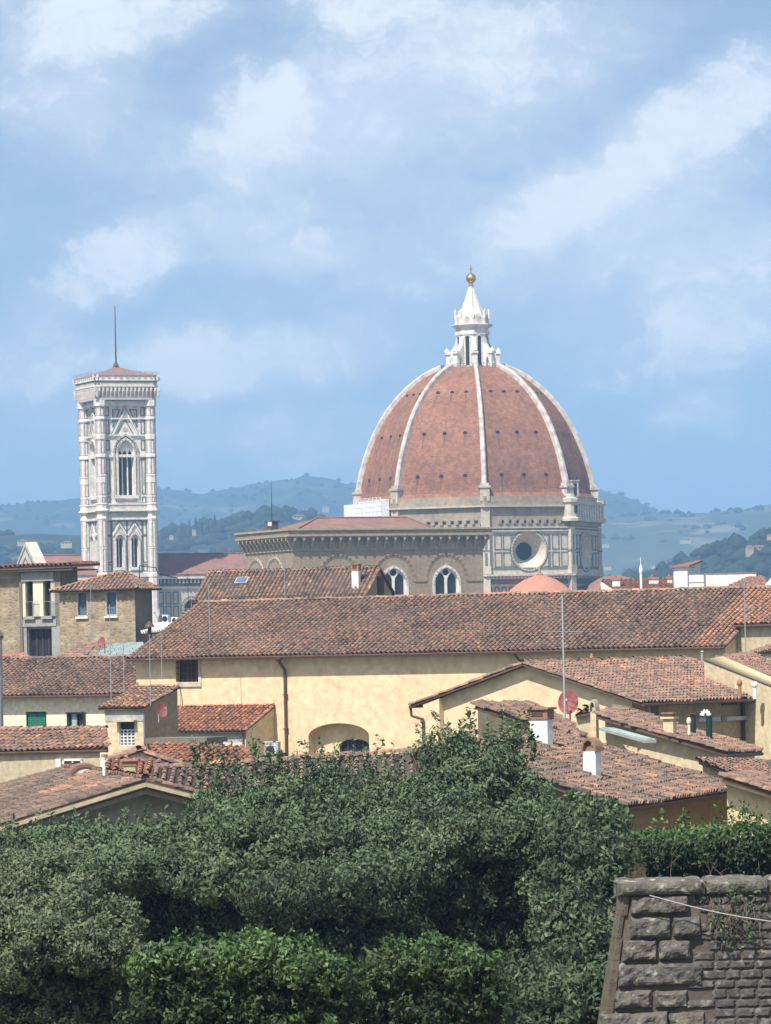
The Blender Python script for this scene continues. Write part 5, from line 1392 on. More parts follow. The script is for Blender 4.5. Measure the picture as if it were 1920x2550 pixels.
# ------------------------------------------------------------------ left: concrete block, stone house, pieces between
def build_left_back():
    # block with a flat red roof
    q = P(157, 1640, 335); yaw = YA
    R0 = Face(q[:2], yaw); s_l = R0.s_at(-60, 24); F = Face(R0.p(s_l, 0)[:2], yaw); L = -s_l
    t = thing('concrete_block', 'grey concrete and rubble block with tall slit windows under a thin flat red roof', 'building', F.p(L/2, 2, -2))
    X = lambda px: F.s_at(px, 24); Z = lambda py: F.z_at(X(100), py)
    Dp = F_d = along(F.p(L, 24), -F.n, 195)
    m = MB()
    fwall(m, F, rect(0, X(53), 0, Z(1412)), [], 0.3, 'rubble_stone')
    holes = [rect(X(69), X(86), Z(1534), Z(1447)), rect(X(113), X(130), Z(1534), Z(1447)), rect(X(71), X(131), Z(1660), Z(1566))]
    fwall(m, F, rect(X(53), L, 0, Z(1412)), holes, 0.45, 'grey_concrete', o=0.05)
    Rt = Face(F.p(L, 0)[:2], yaw+math.pi/2); fwall(m, Rt, rect(0, Dp, 0, Z(1412)), [], 0.3, 'brown_concrete')
    m.add([F.p(0, 0, -Dp), F.p(L, 0, -Dp), F.p(L, Z(1412), -Dp), F.p(0, Z(1412), -Dp)], [(0, 1, 2, 3)], 'brown_concrete')
    fbox(m, F, X(60), X(140), Z(1447), Z(1425), 0.05, 0.35, 'grey_concrete'); fbox(m, F, X(140), L, Z(1660), Z(1412), 0.05, 0.2, 'brown_concrete'); fbox(m, F, X(53), X(60), Z(1660), Z(1412), 0.05, 0.25, 'brown_concrete')
    for (a, b) in ((61, 68), (87, 112), (131, 141)): fbox(m, F, X(a), X(b), Z(1535), Z(1447), 0.05, 0.22, 'cream_plaster' if a != 131 else 'pale_stone')
    fbox(m, F, X(61), X(144), Z(1560), Z(1543), 0.05, 0.30, 'grey_concrete')
    fbox(m, F, X(62), X(70), Z(1660), Z(1560), 0.05, 0.24, 'grey_concrete'); fbox(m, F, X(132), X(156), Z(1660), Z(1560), 0.05, 0.24, 'grey_concrete')
    wall = obj('wall', m, None, t)
    for h in holes:
        m = MB(); fpane(m, F, h, -0.38, 'dark_glass'); a, b = h[0][0], h[1][0]
        k = 4 if b-a > 1 else 1
        for i in range(k+1): fbox(m, F, a+(b-a)*i/k-0.04, a+(b-a)*i/k+0.04, h[0][1], h[2][1], -0.36, -0.3, 'wood_brown')
        w = obj('window', m, None, wall)
        if k == 1:
            m = MB(); fbox(m, F, a-0.1, b+0.25, h[0][1]-0.25, h[0][1]-0.02, 0.06, 0.5, 'grey_concrete'); obj('sill', m, None, w)
            m = MB()
            for i in range(6): m.tube(F.p(b+0.05+0.1*i, h[0][1], 0.35), F.p(b+0.05+0.1*i, h[0][1]+1.1, 0.35), 0.018, n=4, mat='pole_metal')
            m.tube(F.p(a-0.1, h[0][1]+1.1, 0.35), F.p(b+0.6, h[0][1]+1.1, 0.35), 0.02, n=4, mat='pole_metal'); obj('railing', m, None, w)
    T = Tiles('orange_tile', pitch=0.4)
    e = 0.9
    T.plane([F.p(-e, Z(1412), e), F.p(L+e+0.6, Z(1410), e), F.p(L+e+0.6, Z(1404), -Dp-e), F.p(-e, Z(1404), -Dp-e)], thick=0.2, bias=-0.1)
    r = T.build('roof', t)
    m = MB(); fbox(m, F, -e, L+e+0.5, Z(1412)-0.32, Z(1412)-0.2, -Dp-e+0.2, e-0.1, 'brown_concrete'); obj('soffit', m, None, r)
    # stone house with a hipped roof
    q = P(150, 1600, 305); F2 = Face(q[:2], YA); L2 = F2.s_at(338, 22); Dp2 = along(F2.p(L2, 22), -F2.n, 381)
    ze = (F2.z_at(F2.s_at(200, 24), 1470)+F2.z_at(L2, 1468))/2
    t = thing('stone_house', 'rubble stone house with two blue panes and a low hipped roof before the bell tower', 'house', F2.p(L2/2, 2, -Dp2/2))
    X = lambda px: F2.s_at(px, 22); Z = lambda py: F2.z_at(X(260), py)
    holes = [rect(X(194), X(219), Z(1532), Z(1472)), rect(X(266), X(293), Z(1532), Z(1474))]
    m = MB(); fwall(m, F2, rect(0, L2, 0, ze), holes, 0.3, 'rubble_stone')
    Rt = Face(F2.p(L2, 0)[:2], YA+math.pi/2); fwall(m, Rt, rect(0, Dp2, 0, ze), [], 0.3, 'brown_concrete')  # right side darker than the rubble faces: shade put into its colour
    m.add([F2.p(0, 0, -Dp2), F2.p(L2, 0, -Dp2), F2.p(L2, ze, -Dp2), F2.p(0, ze, -Dp2)], [(0, 1, 2, 3)], 'rubble_stone'); m.add([F2.p(0, 0, -Dp2), F2.p(0, 0, 0), F2.p(0, ze, 0), F2.p(0, ze, -Dp2)], [(0, 1, 2, 3)], 'rubble_stone')
    fbox(m, F2, 0, X(219)+0.2, Z(1475), ze, 0.02, 0.1, 'beige_plaster')
    wall = obj('wall', m, None, t)
    for h in holes:
        m = MB(); fpane(m, F2, h, -0.25, 'blue_glass'); a, b = h[0][0], h[1][0]
        fstrip(m, F2, h, 0.07, -0.2, 0.02, 'pale_stone', closed=True); w = obj('window', m, None, wall)
        m = MB(); fbox(m, F2, a-0.1, b+0.1, h[0][1]-0.2, h[0][1]-0.06, 0, 0.15, 'white_plaster'); obj('sill', m, None, w)
    T = Tiles('old_tile', pitch=0.32); e = 0.5
    ap = F2.p(F2.s_at(286, 24), 0, -Dp2/2); zr = zat(ap.x, ap.y, 1428)
    c = [F2.p(-e, ze, e), F2.p(L2+e, ze, e), F2.p(L2+e, ze, -Dp2-e), F2.p(-e, ze, -Dp2-e)]
    r0 = F2.p(F2.s_at(262, 24), zr, -Dp2/2); r1 = F2.p(F2.s_at(300, 24), zr, -Dp2/2)
    T.plane([c[0], c[1], r1, r0], bias=0.14); T.plane([c[1], c[2], r1], bias=0.05); T.plane([c[2], c[3], r0, r1]); T.plane([c[3], c[0], r0])
    for a_, b_ in ((r0, r1), (c[0], r0), (c[1], r1)): T.ridge(a_+Vector((0, 0, .05)), b_+Vector((0, 0, .05)), bias=0.12)
    roof = T.build('roof', t)
    m = MB(); b = r1+Vector((0.8, -0.6, -0.4)); m.path([b, b+Vector((0, 0, 0.9)), b+Vector((1.1, 0.4, 0.75)), b+Vector((1.3, 0.4, 0.3)), b+Vector((2.6, 0.9, 0.0))], 0.035, 5, 'black_metal'); obj('pipe', m, None, roof)
    # low pieces between the houses
    polyhouse('lean_to', 'low cream lean-to with a dark opening and tiled edge under the stone house', 'shed', [(150,1640,292),(205,1638,288),(236,1606,291),(200,1606,296)], 8, 'cream_plaster', gut=False)
    b = P(215, 1625, 287.5)
    polyhouse('metal_shed', 'flat shed roofed with greenish ribbed zinc sheet between the tiled roofs', 'shed', [(236,1640,284),(338,1639,274),(352,1605,288),(285,1606,292)], 8, 'grey_plaster', tile='zinc_tile', pitch=0.5, gut=False)
    polyhouse('terrace', 'small roof terrace with a white slab edge beside the stone house', 'terrace', [(355,1578,300),(415,1572,294),(432,1556,298),(395,1556,304)], 8, 'white_plaster', tile='white_tile', pitch=0.6, gut=False)
    polyhouse('shed', 'small shed with a bright orange tiled roof against the concrete block', 'shed', [(6,1664,296),(95,1660,290),(60,1632,296),(6,1632,300)], 6, 'cream_plaster', tile='orange_tile', gut=False)
build_left_back()
antenna(228, 1430, 1612, 283, 'tall pale aerial standing before the stone house windows', [(1432, 10, 2), (1585, 12, 6), (1592, 6, 3)])
antenna(277, 1505, 1740, 214, 'paired thin mast at the right edge of the dark tiled roof', [(1513, 11, 4), (1640, 4, 2)])
antenna(309, 1552, 1718, 226, 'aerial mast next to the paired mast over the dark tiled roof', [(1568, 7, 3)])
antenna(375, 1580, 1742, 206, 'slim mast rising from the little stair tower roof', [(1582, 3, 2), (1642, 9, 2)], r=0.02, mat='pole_metal')
antenna(403, 1577, 1680, 259, 'thin mast at the left corner of the long yellow wall', [(1585, 4, 2)])
dish(252, 1600, 15, 281, 'small round red dish beneath the stone house', R_(-40))
dish(393, 1527, 12, 297, 'pale grey dish high on the roof terrace', R_(-60), 'galvanised', 0.2)
def build_terrace_units():
    for (px, py, w, h, lb) in ((434,1545,18,17,'white air conditioning unit at the end of the roof terrace'), (411,1541,15,20,'grey air conditioning unit under the pale dish')):
        b = P(px, py+h/2, 297); s = 297/FPX
        F = Face(b[:2], YA); t = thing('air_conditioner', lb, 'air conditioner', b, 'air conditioners on the roofs')
        m = MB(); fbox(m, F, -w*s/2, w*s/2, b.z, b.z+h*s, -0.35, 0, 'white_metal'); obj('casing', m, None, t)
        m = MB(); fprism(m, F, circle(0, b.z+h*s*0.5, h*s*0.36, 14), 0, 0.03, 'black_metal'); obj('fan', m, None, t)
    b = P(373, 1590, 290); t = thing('flue', 'dark metal flue with a conical hat beside the terrace', 'flue', b, 'metal and clay flues on the roofs')
    m = MB(); zt = zat(b.x, b.y, 1562); m.lathe(b[:2], [(0.14, b.z-1), (0.14, zt)], 10, 'black_metal'); obj('pipe', m, None, t)
    m = MB(); m.lathe(b[:2], [(0.36, zt), (0.24, zt+0.2), (0.04, zt+0.42)], 12, 'rust_pipe'); obj('cap', m, None, t)
build_terrace_units()

def build_left_house():
    Lh = 16.0; F = Face(FY.p(-Lh-0.05, 0, 1.0)[:2], YA); L = Lh
    ze = (F.z_at(F.s_at(30, 19), 1731)+F.z_at(F.s_at(290, 19), 1722))/2
    Dp = 12.0; rp = F.p(F.s_at(250, 21), 0, -Dp/2); zr = zat(rp.x, rp.y, 1639)
    t = thing('house', 'cream house with green shutters under a wide dark tiled roof', 'house', F.p(L/2, 6, -Dp/2))
    hs = []
    for (a, b, lb) in ((66, 114, 1), (165, 213, 0)):
        hs.append(rect(F.s_at(a, 18), F.s_at(b, 18), F.z_at(F.s_at(a, 18), 1818), F.z_at(F.s_at(a, 18), 1774)))
    w, r = gable_house(t, F, L, Dp, 5, ze, zr-ze, 'cream_plaster', oe=0.6, og=0.2, holes=hs, depth=0.3, bias=-0.12, pitch=0.30)
    for i, h in enumerate(hs):
        m = MB(); a, b, z0_, z1_ = h[0][0], h[1][0], h[0][1], h[2][1]
        if i == 0:
            for (p_, q_) in ((a+0.04, (a+b)/2-0.01), ((a+b)/2+0.01, b-0.04)):
                fbox(m, F, p_, q_, z0_, z1_-0.02, -0.18, -0.10, 'green_shutter')
                for k in range(8): fbox(m, F, p_+0.05, q_-0.05, z0_+0.05+(z1_-z0_)*k/8, z0_+0.05+(z1_-z0_)*k/8+0.05, -0.10, -0.08, 'green_shutter')
            o = obj('shutter', m, None, w); o['label'] = 'closed bright green shutters'
            m = MB(); fstrip(m, F, h, 0.06, -0.1, 0.01, 'dark_green', closed=True); obj('window_frame', m, None, w)
        else:
            fpane(m, F, h, -0.25, 'dark_glass'); fbox(m, F, a, a+0.12, z0_, z1_, -0.24, -0.1, 'dark_green'); fbox(m, F, b-0.12, b, z0_, z1_, -0.24, 0.12, 'dark_green')
            fbox(m, F, a+0.25, (a+b)/2-0.05, z0_+0.05, z1_-0.1, -0.24, -0.2, 'zinc_sheet'); fbox(m, F, (a+b)/2-0.04, (a+b)/2+0.04, z0_, z1_, -0.24, -0.14, 'dark_green'); fbox(m, F, a, b, z1_-0.08, z1_, -0.24, 0.05, 'dark_green')
            o = obj('shutter', m, None, w); o['label'] = 'half open dark green shutters'
    # far left round pier
    b = P(-8, 1830, 190); zt = zat(b.x, b.y, 1590)
    tt = thing('round_chimney', 'round grey plastered chimney cut by the picture edge', 'chimney', (b.x, b.y, 8))
    m = MB(); m.lathe(b[:2], [(0.30, 8), (0.30, zt)], 16, 'grey_plaster'); obj('stack', m, None, tt)
    m = MB(); m.lathe(b[:2], [(0.36, zt), (0.38, zt+0.12), (0.24, zt+0.35), (0.05, zt+0.5)], 16, 'brown_concrete'); obj('cap', m, None, tt)
build_left_house()

def build_lean_to():
    F0 = FY; o = 3.6
    a = along(F0.p(0, 16, o), F0.u, 352); b = along(F0.p(0, 16, o), F0.u, 613)
    F = Face(F0.p(a, 0, o)[:2], YA); L = b-a
    ze = F.z_at(L, 1819); q = F.p(L, 0, -o); zr = zat(q.x, q.y, 1760)
    t = thing('lean_to', 'lean-to with orange tiles leaning on the long yellow wall', 'shed', F.p(L/2, 8, -o/2))
    m = MB(); fwall(m, F, rect(0, L, 8, ze), [], 0.2, 'grey_plaster')
    Rt = Face(F.p(L, 0)[:2], YA+math.pi/2); fwall(m, Rt, [(0, 8), (o-0.02, 8), (o-0.02, zr), (0, ze)], [], 0.2, 'yellow_plaster')
    Lf = Face(F.p(0, 0, -o)[:2], YA-math.pi/2); fwall(m, Lf, [(0.02, 8), (o, 8), (o, ze), (0.02, zr)], [], 0.2, 'yellow_plaster')
    z1 = F.z_at(L, 1850); fbox(m, F, 0, L*0.96, 8, z1, 0, 0.05, 'cream_plaster')
    w = obj('wall', m, None, t)
    T = Tiles('orange_tile', pitch=0.29); e = 0.3; sl = (zr-ze)/o
    T.plane([F.p(-0.2, ze-e*sl+0.08, e), F.p(L+0.1, ze-e*sl+0.08, e), F.p(L+0.1, zr+0.08, -o+0.03), F.p(-0.2, zr+0.08, -o+0.03)], bias=-0.12, spread=0.2)
    T.ridge(F.p(L+0.04, ze-e*sl+0.1, e), F.p(L+0.04, zr+0.1, -o+0.1), r=0.1); T.ridge(F.p(-0.2, zr+0.12, -o+0.12), F.p(L+0.1, zr+0.12, -o+0.12), r=0.1)
    r = T.build('roof', t)
    m = MB(); m.path([F.p(L-0.15, ze-0.1, 0.1), F.p(L-0.15, 8, 0.1)], 0.05, 6, 'wood_brown'); obj('downpipe', m, None, w)
    # air conditioner beside it
    b_ = P(676, 1893, 254); s = 258/FPX; G = Face(b_[:2], YA+0.1)
    t = thing('air_conditioner', 'grey air conditioning unit standing by the yellow lean-to wall', 'air conditioner', b_-Vector((0, 0, 0.3)), 'air conditioners on the roofs')
    m = MB(); w_, h = 36*s, 44*s
    fbox(m, G, -w_/2, w_/2, b_.z, b_.z+h, -0.4, 0, 'galvanised'); fbox(m, G, -w_/2-0.02, w_/2+0.02, b_.z+h, b_.z+h+0.03, -0.42, 0.02, 'white_metal'); obj('casing', m, None, t)
    m = MB(); fprism(m, G, circle(-w_*0.08, b_.z+h*0.5, h*0.3, 16), 0, 0.03, 'black_metal'); fbox(m, G, w_*0.25, w_*0.32, b_.z, b_.z+h, 0, 0.03, 'white_metal'); obj('fan', m, None, t)
    m = MB()
    for x in (-w_*0.4, w_*0.4): fbox(m, G, x-0.04, x+0.04, b_.z-0.6, b_.z, -0.35, -0.05, 'galvanised')
    obj('stand', m, None, t)
build_lean_to()

def build_little_tower():
    q = P(263, 1800, 208); F = Face(q[:2], YA); W = F.s_at(357, 18); Dp = along(F.p(W, 18), -F.n, 443)
    ze = F.z_at(W/2, 1763); b = F.p(W, 0, -Dp); zr = zat(b.x, b.y, 1712)
    t = thing('stair_tower', 'little stair tower with a latticed window and red tiled shed roof', 'tower', F.p(W/2, 7, -Dp/2))
    X = lambda px: F.s_at(px, 17.5); Z = lambda py: F.z_at(W/2, py)
    hole = rect(X(297), X(335), Z(1857), Z(1798))
    m = MB(); fwall(m, F, rect(0, W, 7, ze), [hole], 0.25, 'pale_yellow_plaster')
    Rt = Face(F.p(W, 0)[:2], YA+math.pi/2); fwall(m, Rt, [(0, 7), (Dp, 7), (Dp, zr), (0, ze)], [], 0.2, 'ochre_and_shade_plaster')  # sides darker than the front: shade and its warm bounce put into colour
    Lf = Face(F.p(0, 0, -Dp)[:2], YA-math.pi/2); fwall(m, Lf, [(0, 7), (Dp, 7), (Dp, ze), (0, zr)], [], 0.2, 'ochre_and_shade_plaster')
    m.add([F.p(0, 7, -Dp), F.p(W, 7, -Dp), F.p(W, zr, -Dp), F.p(0, zr, -Dp)], [(0, 1, 2, 3)], 'ochre_and_shade_plaster')
    fbox(m, F, -0.02, W+0.02, Z(1796), ze-0.02, 0.0, 0.03, 'grey_plaster')
    w = obj('wall', m, None, t)
    m = MB(); fpane(m, F, hole, -0.2, 'dark_glass'); a0, a1, zb = hole[0][0], hole[1][0], hole[0][1]; zl = Z(1818)
    n = 4
    for i in range(n):
        for j in range(5):
            fstrip(m, F, circle(a0+(a1-a0)*(i+0.5)/n, zb+(zl-zb)*(j+0.5)/5, (a1-a0)/n*0.46, 10), 0.03, -0.08, -0.04, 'white_metal', closed=True)
    for i in range(n+1): fbox(m, F, a0+(a1-a0)*i/n-0.012, a0+(a1-a0)*i/n+0.012, zb, zl, -0.08, -0.05, 'white_metal')
    for z in (zb+0.02, zl): fbox(m, F, a0, a1, z-0.02, z+0.02, -0.08, -0.03, 'white_metal')
    wo = obj('lattice_window', m, None, w)
    m = MB(); fbox(m, F, X(291), X(342), Z(1797), Z(1793), 0, 0.35, 'pale_stone'); obj('canopy', m, None, w)
    T = Tiles('old_tile', pitch=0.27, expo=0.32); e = 0.22; sl = (zr-ze)/Dp
    T.plane([F.p(-0.28, ze-e*sl+0.06, e), F.p(W+0.12, ze-e*sl+0.06, e), F.p(W+0.12, zr+0.06, -Dp-0.05), F.p(-0.28, zr+0.06, -Dp-0.05)], bias=0.16, spread=0.22)
    T.ridge(F.p(W+0.08, ze-e*sl+0.08, e), F.p(W+0.08, zr+0.08, -Dp), r=0.09, bias=0.15); T.ridge(F.p(-0.25, zr+0.1, -Dp), F.p(W+0.12, zr+0.1, -Dp), r=0.09, bias=0.2)
    T.build('roof', t)
    m = MB()
    c = F.p(W+0.07, ze-0.3, 0.05); m.path([c, c-Vector((0, 0, 1.0)), c+Vector((0.12, 0, -1.6)), c+Vector((0.3, -0.1, -2.1))], 0.014, 5, 'cable_white'); obj('cable', m, None, w)
    dish(404, 1768, 19, 206.5, 'red dish on the shaded side of the little stair tower', R_(35), 'dish_red', 0.25)
build_little_tower()
ramped('plain_brown_tile', [(0,(0.17,0.095,0.072)),(0.5,(0.25,0.135,0.10)),(1,(0.34,0.19,0.14))], 0.9, 0.3, 0.2, 4.0)
ramped('cream_tile', [(0,(0.5,0.4,0.24)),(1,(0.62,0.5,0.31))], 0.9, 0.4, 0.2)
weathered('shaded_gable_plaster', (0.30,0.30,0.25), (0.22,0.225,0.19), 0.7, 0.9, 0.01, 5.0, 0.4, (0.12,0.12,0.1))  # shade on the near gable put into the plaster colour
# ------------------------------------------------------------------ right: far white roofs behind the long ridge
def build_white_roofs():
    D = 430; S = D/FPX
    def blk(t, nm, x0, x1, yt, yb, d, dep, mat, yaw=R_(-12)):
        q = P(x0, yb, d); F = Face(q[:2], yaw); w = F.s_at(x1, q.z); m = MB()
        fbox(m, F, 0, w, q.z-4, zat(q.x, q.y, yt), -dep, 0, mat); return F, w, m, q.z
    polyhouse('low_house', 'low brown roofed house with white chimney dormers behind the long ridge', 'house', [(1496,1476,428),(1700,1474,424),(1692,1440,437),(1502,1446,441)], 0, 'cream_plaster', tile='plain_brown_tile', pitch=0.45, gut=False)
    q = P(1496, 1474, 425)
    t = thing('gable_wall', 'white triangular gable end poking over the long ridge beside the drum', 'wall', q-Vector((0, 0, 8)))
    F = Face(q[:2], R_(-10)); w = F.s_at(1536, q.z); m = MB(); fprism(m, F, [(0, q.z-8), (w, q.z-8), (w, q.z-0.1), (w*0.05, zat(q.x, q.y, 1449)), (0, zat(q.x, q.y, 1449))], -0.3, 0, 'white_plaster'); obj('wall', m, None, t)
    for (x0, x1, yt, yb, lb) in ((1525,1544,1441,1452,'low white chimney dormer nearest the drum'), (1616,1640,1439,1449,'wide white chimney dormer past the white spire'), (1662,1674,1438,1448,'white chimney dormer beside the white penthouse')):
        b = P((x0+x1)/2, yb, 432); t = thing('chimney', lb, 'chimney', b, 'chimneys on the roofs')
        F, w, m, z = blk(t, 'stack', x0, x1, yt+3, yb, 432, 0.8, 'white_plaster'); obj('stack', m, None, t)
        m = MB(); zt = zat(b.x, b.y, yt); fbox(m, F, -0.1, w+0.1, zt-0.12, zt+0.05, -0.9, 0.1, 'brick_red'); m.tube(F.p(w*0.3, zt, -0.4), F.p(w*0.3, zt+0.35, -0.4), 0.12, n=8, mat='brick_red'); obj('cap', m, None, t)
    b = P(1597, 1470, 420); t = thing('white_spire', 'slim white turret mast rising above the long ridge', 'mast', b-Vector((0, 0, 3)))
    m = MB(); Z = lambda py: zat(b.x, b.y, py)
    m.lathe(b[:2], [(0.13, b.z-3), (0.12, Z(1428)), (0.17, Z(1426)), (0.2, Z(1418)), (0.13, Z(1412)), (0.04, Z(1408)), (0.03, Z(1388))], 10, 'white_metal'); obj('mast', m, None, t)
    # white penthouse
    b = P(1714, 1470, 420); t = thing('penthouse', 'white roof house with a sloping tiled cap and long white parapet', 'house', b-Vector((0, 0, 10)))
    F, w, m, z = blk(t, 'wall', 1678, 1713, 1414, 1470, 420, 4.5, 'white_plaster', R_(-20)); Zf = lambda py: F.z_at(0, py)
    R = Face(F.p(w, 0)[:2], R_(-20)+math.pi/2)
    k = R.s_at(1745, z); hole = rect(R.s_at(1722, z), R.s_at(1735, z), Zf(1432), Zf(1413))
    fwall(m, R, [(0.01, z-4), (k, z-4), (k, Zf(1400)), (0.01, Zf(1412))], [hole], 0.3, 'white_plaster', o=0.01)
    w_ = obj('wall', m, None, t)
    m = MB(); fpane(m, R, hole, -0.27, 'dark_glass'); obj('window', m, None, w_)
    m = MB(); e = 0.25
    top = [F.p(-e, Zf(1414), e), F.p(w+e, Zf(1413), e), R.p(k, Zf(1398), e), F.p(1.0, Zf(1398), -k-0.5)]
    m.hexa(top, [x+Vector((0, 0, 0.14)) for x in top], 'far_tile'); obj('roof', m, None, t)
    F2, w2, m, z2 = blk(t, 'x', 1716, 1753, 1432, 1470, 416, 1.6, 'white_plaster', R_(-12)); fbox(m, F2, -0.03, w2+0.03, F2.z_at(0, 1451), F2.z_at(0, 1449), -0.5, 0.05, 'beige_plaster'); obj('balcony', m, None, t)
    F3, w3, m, z3 = blk(t, 'x', 1754, 1884, 1430, 1475, 418, 0.4, 'white_plaster', R_(-6)); fbox(m, F3, -0.03, w3, F3.z_at(0, 1430), F3.z_at(0, 1428), -0.5, 0.06, 'brick_red'); obj('parapet', m, None, t)
    polyhouse('low_house', 'low red hipped roof in front of the white parapet', 'house', [(1790,1472,395),(1912,1466,388),(1896,1437,402),(1862,1440,405)], 0, 'cream_plaster', tile='plain_brown_tile', bias=0.12, pitch=0.45, gut=False)
    q = P(1896, 1470, 380); t = thing('gable_wall', 'white gable with a brick cap at the right end of the skyline', 'wall', q-Vector((0, 0, 8)))
    F = Face(q[:2], R_(-20)); w = F.s_at(1960, q.z); zz = zat(q.x, q.y, 1428)
    m = MB(); fprism(m, F, [(0, q.z-8), (w, q.z-8), (w, zz), (w*0.55, zz), (0, q.z+0.1)], -0.4, 0, 'white_plaster'); fbox(m, F, w*0.5, w, zz, zz+0.25, -0.5, 0.1, 'brick_red'); obj('wall', m, None, t)
build_white_roofs()

# ------------------------------------------------------------------ right: big gable and its neighbours
GA = R_(-35)
def build_gable_right():
    q = P(1575, 1745, 190); S = Face(q[:2], GA+math.pi/2)       # the shaded eave side
    L = S.s_at(1960, 17); ze = S.z_at(0, 1744)
    g = lat(GA); Dp = -along(S.p(0, 17), g, 1068)
    Gf = Face((S.p(0, 0)-g*Dp)[:2], GA)                          # the sunlit gable, s from its left end
    mid = Gf.p(Dp/2, 0); zr = zat(mid.x, mid.y, 1657)
    t = thing('gabled_house', 'wide yellow gabled house under brown tiles with a shaded ochre side', 'house', Gf.p(Dp/2, 7, -5))
    s1, s2 = S.s_at(1618, 18), S.s_at(1640, 18)
    h = rect(s1, s2, S.z_at(s1, 1782), S.z_at(s1, 1740))
    w, r = gable_house(t, S, L, Dp, 6, ze, zr-ze, 'ochre_and_shade_plaster', oe=0.75, og=0.45, holes=[h], bias=0.02, pitch=0.29, spread=0.18)  # eave side darker than the yellow gable: shade put into its colour
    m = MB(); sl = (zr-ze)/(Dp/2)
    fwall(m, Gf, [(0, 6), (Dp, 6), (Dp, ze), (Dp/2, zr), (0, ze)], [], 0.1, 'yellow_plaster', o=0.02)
    pw = Gf.s_at(1108, 17)
    fprism(m, Gf, [(0, 6), (pw, 6), (pw, ze+sl*pw-0.06), (0, ze-0.06)], 0.0, 0.40, 'yellow_plaster')
    obj('gable_front', m, None, w)
    m = MB(); fpane(m, S, h, -0.25, 'dark_glass'); fstrip(m, S, h, 0.08, -0.25, -0.1, 'wood_brown', closed=True); obj('window', m, None, w)
    m = MB(); a = S.s_at(1846, 17); m.tube(S.p(a, ze-0.3, 0.12), S.p(a, 7, 0.12), 0.07, n=6, mat='wood_brown'); obj('downpipe', m, None, w); m = MB(); a = S.s_at(1612, 17); m.tube(S.p(a, ze-0.3, 0.12), S.p(a, 7, 0.12), 0.055, n=6, mat='galvanised'); obj('downpipe', m, None, w)
    m = MB(); a0, a1 = S.s_at(1797, 17), S.s_at(1832, 17); z = S.z_at(a0, 1743); fbox(m, S, a0, a1, z-0.25, z, 0, 0.12, 'wood_brown'); obj('vent_slot', m, None, w)
    for (xa, xb, y) in ((1728, 1782, 1793), (1797, 1893, 1790)):
        m = MB(); a0, a1 = S.s_at(xa, 16.5), S.s_at(xb, 16.5); z = S.z_at(a0, y); fbox(m, S, a0, a1, z-0.09, z+0.09, 0.05, 0.3, 'galvanised'); obj('awning_rail', m, None, w)
    m = MB(); zo = ze-0.75*sl; m.path([Gf.p(-0.75, zo, 0.3), Gf.p(-0.7, zo-0.35, 0.3), Gf.p(0.05, zo-0.5, 0.5), Gf.p(0.05, 7, 0.5)], 0.06, 7, 'wood_brown'); obj('downpipe', m, None, w)
    return S, Gf, L, Dp, ze, zr
SG, GG, LG, DG, ZEG, ZRG = build_gable_right()
flue(1474, 1627, 1662, 5.5, 200, 'orange clay chimney pot on the ridge of the wide gabled house', 'brick_red', 'pot')
flue(1749, 1620, 1656, 3, 206, 'thin silver pipe by the end of the wide gabled roof', 'galvanised', 'hat')
flue(1842, 1690, 1722, 6, 196, 'pinkish ball vent on the lower edge of the wide gabled roof', 'brick_red', 'ball')
flue(1880, 1696, 1724, 7, 196, 'white ball vent on the lower edge of the wide gabled roof', 'white_metal', 'ball')
polyhouse('house', 'brown roof above the pale sloping parapet at the right edge', 'house', [(1920,1708,198),(2010,1716,204),(1880,1628,216),(1790,1640,208)], 7, 'pale_yellow_plaster', bias=0.05)
polyhouse('parapet_wall', 'pale yellow parapet wall sloping down behind the wide gabled roof', 'wall', [(1930,1712,196),(1990,1716,198),(1800,1634,203),(1752,1642,201)], 7, 'pale_yellow_plaster', inset=0.02, tile='cream_tile', pitch=50, gut=False, thick=0.05)
polyhouse('house', 'cream gable wall with a tiled verge below the beige wing', 'house', [(1850,1632,222),(1990,1612,214),(1990,1590,220),(1930,1605,226)], 7, 'pale_yellow_plaster', bias=0.05, gut=False)

polyhouse('low_house', 'small yellow house with a thin tiled roof below the red dish', 'house', [(1440,1832,156),(1472,1828,163),(1313,1747,168),(1184,1758,163)], 7, 'yellow_plaster', inset=0.3, bias=0.0, gut=False, pitch=0.27)
polyhouse('narrow_house', 'narrow cream house with a sloping tiled roof between chimneys', 'house', [(1806,1874,143),(1898,1870,152),(1549,1763,159),(1486,1781,151)], 7, 'pale_yellow_plaster', inset=0.32, bias=0.02, pitch=0.27)
polyhouse('low_house', 'short tiled roof wedge rising left of the narrow cream house', 'house', [(1432,1779,160),(1484,1768,160),(1490,1756,164),(1458,1762,164)], 7, 'pale_yellow_plaster', inset=0.12, gut=False)
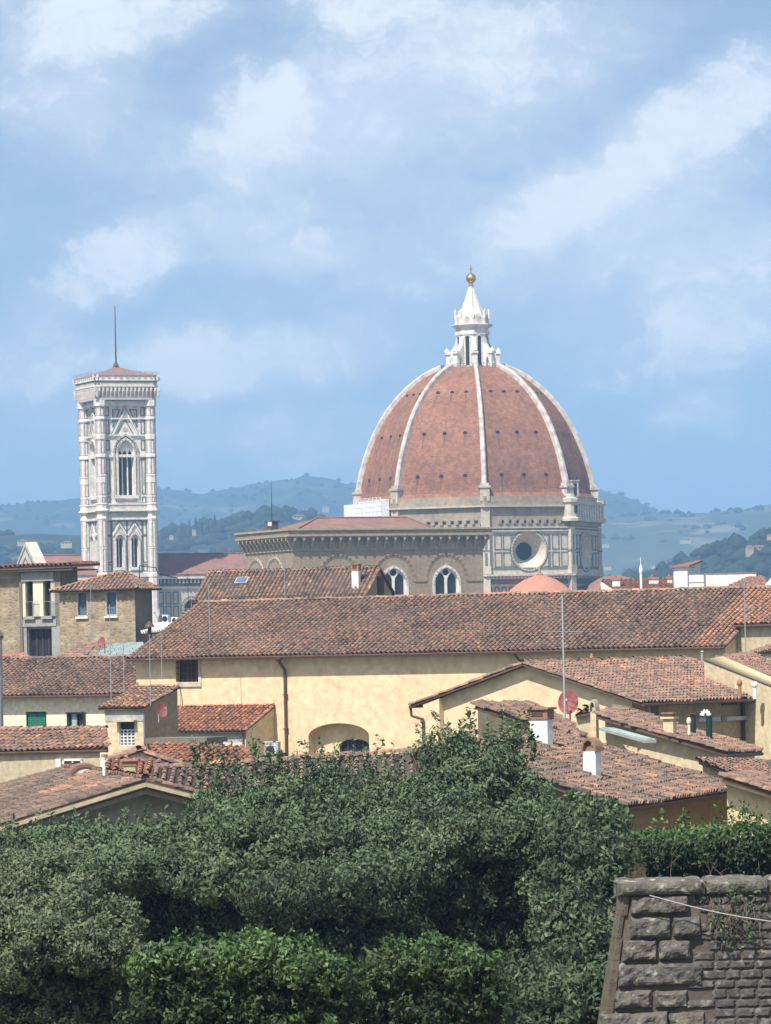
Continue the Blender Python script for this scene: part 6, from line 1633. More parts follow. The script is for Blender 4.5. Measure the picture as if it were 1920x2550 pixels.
# near roof facing the garden
nr = polyhouse('near_house', 'near house whose broad tiled roof slopes down to a shaded ochre wall', 'house', [(1557,2008,112),(1846,1966,126),(1371,1824,128),(1078,1862,114)], 6, 'brown_plaster', inset=0.5, tile='mossy_tile', bias=-0.02, pitch=0.26, spread=0.2, ridge=[(1, 2)])
polyhouse('near_house', 'sunlit yellow house at the right edge just above the green hedge', 'house', [(1990,1998,112),(2040,1985,122),(1880,1925,126),(1800,1938,116)], 6, 'yellow_plaster', inset=0.3, bias=0.05, pitch=0.26, gut=False)
polyhouse('low_house', 'tiled roof running to the right edge under the hooked flue', 'house', [(1850,1950,126),(2000,1960,124),(2000,1905,136),(1740,1893,138)], 6, 'ochre_and_shade_plaster', bias=0.05, pitch=0.26, gut=False)
polyhouse('near_house', 'brown roof behind the big dark bush below the arched niche', 'house', [(640,2020,126),(1110,2010,126),(1085,1872,131.5),(722,1890,131.5)], 6, 'beige_plaster', tile='mossy_tile', pitch=0.26, bias=0.05, ridge=[(2, 3)], gut=False)
# chimneys
box_chimney(1318, 1364, 1762, 1862, 123.5, 'broad white chimney with brown brick top standing on the tiles', cap='brick', capmat='brown_brick', yaw=GA, ratio=0.45, extra=2.0)
box_chimney(1471, 1485, 1742, 1832, 149, 'slim cream chimney with a little arched cap in front of the narrow house', wall='pale_yellow_plaster', cap='arch', capmat='pale_stone', yaw=GA, extra=2.0)
box_chimney(1653, 1678, 1776, 1878, 146, 'grey plastered chimney with brick top on the narrow cream house', wall='pale_yellow_plaster', capmat='brown_brick', cap='flat', yaw=GA, ratio=0.5, extra=2.0)
box_chimney(1453, 1484, 1836, 1940, 117.2, 'white chimney with an arched clay hood on the near broad roof', cap='arch', capmat='brown_brick', yaw=GA, ratio=0.7, extra=1.5)
flue(1726, 1775, 1812, 7, 149, 'dark round flue on the narrow cream house roof', 'black_metal', 'hat')
flue(1716, 1786, 1818, 5, 147, 'small cream mushroom vent beside the dark round flue', 'cream_plaster', 'ball')
flue(1766, 1772, 1824, 8, 149, 'green steel flue bent over in a silver hook', 'dark_green', 'hook', 16)
dish(1415, 1748, 31, 166, 'large red dish in front of the yellow gable', R_(-12), 'dish_red', 0.22, 0.83)
antenna(1407, 1480, 1800, 164.5, 'tall blue grey mast with a long crossbar above the large red dish', [(1490, 5, 2), (1573, 56, 9)], r=0.04, mat='galvanised')
antenna(1857, 1440, 1625, 208, 'aerial with three pale whiskers at the right end of the ridge', [(1446, 14, 4), (1462, 10, 5)], r=0.03)
def build_flashing():
    a = P(1505, 1818, 147); b = P(1620, 1850, 143); t = thing('skylight', 'long grey metal skylight strip lying on the tiles', 'skylight', a)
    d = (b-a); L = d.length; d.normalize(); e = d.cross(Vector((0, 0, 1))).normalized(); up = e.cross(d)
    m = MB(); m.hexa([a-e*.2, a+e*.2, b+e*.2, b-e*.2], [a-e*.2+up*.12, a+e*.2+up*.09, b+e*.2+up*.09, b-e*.2+up*.12], 'galvanised')
    obj('frame', m, None, t)
    m = MB(); m.hexa([a+d*.1-e*.12+up*.125, a+d*.1+e*.14+up*.10, b-d*.1+e*.14+up*.10, b-d*.1-e*.12+up*.125], [a+d*.1-e*.12+up*.14, a+d*.1+e*.14+up*.115, b-d*.1+e*.14+up*.115, b-d*.1-e*.12+up*.14], 'zinc_sheet'); obj('pane', m, None, t)
build_flashing()

# ------------------------------------------------------------------ left: nearer roofs
def build_left_near():
    # long low roof under the cream house
    t, w, r, p, top = polyhouse('low_house', 'long low house with rust tiles in front of the green shutters', 'house', [(-90,1872,186),(268,1864,182),(266,1816,184.6),(-90,1818,189)], 7, 'beige_plaster', bias=0.08, pitch=0.28, spread=0.2, ridge=[(2, 3)])
    q0 = Vector(top[0]); q1 = Vector(top[1]); d = (q1-q0); F = Face(q0[:2], math.atan2(d.y, d.x))
    s0, z0_ = F.sz(160, 1917); s1, z1_ = F.sz(205, 1892)
    m = MB(); fbox(m, F, s0, s1, z0_, z1_, -0.1, 0.03, 'dark_glass'); fstrip(m, F, rect(s0, s1, z0_, z1_), 0.09, 0, 0.07, 'white_plaster', closed=True)
    fbox(m, F, (s0+s1)/2-0.04, (s0+s1)/2+0.04, z0_, z1_, 0, 0.05, 'white_plaster'); obj('window', m, None, w)
    m = MB(); fbox(m, F, s0-0.35, s0-0.1, z0_, z1_+0.05, 0, 0.12, 'white_plaster'); obj('shutter', m, None, w)
    # flat grey slab box and red roofs right of the stair tower
    polyhouse('shed', 'small shed with a sagging red tiled roof beside the stair tower', 'shed', [(372,1898,180),(640,1906,178),(600,1862,180.8),(372,1850,183)], 7, 'beige_plaster', tile='orange_tile', bias=-0.06, pitch=0.28, gut=False)
    b = P(440, 1856, 186); t = thing('roof_box', 'flat grey concrete roof box with a white end between red tiles', 'roof box', b-Vector((0, 0, 1)))
    F = Face(b[:2], YA); s = 186/FPX; m = MB()
    x0, x1 = F.s_at(371, b.z), F.s_at(514, b.z)
    fbox(m, F, x0, x1, b.z-1.5, b.z+0.1, -1.5, 0, 'grey_concrete'); obj('body', m, None, t)
    m = MB(); fbox(m, F, x0-0.1, x1+0.12, b.z+0.1, b.z+0.32, -1.7, 0.2, 'brown_concrete'); obj('slab', m, None, t)
    m = MB(); fbox(m, F, F.s_at(455, b.z), F.s_at(481, b.z), b.z-0.5, b.z+0.08, 0, 0.12, 'white_plaster'); obj('white_panel', m, None, t)
    m = MB(); m.hexa([F.p(F.s_at(400, b.z), b.z-0.55, 0.7), F.p(F.s_at(455, b.z), b.z-0.55, 0.7), F.p(F.s_at(455, b.z), b.z-0.08, 0.02), F.p(F.s_at(400, b.z), b.z-0.08, 0.02)], [F.p(F.s_at(400, b.z), b.z-0.52, 0.7), F.p(F.s_at(455, b.z), b.z-0.52, 0.7), F.p(F.s_at(455, b.z), b.z-0.05, 0.02), F.p(F.s_at(400, b.z), b.z-0.05, 0.02)], 'red_sheet'); obj('awning', m, None, t)
    polyhouse('metal_shed', 'low shed with a grey sheet roof in front of the air conditioner', 'shed', [(585,1915,176),(700,1890,176),(720,1884,182),(620,1898,182)], 8, 'grey_plaster', tile='zinc_tile', pitch=0.5, gut=False)
    # pale little gable
    q = P(348, 1872, 160); zr = q.z; yaw = R_(4)
    F = Face(q[:2], yaw); a, b_ = F.s_at(268, zr), F.s_at(470, zr); za, zb = F.z_at(a, 1896), F.z_at(b_, 1914)
    t = thing('low_house', 'small white gable with a dark tiled verge above the brick chimney', 'house', F.p(0, 8, -2))
    m = MB(); fwall(m, F, [(a, 8), (b_, 8), (b_, zb-0.05), (0, zr-0.12), (a, za-0.05)], [], 0.2, 'white_plaster')
    m.add([F.p(a, 8, -4), F.p(b_, 8, -4), F.p(b_, zb, -4), F.p(0, zr-0.1, -4), F.p(a, za, -4)], [(0, 1, 2, 3, 4)], 'white_plaster'); m.add([F.p(b_, 8, 0), F.p(b_, 8, -4), F.p(b_, zb-0.05, -4), F.p(b_, zb-0.05, 0)], [(0, 1, 2, 3)], 'white_plaster'); m.add([F.p(a, 8, 0), F.p(a, 8, -4), F.p(a, za-0.05, -4), F.p(a, za-0.05, 0)], [(0, 1, 2, 3)], 'white_plaster')
    obj('wall', m, None, t)
    T = Tiles('old_tile', pitch=0.27)
    T.plane([F.p(b_, zb, 0.12), F.p(b_, zb, -4.2), F.p(0, zr, -4.2), F.p(0, zr, 0.12)]); T.plane([F.p(a, za, -4.2), F.p(a, za, 0.12), F.p(0, zr, 0.12), F.p(0, zr, -4.2)], bias=0.1)
    T.ridge(F.p(0, zr+0.05, 0.1), F.p(0, zr+0.05, -4.2)); T.ridge(F.p(b_, zb+0.03, 0.08), F.p(0, zr+0.03, 0.08), r=0.09); T.ridge(F.p(a, za+0.03, 0.08), F.p(0, zr+0.03, 0.08), r=0.09)
    T.build('roof', t)
    polyhouse('low_house', 'patchy orange tiled roof between the white pipe and the brick chimney', 'house', [(268,1945,138),(420,1935,138),(395,1893,140.6),(262,1890,141)], 8, 'beige_plaster', tile='orange_tile', pitch=0.27, gut=False, bias=0.02)
    polyhouse('low_house', 'dark roof running under the bushes right of the brick chimney', 'house', [(380,1990,130),(760,1985,130),(760,1893,134),(380,1915,134)], 7, 'beige_plaster', tile='mossy_tile', pitch=0.26, gut=False, ridge=[(2, 3)])
    # near gable on the left
    R1 = P(362, 1942, 128); far = Vector((-3.8, 18, 0)).normalized(); acr = Vector((far.y, -far.x, 0))   # across, to the right
    yaw = math.atan2(acr.y, acr.x)
    F = Face(R1[:2], yaw); zr = R1.z; wl_, wr_ = 4.35, 2.6; sl = 0.275
    t = thing('near_gable_house', 'near house with mottled lichen tiles and a shaded grey green gable', 'house', F.p(-0.8, 7, -5))
    LEN = 17
    m = MB(); ov = 0.85; wlw = 3.9
    fwall(m, F, [(-wlw, 6), (wr_, 6), (wr_, zr-wr_*sl-0.2), (0, zr-0.2), (-wlw, zr-wlw*sl-0.2)], [], 0.2, 'shaded_gable_plaster', o=-ov)
    m.add([F.p(-wlw, 6, -ov), F.p(-wlw, 6, -LEN), F.p(-wlw, zr-wlw*sl-0.2, -LEN), F.p(-wlw, zr-wlw*sl-0.2, -ov)], [(0, 1, 2, 3)], 'beige_plaster'); m.add([F.p(wr_, 6, -ov), F.p(wr_, 6, -LEN), F.p(wr_, zr-wr_*sl-0.2, -LEN), F.p(wr_, zr-wr_*sl-0.2, -ov)], [(0, 1, 2, 3)], 'beige_plaster')
    m.add([F.p(-wlw, 6, -LEN), F.p(wr_, 6, -LEN), F.p(wr_, zr-wr_*sl, -LEN), F.p(0, zr-0.2, -LEN), F.p(-wlw, zr-wlw*sl, -LEN)], [(0, 1, 2, 3, 4)], 'beige_plaster')
    w = obj('wall', m, None, t)
    def patch(pos):
        a = (pos-np.array(F.A)); s = a@np.array(F.u); o = -(a@np.array(F.n))
        spots = [(-1.2, 3.6, 1.0), (-0.4, 8.5, 1.6), (-1.9, 6.2, 0.8), (-0.6, 1.5, .6)]
        v = np.zeros(len(pos))
        for x, y, r_ in spots: v += np.where(((s-x)/0.6)**2+((o-y)/1.1)**2 < r_, 0.36, 0)
        return np.minimum(v, 0.36)
    T = Tiles('mossy_tile', pitch=0.25, expo=0.32)
    T.plane([F.p(-wl_, zr-wl_*sl, -LEN), F.p(-wl_, zr-wl_*sl, 0), F.p(0, zr, 0), F.p(0, zr, -LEN)], patch=patch, spread=0.14, bias=-0.14)
    T.plane([F.p(wr_, zr-wr_*sl, 0), F.p(wr_, zr-wr_*sl, -LEN), F.p(0, zr, -LEN), F.p(0, zr, 0)], spread=0.2)
    T.ridge(F.p(0, zr+0.06, 0), F.p(0, zr+0.06, -LEN), bias=0.1)
    r = T.build('roof', t)
    m = MB()
    for (sa, sb) in ((-wl_, 0), (0, wr_)):
        za_, zb_ = zr-abs(sa)*sl, zr-abs(sb)*sl
        fprism(m, F, [(sa, za_-0.20), (sb, zb_-0.20), (sb, zb_-0.08), (sa, za_-0.08)], -0.06, 0.04, 'beige_plaster')
        fprism(m, F, [(sa, za_-0.42), (sb, zb_-0.42), (sb, zb_-0.28), (sa, za_-0.28)], -0.35, -0.1, 'brown_concrete')
    obj('verge_board', m, None, r)
    # things on it
    b = P(261, 1937, 134); t = thing('vent_pipe', 'bent white vent pipe with a clay cap on the mottled roof', 'pipe', b)
    m = MB(); zt = zat(b.x, b.y, 1888); m.path([b-Vector((0, 0, 0.5)), (b.x-0.02, b.y, zt-0.15), (b.x+0.09, b.y, zt)], 0.05, 8, 'white_metal'); obj('pipe', m, None, t)
    m = MB(); m.lathe((b.x, b.y), [(0.10, zt+0.02), (0.10, zt+0.12)], 8, 'brick_red'); obj('cap', m, None, t)
    box_chimney(308, 338, 1891, 1945, 133, 'short plastered chimney under a single orange clay slab', wall='beige_plaster', capmat='brick_red', cap='brick', yaw=R_(-5), ratio=0.8)
    q = P(213, 1942, 138); G = Face(q[:2], R_(6)); w_ = 0.46; s = 138/FPX
    t = thing('dormer', 'half round dormer with a white lunette on the mottled roof', 'dormer', G.p(0, q.z-0.6, -0.8))
    wd = 37*s; h = 32*s
    arc = [(-wd, q.z)]+[(-wd*math.cos(math.pi*i/12), q.z+h*math.sin(math.pi*i/12)**0.9) for i in range(1, 12)]+[(wd, q.z)]
    m = MB(); fprism(m, G, [(-wd*1.2, q.z-0.8), (wd*1.2, q.z-0.8)]+arc[::-1], -2.2, 0, 'pale_yellow_plaster'); obj('wall', m, None, t)
    m = MB()
    for i in range(12):
        (a0, b0), (a1, b1) = arc[i], arc[i+1]; fprism(m, G, [(a0, b0), (a1, b1), (a1*1.12, b1+0.09), (a0*1.12, b0+0.09)], -2.2, 0.07, 'far_tile')
    obj('roof', m, None, t)
    lun = [(-wd*.58*math.cos(math.pi*i/10), q.z+h*0.42+h*.42*math.sin(math.pi*i/10)) for i in range(11)]
    m = MB(); fprism(m, G, lun[::-1], 0, 0.03, 'white_plaster'); obj('lunette', m, None, t)
    # a low wall of tiles at the very left behind the near roof
build_left_near()
# ------------------------------------------------------------------ garden: bushes, hedges, the stone wall
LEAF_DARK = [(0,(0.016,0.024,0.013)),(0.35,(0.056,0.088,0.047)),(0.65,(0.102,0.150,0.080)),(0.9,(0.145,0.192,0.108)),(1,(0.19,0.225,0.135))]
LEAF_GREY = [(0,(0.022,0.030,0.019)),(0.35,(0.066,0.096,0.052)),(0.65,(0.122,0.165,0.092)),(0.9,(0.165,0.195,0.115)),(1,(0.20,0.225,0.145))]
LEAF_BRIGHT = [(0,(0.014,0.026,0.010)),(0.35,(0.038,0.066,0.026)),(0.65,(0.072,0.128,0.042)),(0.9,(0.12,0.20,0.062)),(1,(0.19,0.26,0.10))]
ramped('leaf_dark', LEAF_DARK, 0.7, 0.5, 0.22, spec=0.12, transl=0.12)
ramped('leaf_grey', LEAF_GREY, 0.7, 0.5, 0.22, spec=0.12, transl=0.12)
ramped('leaf_bright', LEAF_BRIGHT, 0.55, 0.5, 0.22, spec=0.25, transl=0.2)
ramped('shade_core', [(0,(0.010,0.014,0.008)),(1,(0.020,0.026,0.014))], 0.95, 0.5, 0.2)  # near-black cores under the leaves: shade between clumps put into colour
class Leaves:
    def __init__(s): s.V = []; s.Q = []; s.T = []; s.M = []; s.n = 0; s.cores = []
    def leafset(s, pos, nrm, size, tint):
        k = len(pos)
        if not k: return
        r = rng.normal(0, 1, (k, 3)); d = r-0.72*nrm*np.sum(r*nrm, 1)[:, None]; d[:, 2] += 0.35
        d /= np.linalg.norm(d, axis=1)[:, None]
        nn = nrm+rng.normal(0, 0.42, (k, 3)); nn[:, 2] += 0.12
        e = np.cross(d, nn); e /= np.linalg.norm(e, axis=1)[:, None]+1e-9
        f = np.cross(e, d)
        l = (size*rng.uniform(0.65, 1.3, k))[:, None]; w = l*0.46
        b = pos; mid = pos+d*l*0.55-f*l*0.06
        V = np.stack([b, mid+e*w*0.5+f*l*0.07, pos+d*l-f*l*0.12, mid-e*w*0.5+f*l*0.07], 1).reshape(-1, 3)
        Q = (np.arange(k)*4)[:, None]+np.array([0, 1, 2, 3])
        s.V.append(V); s.Q.append(Q+s.n); s.T.append(tint); s.M.append(np.zeros(k, int)); s.n += len(V)
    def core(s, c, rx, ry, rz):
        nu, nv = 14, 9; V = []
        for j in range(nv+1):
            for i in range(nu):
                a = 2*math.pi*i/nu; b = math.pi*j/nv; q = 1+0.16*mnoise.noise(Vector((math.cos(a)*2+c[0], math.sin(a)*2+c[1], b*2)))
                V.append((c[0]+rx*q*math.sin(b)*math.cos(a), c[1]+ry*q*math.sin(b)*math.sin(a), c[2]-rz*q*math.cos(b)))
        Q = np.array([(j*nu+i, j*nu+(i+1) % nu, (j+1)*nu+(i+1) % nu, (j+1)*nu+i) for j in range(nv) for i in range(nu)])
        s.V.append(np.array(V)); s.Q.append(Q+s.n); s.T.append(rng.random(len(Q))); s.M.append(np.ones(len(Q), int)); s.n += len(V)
    def blob(s, c, rx, ry, rz, leaf, dens, tint=0.5, clump=0.30, nclump=None, core=0.66, flat_top=None):
        "an uneven mound: leaf clumps set over an ellipsoid, leaves on every clump"
        c = np.array(c); R = np.array([rx, ry, rz]); rm = (rx*ry*rz)**(1/3)
        nc = nclump or int(max(10, 3.2/(clump**2)))
        u = rng.normal(0, 1, (nc, 3)); u /= np.linalg.norm(u, axis=1)[:, None]
        u[:, 1] = np.where(u[:, 1] > 0.5, -u[:, 1], u[:, 1])                     # fewer on the far side
        cc = c+u*R*rng.uniform(0.86, 1.0, nc)[:, None]
        cr = rm*clump*rng.uniform(0.55, 1.25, nc)
        per = np.maximum(6, (dens*cr**2).astype(int)); idx = np.repeat(np.arange(nc), per); k = len(idx)
        d = rng.normal(0, 1, (k, 3)); d /= np.linalg.norm(d, axis=1)[:, None]
        out = u[idx]; dot = np.sum(d*out, 1); d = np.where((dot < -0.25)[:, None], d-2*dot[:, None]*out, d)
        pos = cc[idx]+d*(cr[idx]*rng.uniform(0.62, 1.08, k))[:, None]*np.array([1, 1, 0.82])
        ct = rng.normal(0, 0.10, nc)+rng.normal(0, 0.06)
        t = np.clip(tint+ct[idx]+rng.normal(0, 0.16, k), 0, 1)
        s.leafset(pos, d, np.full(k, leaf), t)
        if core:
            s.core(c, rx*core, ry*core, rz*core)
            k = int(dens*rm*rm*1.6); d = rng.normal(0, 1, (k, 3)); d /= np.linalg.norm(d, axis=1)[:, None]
            s.leafset(c+d*R*(core+rng.uniform(0.0, 0.14, k))[:, None], d, np.full(k, leaf*1.1), np.clip(tint-0.1+rng.normal(0, 0.14, k), 0, 1))  # inner leaves tinted darker, shade put into their colour
    def sprigs(s, pts, leaf, n, h, tint):
        "upright young shoots"
        for p in pts:
            hh = h*random.uniform(0.5, 1.3); lean = Vector((random.gauss(0, 0.15), random.gauss(0, 0.15), 1)).normalized()
            k = max(5, int(n*hh/h)); t = rng.random(k)
            pos = np.array(p)+np.outer(t*hh, np.array(lean))+rng.normal(0, leaf*0.35, (k, 3))*(1.1-t)[:, None]
            nn = rng.normal(0, 1, (k, 3)); nn[:, 2] += 0.8; nn /= np.linalg.norm(nn, axis=1)[:, None]
            s.leafset(pos, nn, np.full(k, leaf*0.95), np.clip(tint+rng.normal(0, 0.15, k), 0, 1))
    def build(s, name, mat, parent):
        return put(name, np.concatenate(s.V), np.concatenate(s.Q), [mat, 'shade_core'], np.concatenate(s.M), np.concatenate(s.T), parent)
def gz(y): return lerp_table(GROUND, y)
def shrub(name, label, cat, blobs, mat, leaf=0.085, dens=1500, tint=0.5, sprig=None, group=None, clump=0.30):
    "blobs: (photo column, row, radius in columns, radius in rows, metres away, depth radius in metres)"
    cs = [P(b[0], b[1], b[4]) for b in blobs]
    ctr = sum(cs, Vector())/len(cs); base = Vector((ctr.x, ctr.y, gz(ctr.y)-0.3))
    t = thing(name, label, cat, base, group)
    Lv = Leaves()
    for b, c in zip(blobs, cs):
        s = b[4]/FPX
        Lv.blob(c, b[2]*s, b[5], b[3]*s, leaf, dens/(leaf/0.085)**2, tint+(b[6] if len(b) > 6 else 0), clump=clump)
    if sprig:
        pts = [P(*q) for q in sprig[0]]; Lv.sprigs(pts, leaf*1.05, sprig[1], sprig[2], tint+0.15)
    Lv.build('crown', mat, t)
    m = MB()
    for b, c in zip(blobs[:4], cs[:4]):
        f = Vector((c.x*0.7+ctr.x*0.3, c.y*0.7+ctr.y*0.3+(0.5 if c.y < 75 else 0), gz(c.y)-0.3)); r = 0.14 if c.y > 75 else 0.06
        k = f.lerp(c, 0.55)+Vector((random.uniform(-.3, .3), random.uniform(-.3, .3), 0))
        m.tube(f, k, r, r*0.7, 7, 'bark'); m.tube(k, c, r*0.7, r*0.35, 7, 'bark')
        for _ in range(5):
            e = c+Vector((random.uniform(-1, 1)*b[2]*b[4]/FPX*0.8, random.uniform(-1, 0.6)*b[5]*0.8, random.uniform(-0.2, 0.8)*b[3]*b[4]/FPX*0.8))
            m.tube(k.lerp(c, random.random()), e, r*0.35, r*0.12, 5, 'bark')
    obj('trunk', m, None, t)
    return t
random.seed(31)
# the big dark evergreen mass in the middle
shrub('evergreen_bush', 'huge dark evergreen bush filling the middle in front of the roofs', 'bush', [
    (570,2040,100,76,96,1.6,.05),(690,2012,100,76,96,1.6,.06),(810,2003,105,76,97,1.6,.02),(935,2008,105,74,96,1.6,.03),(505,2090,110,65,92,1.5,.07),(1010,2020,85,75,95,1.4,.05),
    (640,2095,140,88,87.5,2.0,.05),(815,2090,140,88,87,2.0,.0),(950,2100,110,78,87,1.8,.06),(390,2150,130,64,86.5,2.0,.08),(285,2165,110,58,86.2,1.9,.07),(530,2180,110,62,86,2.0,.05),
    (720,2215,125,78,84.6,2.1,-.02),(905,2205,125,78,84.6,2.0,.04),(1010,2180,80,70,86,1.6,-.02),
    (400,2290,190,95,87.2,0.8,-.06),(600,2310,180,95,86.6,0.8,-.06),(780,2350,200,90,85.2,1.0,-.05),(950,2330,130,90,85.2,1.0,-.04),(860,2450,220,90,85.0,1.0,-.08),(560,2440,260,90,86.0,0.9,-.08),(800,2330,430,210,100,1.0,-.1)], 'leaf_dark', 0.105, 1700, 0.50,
    sprig=([(random.uniform(480, 1000), random.uniform(1915, 1985), 96) for _ in range(120)], 24, 0.7), clump=0.26)
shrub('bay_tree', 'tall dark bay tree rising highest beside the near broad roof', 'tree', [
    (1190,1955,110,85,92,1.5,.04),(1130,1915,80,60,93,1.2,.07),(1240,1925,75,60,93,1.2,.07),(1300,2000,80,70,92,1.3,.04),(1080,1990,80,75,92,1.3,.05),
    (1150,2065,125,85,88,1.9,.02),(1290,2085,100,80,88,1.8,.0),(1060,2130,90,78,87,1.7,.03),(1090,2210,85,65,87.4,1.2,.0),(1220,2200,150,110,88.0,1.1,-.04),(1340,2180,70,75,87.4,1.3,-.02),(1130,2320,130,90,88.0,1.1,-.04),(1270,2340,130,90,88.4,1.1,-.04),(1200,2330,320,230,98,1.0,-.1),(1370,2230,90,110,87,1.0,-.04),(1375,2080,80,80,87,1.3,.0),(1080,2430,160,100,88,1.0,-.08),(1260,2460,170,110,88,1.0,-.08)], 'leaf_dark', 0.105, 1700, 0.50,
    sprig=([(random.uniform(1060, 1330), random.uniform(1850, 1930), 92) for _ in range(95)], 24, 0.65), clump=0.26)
shrub('wispy_shrub', 'thin pale shoots standing against the yellow gable', 'shrub', [(1060,1880,45,35,100,.5,.1),(1150,1850,45,35,100,.5,.1),(1265,1845,35,30,100,.4,.1)], 'leaf_grey', 0.10, 500, 0.7,
    sprig=([(x+random.uniform(-14, 14), 1850+random.uniform(-10, 20), 100) for x in (1052, 1062, 1090, 1102, 1146, 1150, 1155, 1262, 1268, 1255) for _ in range(2)], 22, 0.55))
shrub('ivy_column', 'column of dark ivy leaves between the bay tree and the stone wall', 'ivy', [
    (1440,2040,80,60,84,1.2,.06),(1500,2050,60,50,84,1.1,.1),(1440,2150,100,110,82,1.3,-.05),(1500,2180,80,110,82,1.2,-.08),(1430,2300,110,130,80,1.3,-.06),(1480,2420,100,130,79,1.2,-.08),(1400,2480,110,120,78,1.2,-.1)], 'leaf_dark', 0.12, 1500, 0.48, clump=0.24)
shrub('olive_bush', 'pale grey green bush in the lower corner by the clipped hedge', 'bush', [
    (50,2225,115,65,66,1.0,.1),(170,2255,100,60,65.6,1.0,.09),(275,2300,85,55,65.2,.9,.06),(-30,2290,110,80,64.8,1.0,.08),(110,2325,120,75,64.4,1.1,.05),(225,2360,100,62,64.4,1.0,.04),(330,2390,70,50,64.6,.8,.02),(10,2400,110,70,64.2,.9,.0),(130,2440,120,80,65.0,.5,-.04),(280,2450,100,80,65.1,.45,-.04),(0,2490,110,80,64.8,.5,-.04),(90,2530,140,80,64.6,.6,-.02),(250,2545,140,80,65.0,.5,-.06),(380,2530,110,80,65.2,.5,-.06)], 'leaf_grey', 0.075, 1700, 0.54, clump=0.26)
# clipped hedges
def hedge(name, label, ptsL, hbox, mat, leaf, tint, n, top_tint=0.12, sprigs=0, sprig_h=0.4, core_mat=True, bare=0.0, seed=1, dens=1.0):
    "ptsL: top front edge left and right and its depth (photo column, row, metres); hbox: height and thickness in metres"
    random.seed(seed)
    a = P(*ptsL[0]); b = P(*ptsL[1]); h, th = hbox
    u = Vector((b.x-a.x, b.y-a.y, 0)); Lh = u.length; u.normalize(); v = Vector((-u.y, u.x, 0))
    zb = min(a.z, b.z)-h
    t = thing(name, label, 'hedge', ((a.x+b.x)/2, (a.y+b.y)/2, zb))
    Lv = Leaves(); k = int(n*dens)
    A_ = np.array(a); U = np.array(u); V_ = np.array(v); dz = (b.z-a.z)/Lh
    # top sheet
    s = rng.random(k)*Lh; w = rng.random(k)*th
    bump = np.array([mnoise.noise(Vector((x*1.1, y*1.1, seed)))*0.13+mnoise.noise(Vector((x*3.1, y*3.1, seed+5)))*0.06 for x, y in zip(s, w)])
    pos = A_+np.outer(s, U)+np.outer(w, V_); pos[:, 2] += dz*s+bump+rng.normal(0, 0.035, k)
    nn = np.tile([0, -0.25, 1.0], (k, 1))+rng.normal(0, 0.25, (k, 3)); nn /= np.linalg.norm(nn, axis=1)[:, None]
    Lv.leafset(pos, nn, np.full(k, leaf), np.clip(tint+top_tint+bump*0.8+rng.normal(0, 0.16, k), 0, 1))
    # front sheet: darker old leaves lower down, shade also put into the tint
    k2 = int(k*1.5*h/(th+0.5)); s = rng.random(k2)*Lh; z = rng.random(k2)**1.1*h
    bump = np.array([mnoise.noise(Vector((x*1.3, y*1.3, seed+9)))*0.22+mnoise.noise(Vector((x*3.4, y*3.4, seed+3)))*0.08 for x, y in zip(s, z)])
    keep = (rng.random(k2) > bare*np.clip(z/h*4.0-0.9, 0, 1))
    pos = A_+np.outer(s, U)-np.outer(bump*1.5+rng.normal(0, 0.09, k2), V_); pos[:, 2] += dz*s-z
    nn = np.tile(-V_+np.array([0, 0, 0.35]), (k2, 1))+rng.normal(0, 0.3, (k2, 3)); nn /= np.linalg.norm(nn, axis=1)[:, None]
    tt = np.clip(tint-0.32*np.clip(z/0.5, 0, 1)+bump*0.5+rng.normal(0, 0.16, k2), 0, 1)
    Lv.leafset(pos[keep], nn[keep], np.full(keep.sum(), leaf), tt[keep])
    # dark box inside, shade between the stems put into its colour
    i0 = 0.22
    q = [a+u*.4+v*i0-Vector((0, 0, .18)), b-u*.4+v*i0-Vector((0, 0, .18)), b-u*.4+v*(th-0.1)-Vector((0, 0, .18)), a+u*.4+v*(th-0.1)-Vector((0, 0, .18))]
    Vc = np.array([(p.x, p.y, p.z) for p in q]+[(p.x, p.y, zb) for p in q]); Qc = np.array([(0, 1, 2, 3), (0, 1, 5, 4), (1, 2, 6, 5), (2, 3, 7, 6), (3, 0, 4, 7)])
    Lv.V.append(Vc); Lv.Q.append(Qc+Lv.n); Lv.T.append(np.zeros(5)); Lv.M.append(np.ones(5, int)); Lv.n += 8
    if sprigs:
        pts = []
        for _ in range(sprigs):
            x = random.random()*Lh; y = random.random()*th*0.8; pts.append(a+u*x+v*y+Vector((0, 0, dz*x-0.05)))
        Lv.sprigs(pts, leaf*1.1, 20, sprig_h, tint+0.2)
    Lv.build('foliage', mat, t)
    m = MB()
    for _ in range(int(Lh*(4.5 if bare else 1.2))):
        x = random.random()*Lh; p = a+u*x+Vector((0, 0, dz*x)); q0 = Vector((p.x, p.y, zb)); dr = Vector((random.uniform(-.35, .35), random.uniform(-.05, .03), 1))
        for _k in range(7):
            dr += Vector((random.gauss(0, .28), random.gauss(0, .08), 0)); e = q0+dr.normalized()*(h*0.125)
            m.tube(q0, e, 0.014*(1.15-_k*0.12), 0.014*(1.03-_k*0.12), 5, 'twig'); q0 = e
            if random.random() < 0.35:
                e2 = q0+Vector((random.uniform(-.25, .25), random.uniform(-.06, .02), random.uniform(0.05, 0.2))); m.tube(q0, e2, 0.007, 0.004, 4, 'twig')
    obj('stem', m, None, t)
    return t
hedge('bright_hedge', 'bright green hedge with bare grey stems showing above the stone wall', [(1555,2088,90),(2040,2052,86)], (1.6, 1.5), 'leaf_bright', 0.10, 0.45, 9000, 0.12, 60, 0.5, bare=0.96, seed=3)
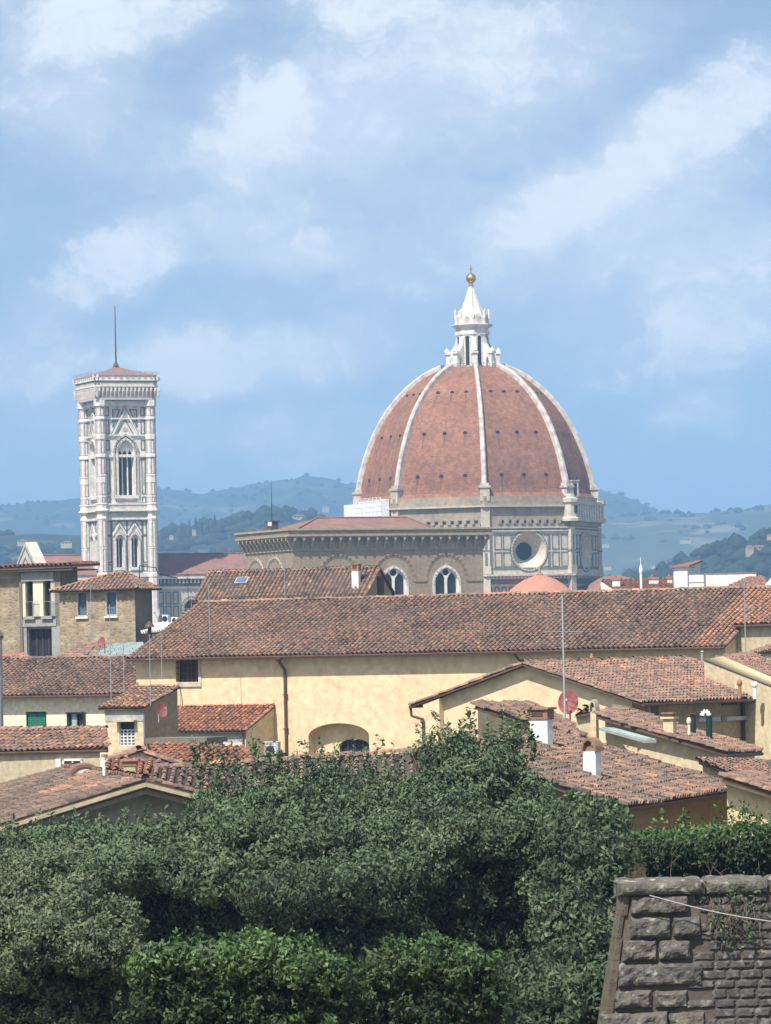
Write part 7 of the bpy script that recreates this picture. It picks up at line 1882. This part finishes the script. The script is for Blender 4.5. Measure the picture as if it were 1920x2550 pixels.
shrub('rounded_shrub', 'broad rounded shrub with a bright green sunlit top at the lower edge', 'shrub', [
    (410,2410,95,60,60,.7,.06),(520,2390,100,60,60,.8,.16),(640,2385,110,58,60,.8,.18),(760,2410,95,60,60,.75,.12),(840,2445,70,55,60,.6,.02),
    (400,2500,110,70,59.95,.5,-.16),(530,2490,110,80,59.95,.55,-.16),(680,2490,120,80,59.95,.55,-.16),(820,2520,90,70,59.95,.5,-.16),(460,2570,140,60,59.95,.5,-.16),(680,2575,160,60,59.95,.5,-.16)], 'leaf_bright', 0.085, 1700, 0.47,  # lower mounds tinted darker: old leaves, with shade put into the tint
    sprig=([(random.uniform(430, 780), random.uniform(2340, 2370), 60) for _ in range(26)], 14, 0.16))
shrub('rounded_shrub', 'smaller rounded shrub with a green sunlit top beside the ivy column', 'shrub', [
    (960,2405,75,55,61,.6,.08),(1060,2395,95,58,61,.7,.12),(1170,2410,85,60,61,.7,.06),(950,2490,90,70,60.95,.5,-.16),(1080,2490,110,80,60.95,.55,-.16),(1200,2500,90,75,60.95,.5,-.16),(1040,2575,160,60,60.95,.5,-.16)], 'leaf_bright', 0.085, 1700, 0.45,  # lower mounds again darker, old leaves plus shade put into the tint
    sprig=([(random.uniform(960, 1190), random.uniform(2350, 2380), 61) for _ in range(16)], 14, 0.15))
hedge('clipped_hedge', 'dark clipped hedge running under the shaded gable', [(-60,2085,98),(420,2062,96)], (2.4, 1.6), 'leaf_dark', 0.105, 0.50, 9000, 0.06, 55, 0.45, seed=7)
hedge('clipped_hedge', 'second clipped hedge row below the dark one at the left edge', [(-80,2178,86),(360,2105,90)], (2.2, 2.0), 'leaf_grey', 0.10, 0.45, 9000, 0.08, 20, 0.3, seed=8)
shrub('laurel_bush', 'dark low laurel bush at the foot of the ivy beside the stone wall', 'bush', [(1430,2470,120,90,70,1.2),(1330,2520,120,90,69,1.2,-.05),(1260,2480,90,80,71,1.0,-.05)], 'leaf_dark', 0.11, 1500, 0.42)

# ------------------------------------------------------------------ the old stone wall on the right
def wallstone(name, c1, c2, c3):
    return weathered(name, c1, c2, 3.2, 0.95, 0.04, 22.0, 0.0, contrast=(0.35, 0.62), third=c3)
wallstone('block_stone', (0.068,0.065,0.060), (0.118,0.112,0.102), (0.27,0.268,0.235))
wallstone('block_stone_pale', (0.08,0.074,0.065), (0.13,0.118,0.10), (0.22,0.21,0.17))
wallstone('coping_stone', (0.15,0.148,0.12), (0.075,0.071,0.06), (0.30,0.30,0.25))
wallstone('brick_stone', (0.055,0.052,0.050), (0.090,0.084,0.080), (0.17,0.166,0.155))
weathered('mortar', (0.12,0.10,0.08), (0.07,0.06,0.052), 1.5, 0.95, 0.02, 9.0)
weathered('lit_edge_stone', (0.15,0.125,0.09), (0.075,0.066,0.055), 6.0, 0.95, 0.03, 22.0)
def rough_box(mb, pf, s0, s1, z0, z1, o0, o1, mat, rnd=0.03, rim=0.022):
    "a worn stone: subdivided front with rounded, chipped edges; pf(s, z, o) gives the point"
    nx = max(6, int((s1-s0)/0.04)); nz = max(5, int((z1-z0)/0.035)); sd = random.random()*50
    V = []; 
    for j in range(nz+1):
        for i in range(nx+1):
            a = i/nx; b = j/nz
            ex = min(a, 1-a)*(s1-s0); ez = min(b, 1-b)*(z1-z0); e = min(ex, ez)
            k = 1-math.exp(-e/rim)
            nz_ = mnoise.fractal(Vector((a*(s1-s0)*5+sd, b*(z1-z0)*5, sd)), 1.0, 2.0, 4)
            o = o0+(o1-o0)*k+nz_*rnd*k
            wob = 0.02*mnoise.noise(Vector((a*4+sd, b*4, 7)))
            V.append(pf(s0+(s1-s0)*a+wob*(1 if 0 < i < nx else 0.6), z0+(z1-z0)*b+wob*0.8, o))
    n = nx+1
    mb.add(V, [(j*n+i, j*n+i+1, (j+1)*n+i+1, (j+1)*n+i) for j in range(nz) for i in range(nx)], mat)
def build_stone_wall():
    D = 68; q = P(1556, 2224, D); F = Face(q[:2], R_(3)); zt = q.z; BAT = 0.115       # leaning face
    K = 8.0
    def pf(s, z, o): return F.p(s-(zt-z)*0.19*max(0, 1-s/1.3), z, o+(zt-z)*BAT)
    ZZ = lambda py: F.z_at(0.3, py)
    X = lambda x8: F.s_at(1480+x8/3.786, zt)
    Zp = lambda y8: ZZ(2150+y8/3.786)
    zb = zt-5.5
    t = thing('stone_wall', 'old battered garden wall of rough blocks and dark bricks', 'wall', F.p(2, zb, 0))
    m = MB(); W = 6.0
    m.hexa([pf(0, zb, -0.02), pf(W, zb, -0.02), F.p(W, zb, -2.2), F.p(-0.2, zb, -2.2)], [pf(0, zt, -0.02), pf(W, zt, -0.02), F.p(W, zt, -1.2), F.p(0, zt, -1.2)], 'mortar')
    # lit strip on the left arris, the light put into a paler stone
    k = 16
    for i in range(k):
        za, zc_ = zb+(zt-zb)*i/k, zb+(zt-zb)*(i+1)/k-0.006; w_ = random.uniform(0.02, 0.09)
        m.hexa([pf(-0.03, za, -0.5), pf(w_, za, 0.02), pf(w_, zc_, 0.02), pf(-0.03, zc_, -0.5)], [pf(-0.05, za, -0.48), pf(-0.02, za, 0.045), pf(-0.02, zc_, 0.045), pf(-0.05, zc_, -0.48)], 'lit_edge_stone')
    core = obj('core', m, None, t)
    m = MB(); random.seed(9)
    xq = X(930); zrow = zt-0.06; row = 0
    while zrow > zb:
        hh = random.uniform(0.13, 0.165); s = xq+random.uniform(-0.10, 0.25)
        while s < W:
            ww = min(random.uniform(0.2, 0.42), W-s)
            if ww < 0.08: break
            rough_box(m, pf, s+0.006, s+ww-0.006, zrow-hh+0.008, zrow-0.003, -0.02, random.uniform(0.008, 0.028), 'brick_stone', 0.010, 0.010)
            s += ww
        zrow -= hh; row += 1
    obj('brickwork', m, None, t)
    blocks = [(350,890,470,300),(330,722,700,506),(736,1000,690,508),(262,580,905,718),(598,898,905,725),(205,1000,1145,935),(165,520,1352,1185),(545,850,1352,1198),(25,655,1560,1395),(672,1005,1560,1405),(40,420,1760,1590),(440,860,1760,1590),(0,480,1960,1790),(500,1010,1960,1790)]
    for (xa, xb, yb, yt) in blocks:
        m = MB(); zz = (Zp(yb)+Zp(yt))/2; sh = -(zt-zz)*0.05
        sa, sb = X(xa)-0.03, X(xb)
        rough_box(m, lambda s, z, o: F.p(s, z, o+(zt-z)*BAT), sa, sb, Zp(yb)-0.02, Zp(yt)+0.015, -0.06, random.uniform(0.09, 0.15), random.choice(['block_stone', 'block_stone', 'block_stone_pale']), random.uniform(0.04, 0.075), random.uniform(0.012, 0.03))
        # top, side and lower faces close to the wall come from the rounded rim; back filling
        fb = [F.p(sa+0.03, Zp(yb)+0.03, -0.25+(zt-zz)*BAT), F.p(sb-0.03, Zp(yb)+0.03, -0.25+(zt-zz)*BAT), F.p(sb-0.03, Zp(yb)+0.03, 0.03+(zt-zz)*BAT), F.p(sa+0.03, Zp(yb)+0.03, 0.03+(zt-zz)*BAT)]
        ft = [Vector((p.x, p.y, Zp(yt)-0.03)) for p in fb]
        m.hexa(fb, ft, 'block_stone')
        obj('quoin_block', m, None, t)
    s = -0.12
    for ww in (1.37, 0.98, 1.2, 1.1, 1.3):
        m = MB(); za, zb_ = zt-0.05, zt+0.185; d = 0.10 if ww > 1.3 else 0.07
        rough_box(m, lambda a, z, o: F.p(a, z, o), s+0.01, s+ww-0.012, za, zb_, 0.0, d+0.05, 'coping_stone', 0.03)
        rough_box(m, lambda a, z, o: F.p(a, zb_-0.035+o, -z), s+0.01, s+ww-0.012, -0.04, 0.7, 0.0, 0.05, 'coping_stone', 0.03)
        m.hexa([F.p(s+0.02, za+0.02, -0.7), F.p(s+ww-0.02, za+0.02, -0.7), F.p(s+ww-0.02, za+0.02, d), F.p(s+0.02, za+0.02, d)], [F.p(s+0.02, zb_-0.03, -0.7), F.p(s+ww-0.02, zb_-0.03, -0.7), F.p(s+ww-0.02, zb_-0.03, d), F.p(s+0.02, zb_-0.03, d)], 'coping_stone')
        obj('coping', m, None, t); s += ww
    # cable hanging along the wall
    a = pf(X(500), Zp(292), 0.32); b = pf(X(1800), Zp(590), 0.30)
    tc = MB(); pts = [a.lerp(b, i/14)-Vector((0, 0, 0.05*math.sin(math.pi*i/14))) for i in range(15)]
    tc.path(pts, 0.011, 5, 'cable_white'); tag(obj('cable', tc), 'thin pale cable slanting across the old stone wall', 'cable')
    # hanging plant
    c = pf(X(1290), Zp(420), 0.12); tp = thing('wall_plant', 'straggly grey green plant hanging from the old wall', 'plant', c)
    Lv = Leaves()
    for (x8, y8, rx, rz, dn) in ((1180,370,.42,.20,150),(1340,420,.42,.25,170),(1290,560,.36,.28,130),(1200,650,.30,.22,80),(1400,560,.30,.2,80),(1330,720,.3,.18,45),(1480,380,.3,.2,70)):
        p_ = pf(X(x8), Zp(y8), 0.10); Lv.blob(p_, rx*0.8, 0.12, rz*0.8, 0.07, dn*4, 0.5, clump=0.5, nclump=9, core=0)
    put('foliage', np.concatenate(Lv.V), np.concatenate(Lv.Q), ['leaf_grey'], None, np.concatenate(Lv.T), tp)
    m = MB()
    for _ in range(46):
        p0 = pf(X(1290)+random.uniform(-0.35, 0.35), Zp(380)+random.uniform(-.1, .1), 0.08); e = p0
        for k in range(4):
            e2 = e+Vector((random.uniform(-.12, .12), random.uniform(-.06, .02), -random.uniform(0.03, 0.2))); m.tube(e, e2, 0.006, 0.004, 4, 'twig'); e = e2
    obj('stem', m, None, tp)
build_stone_wall()
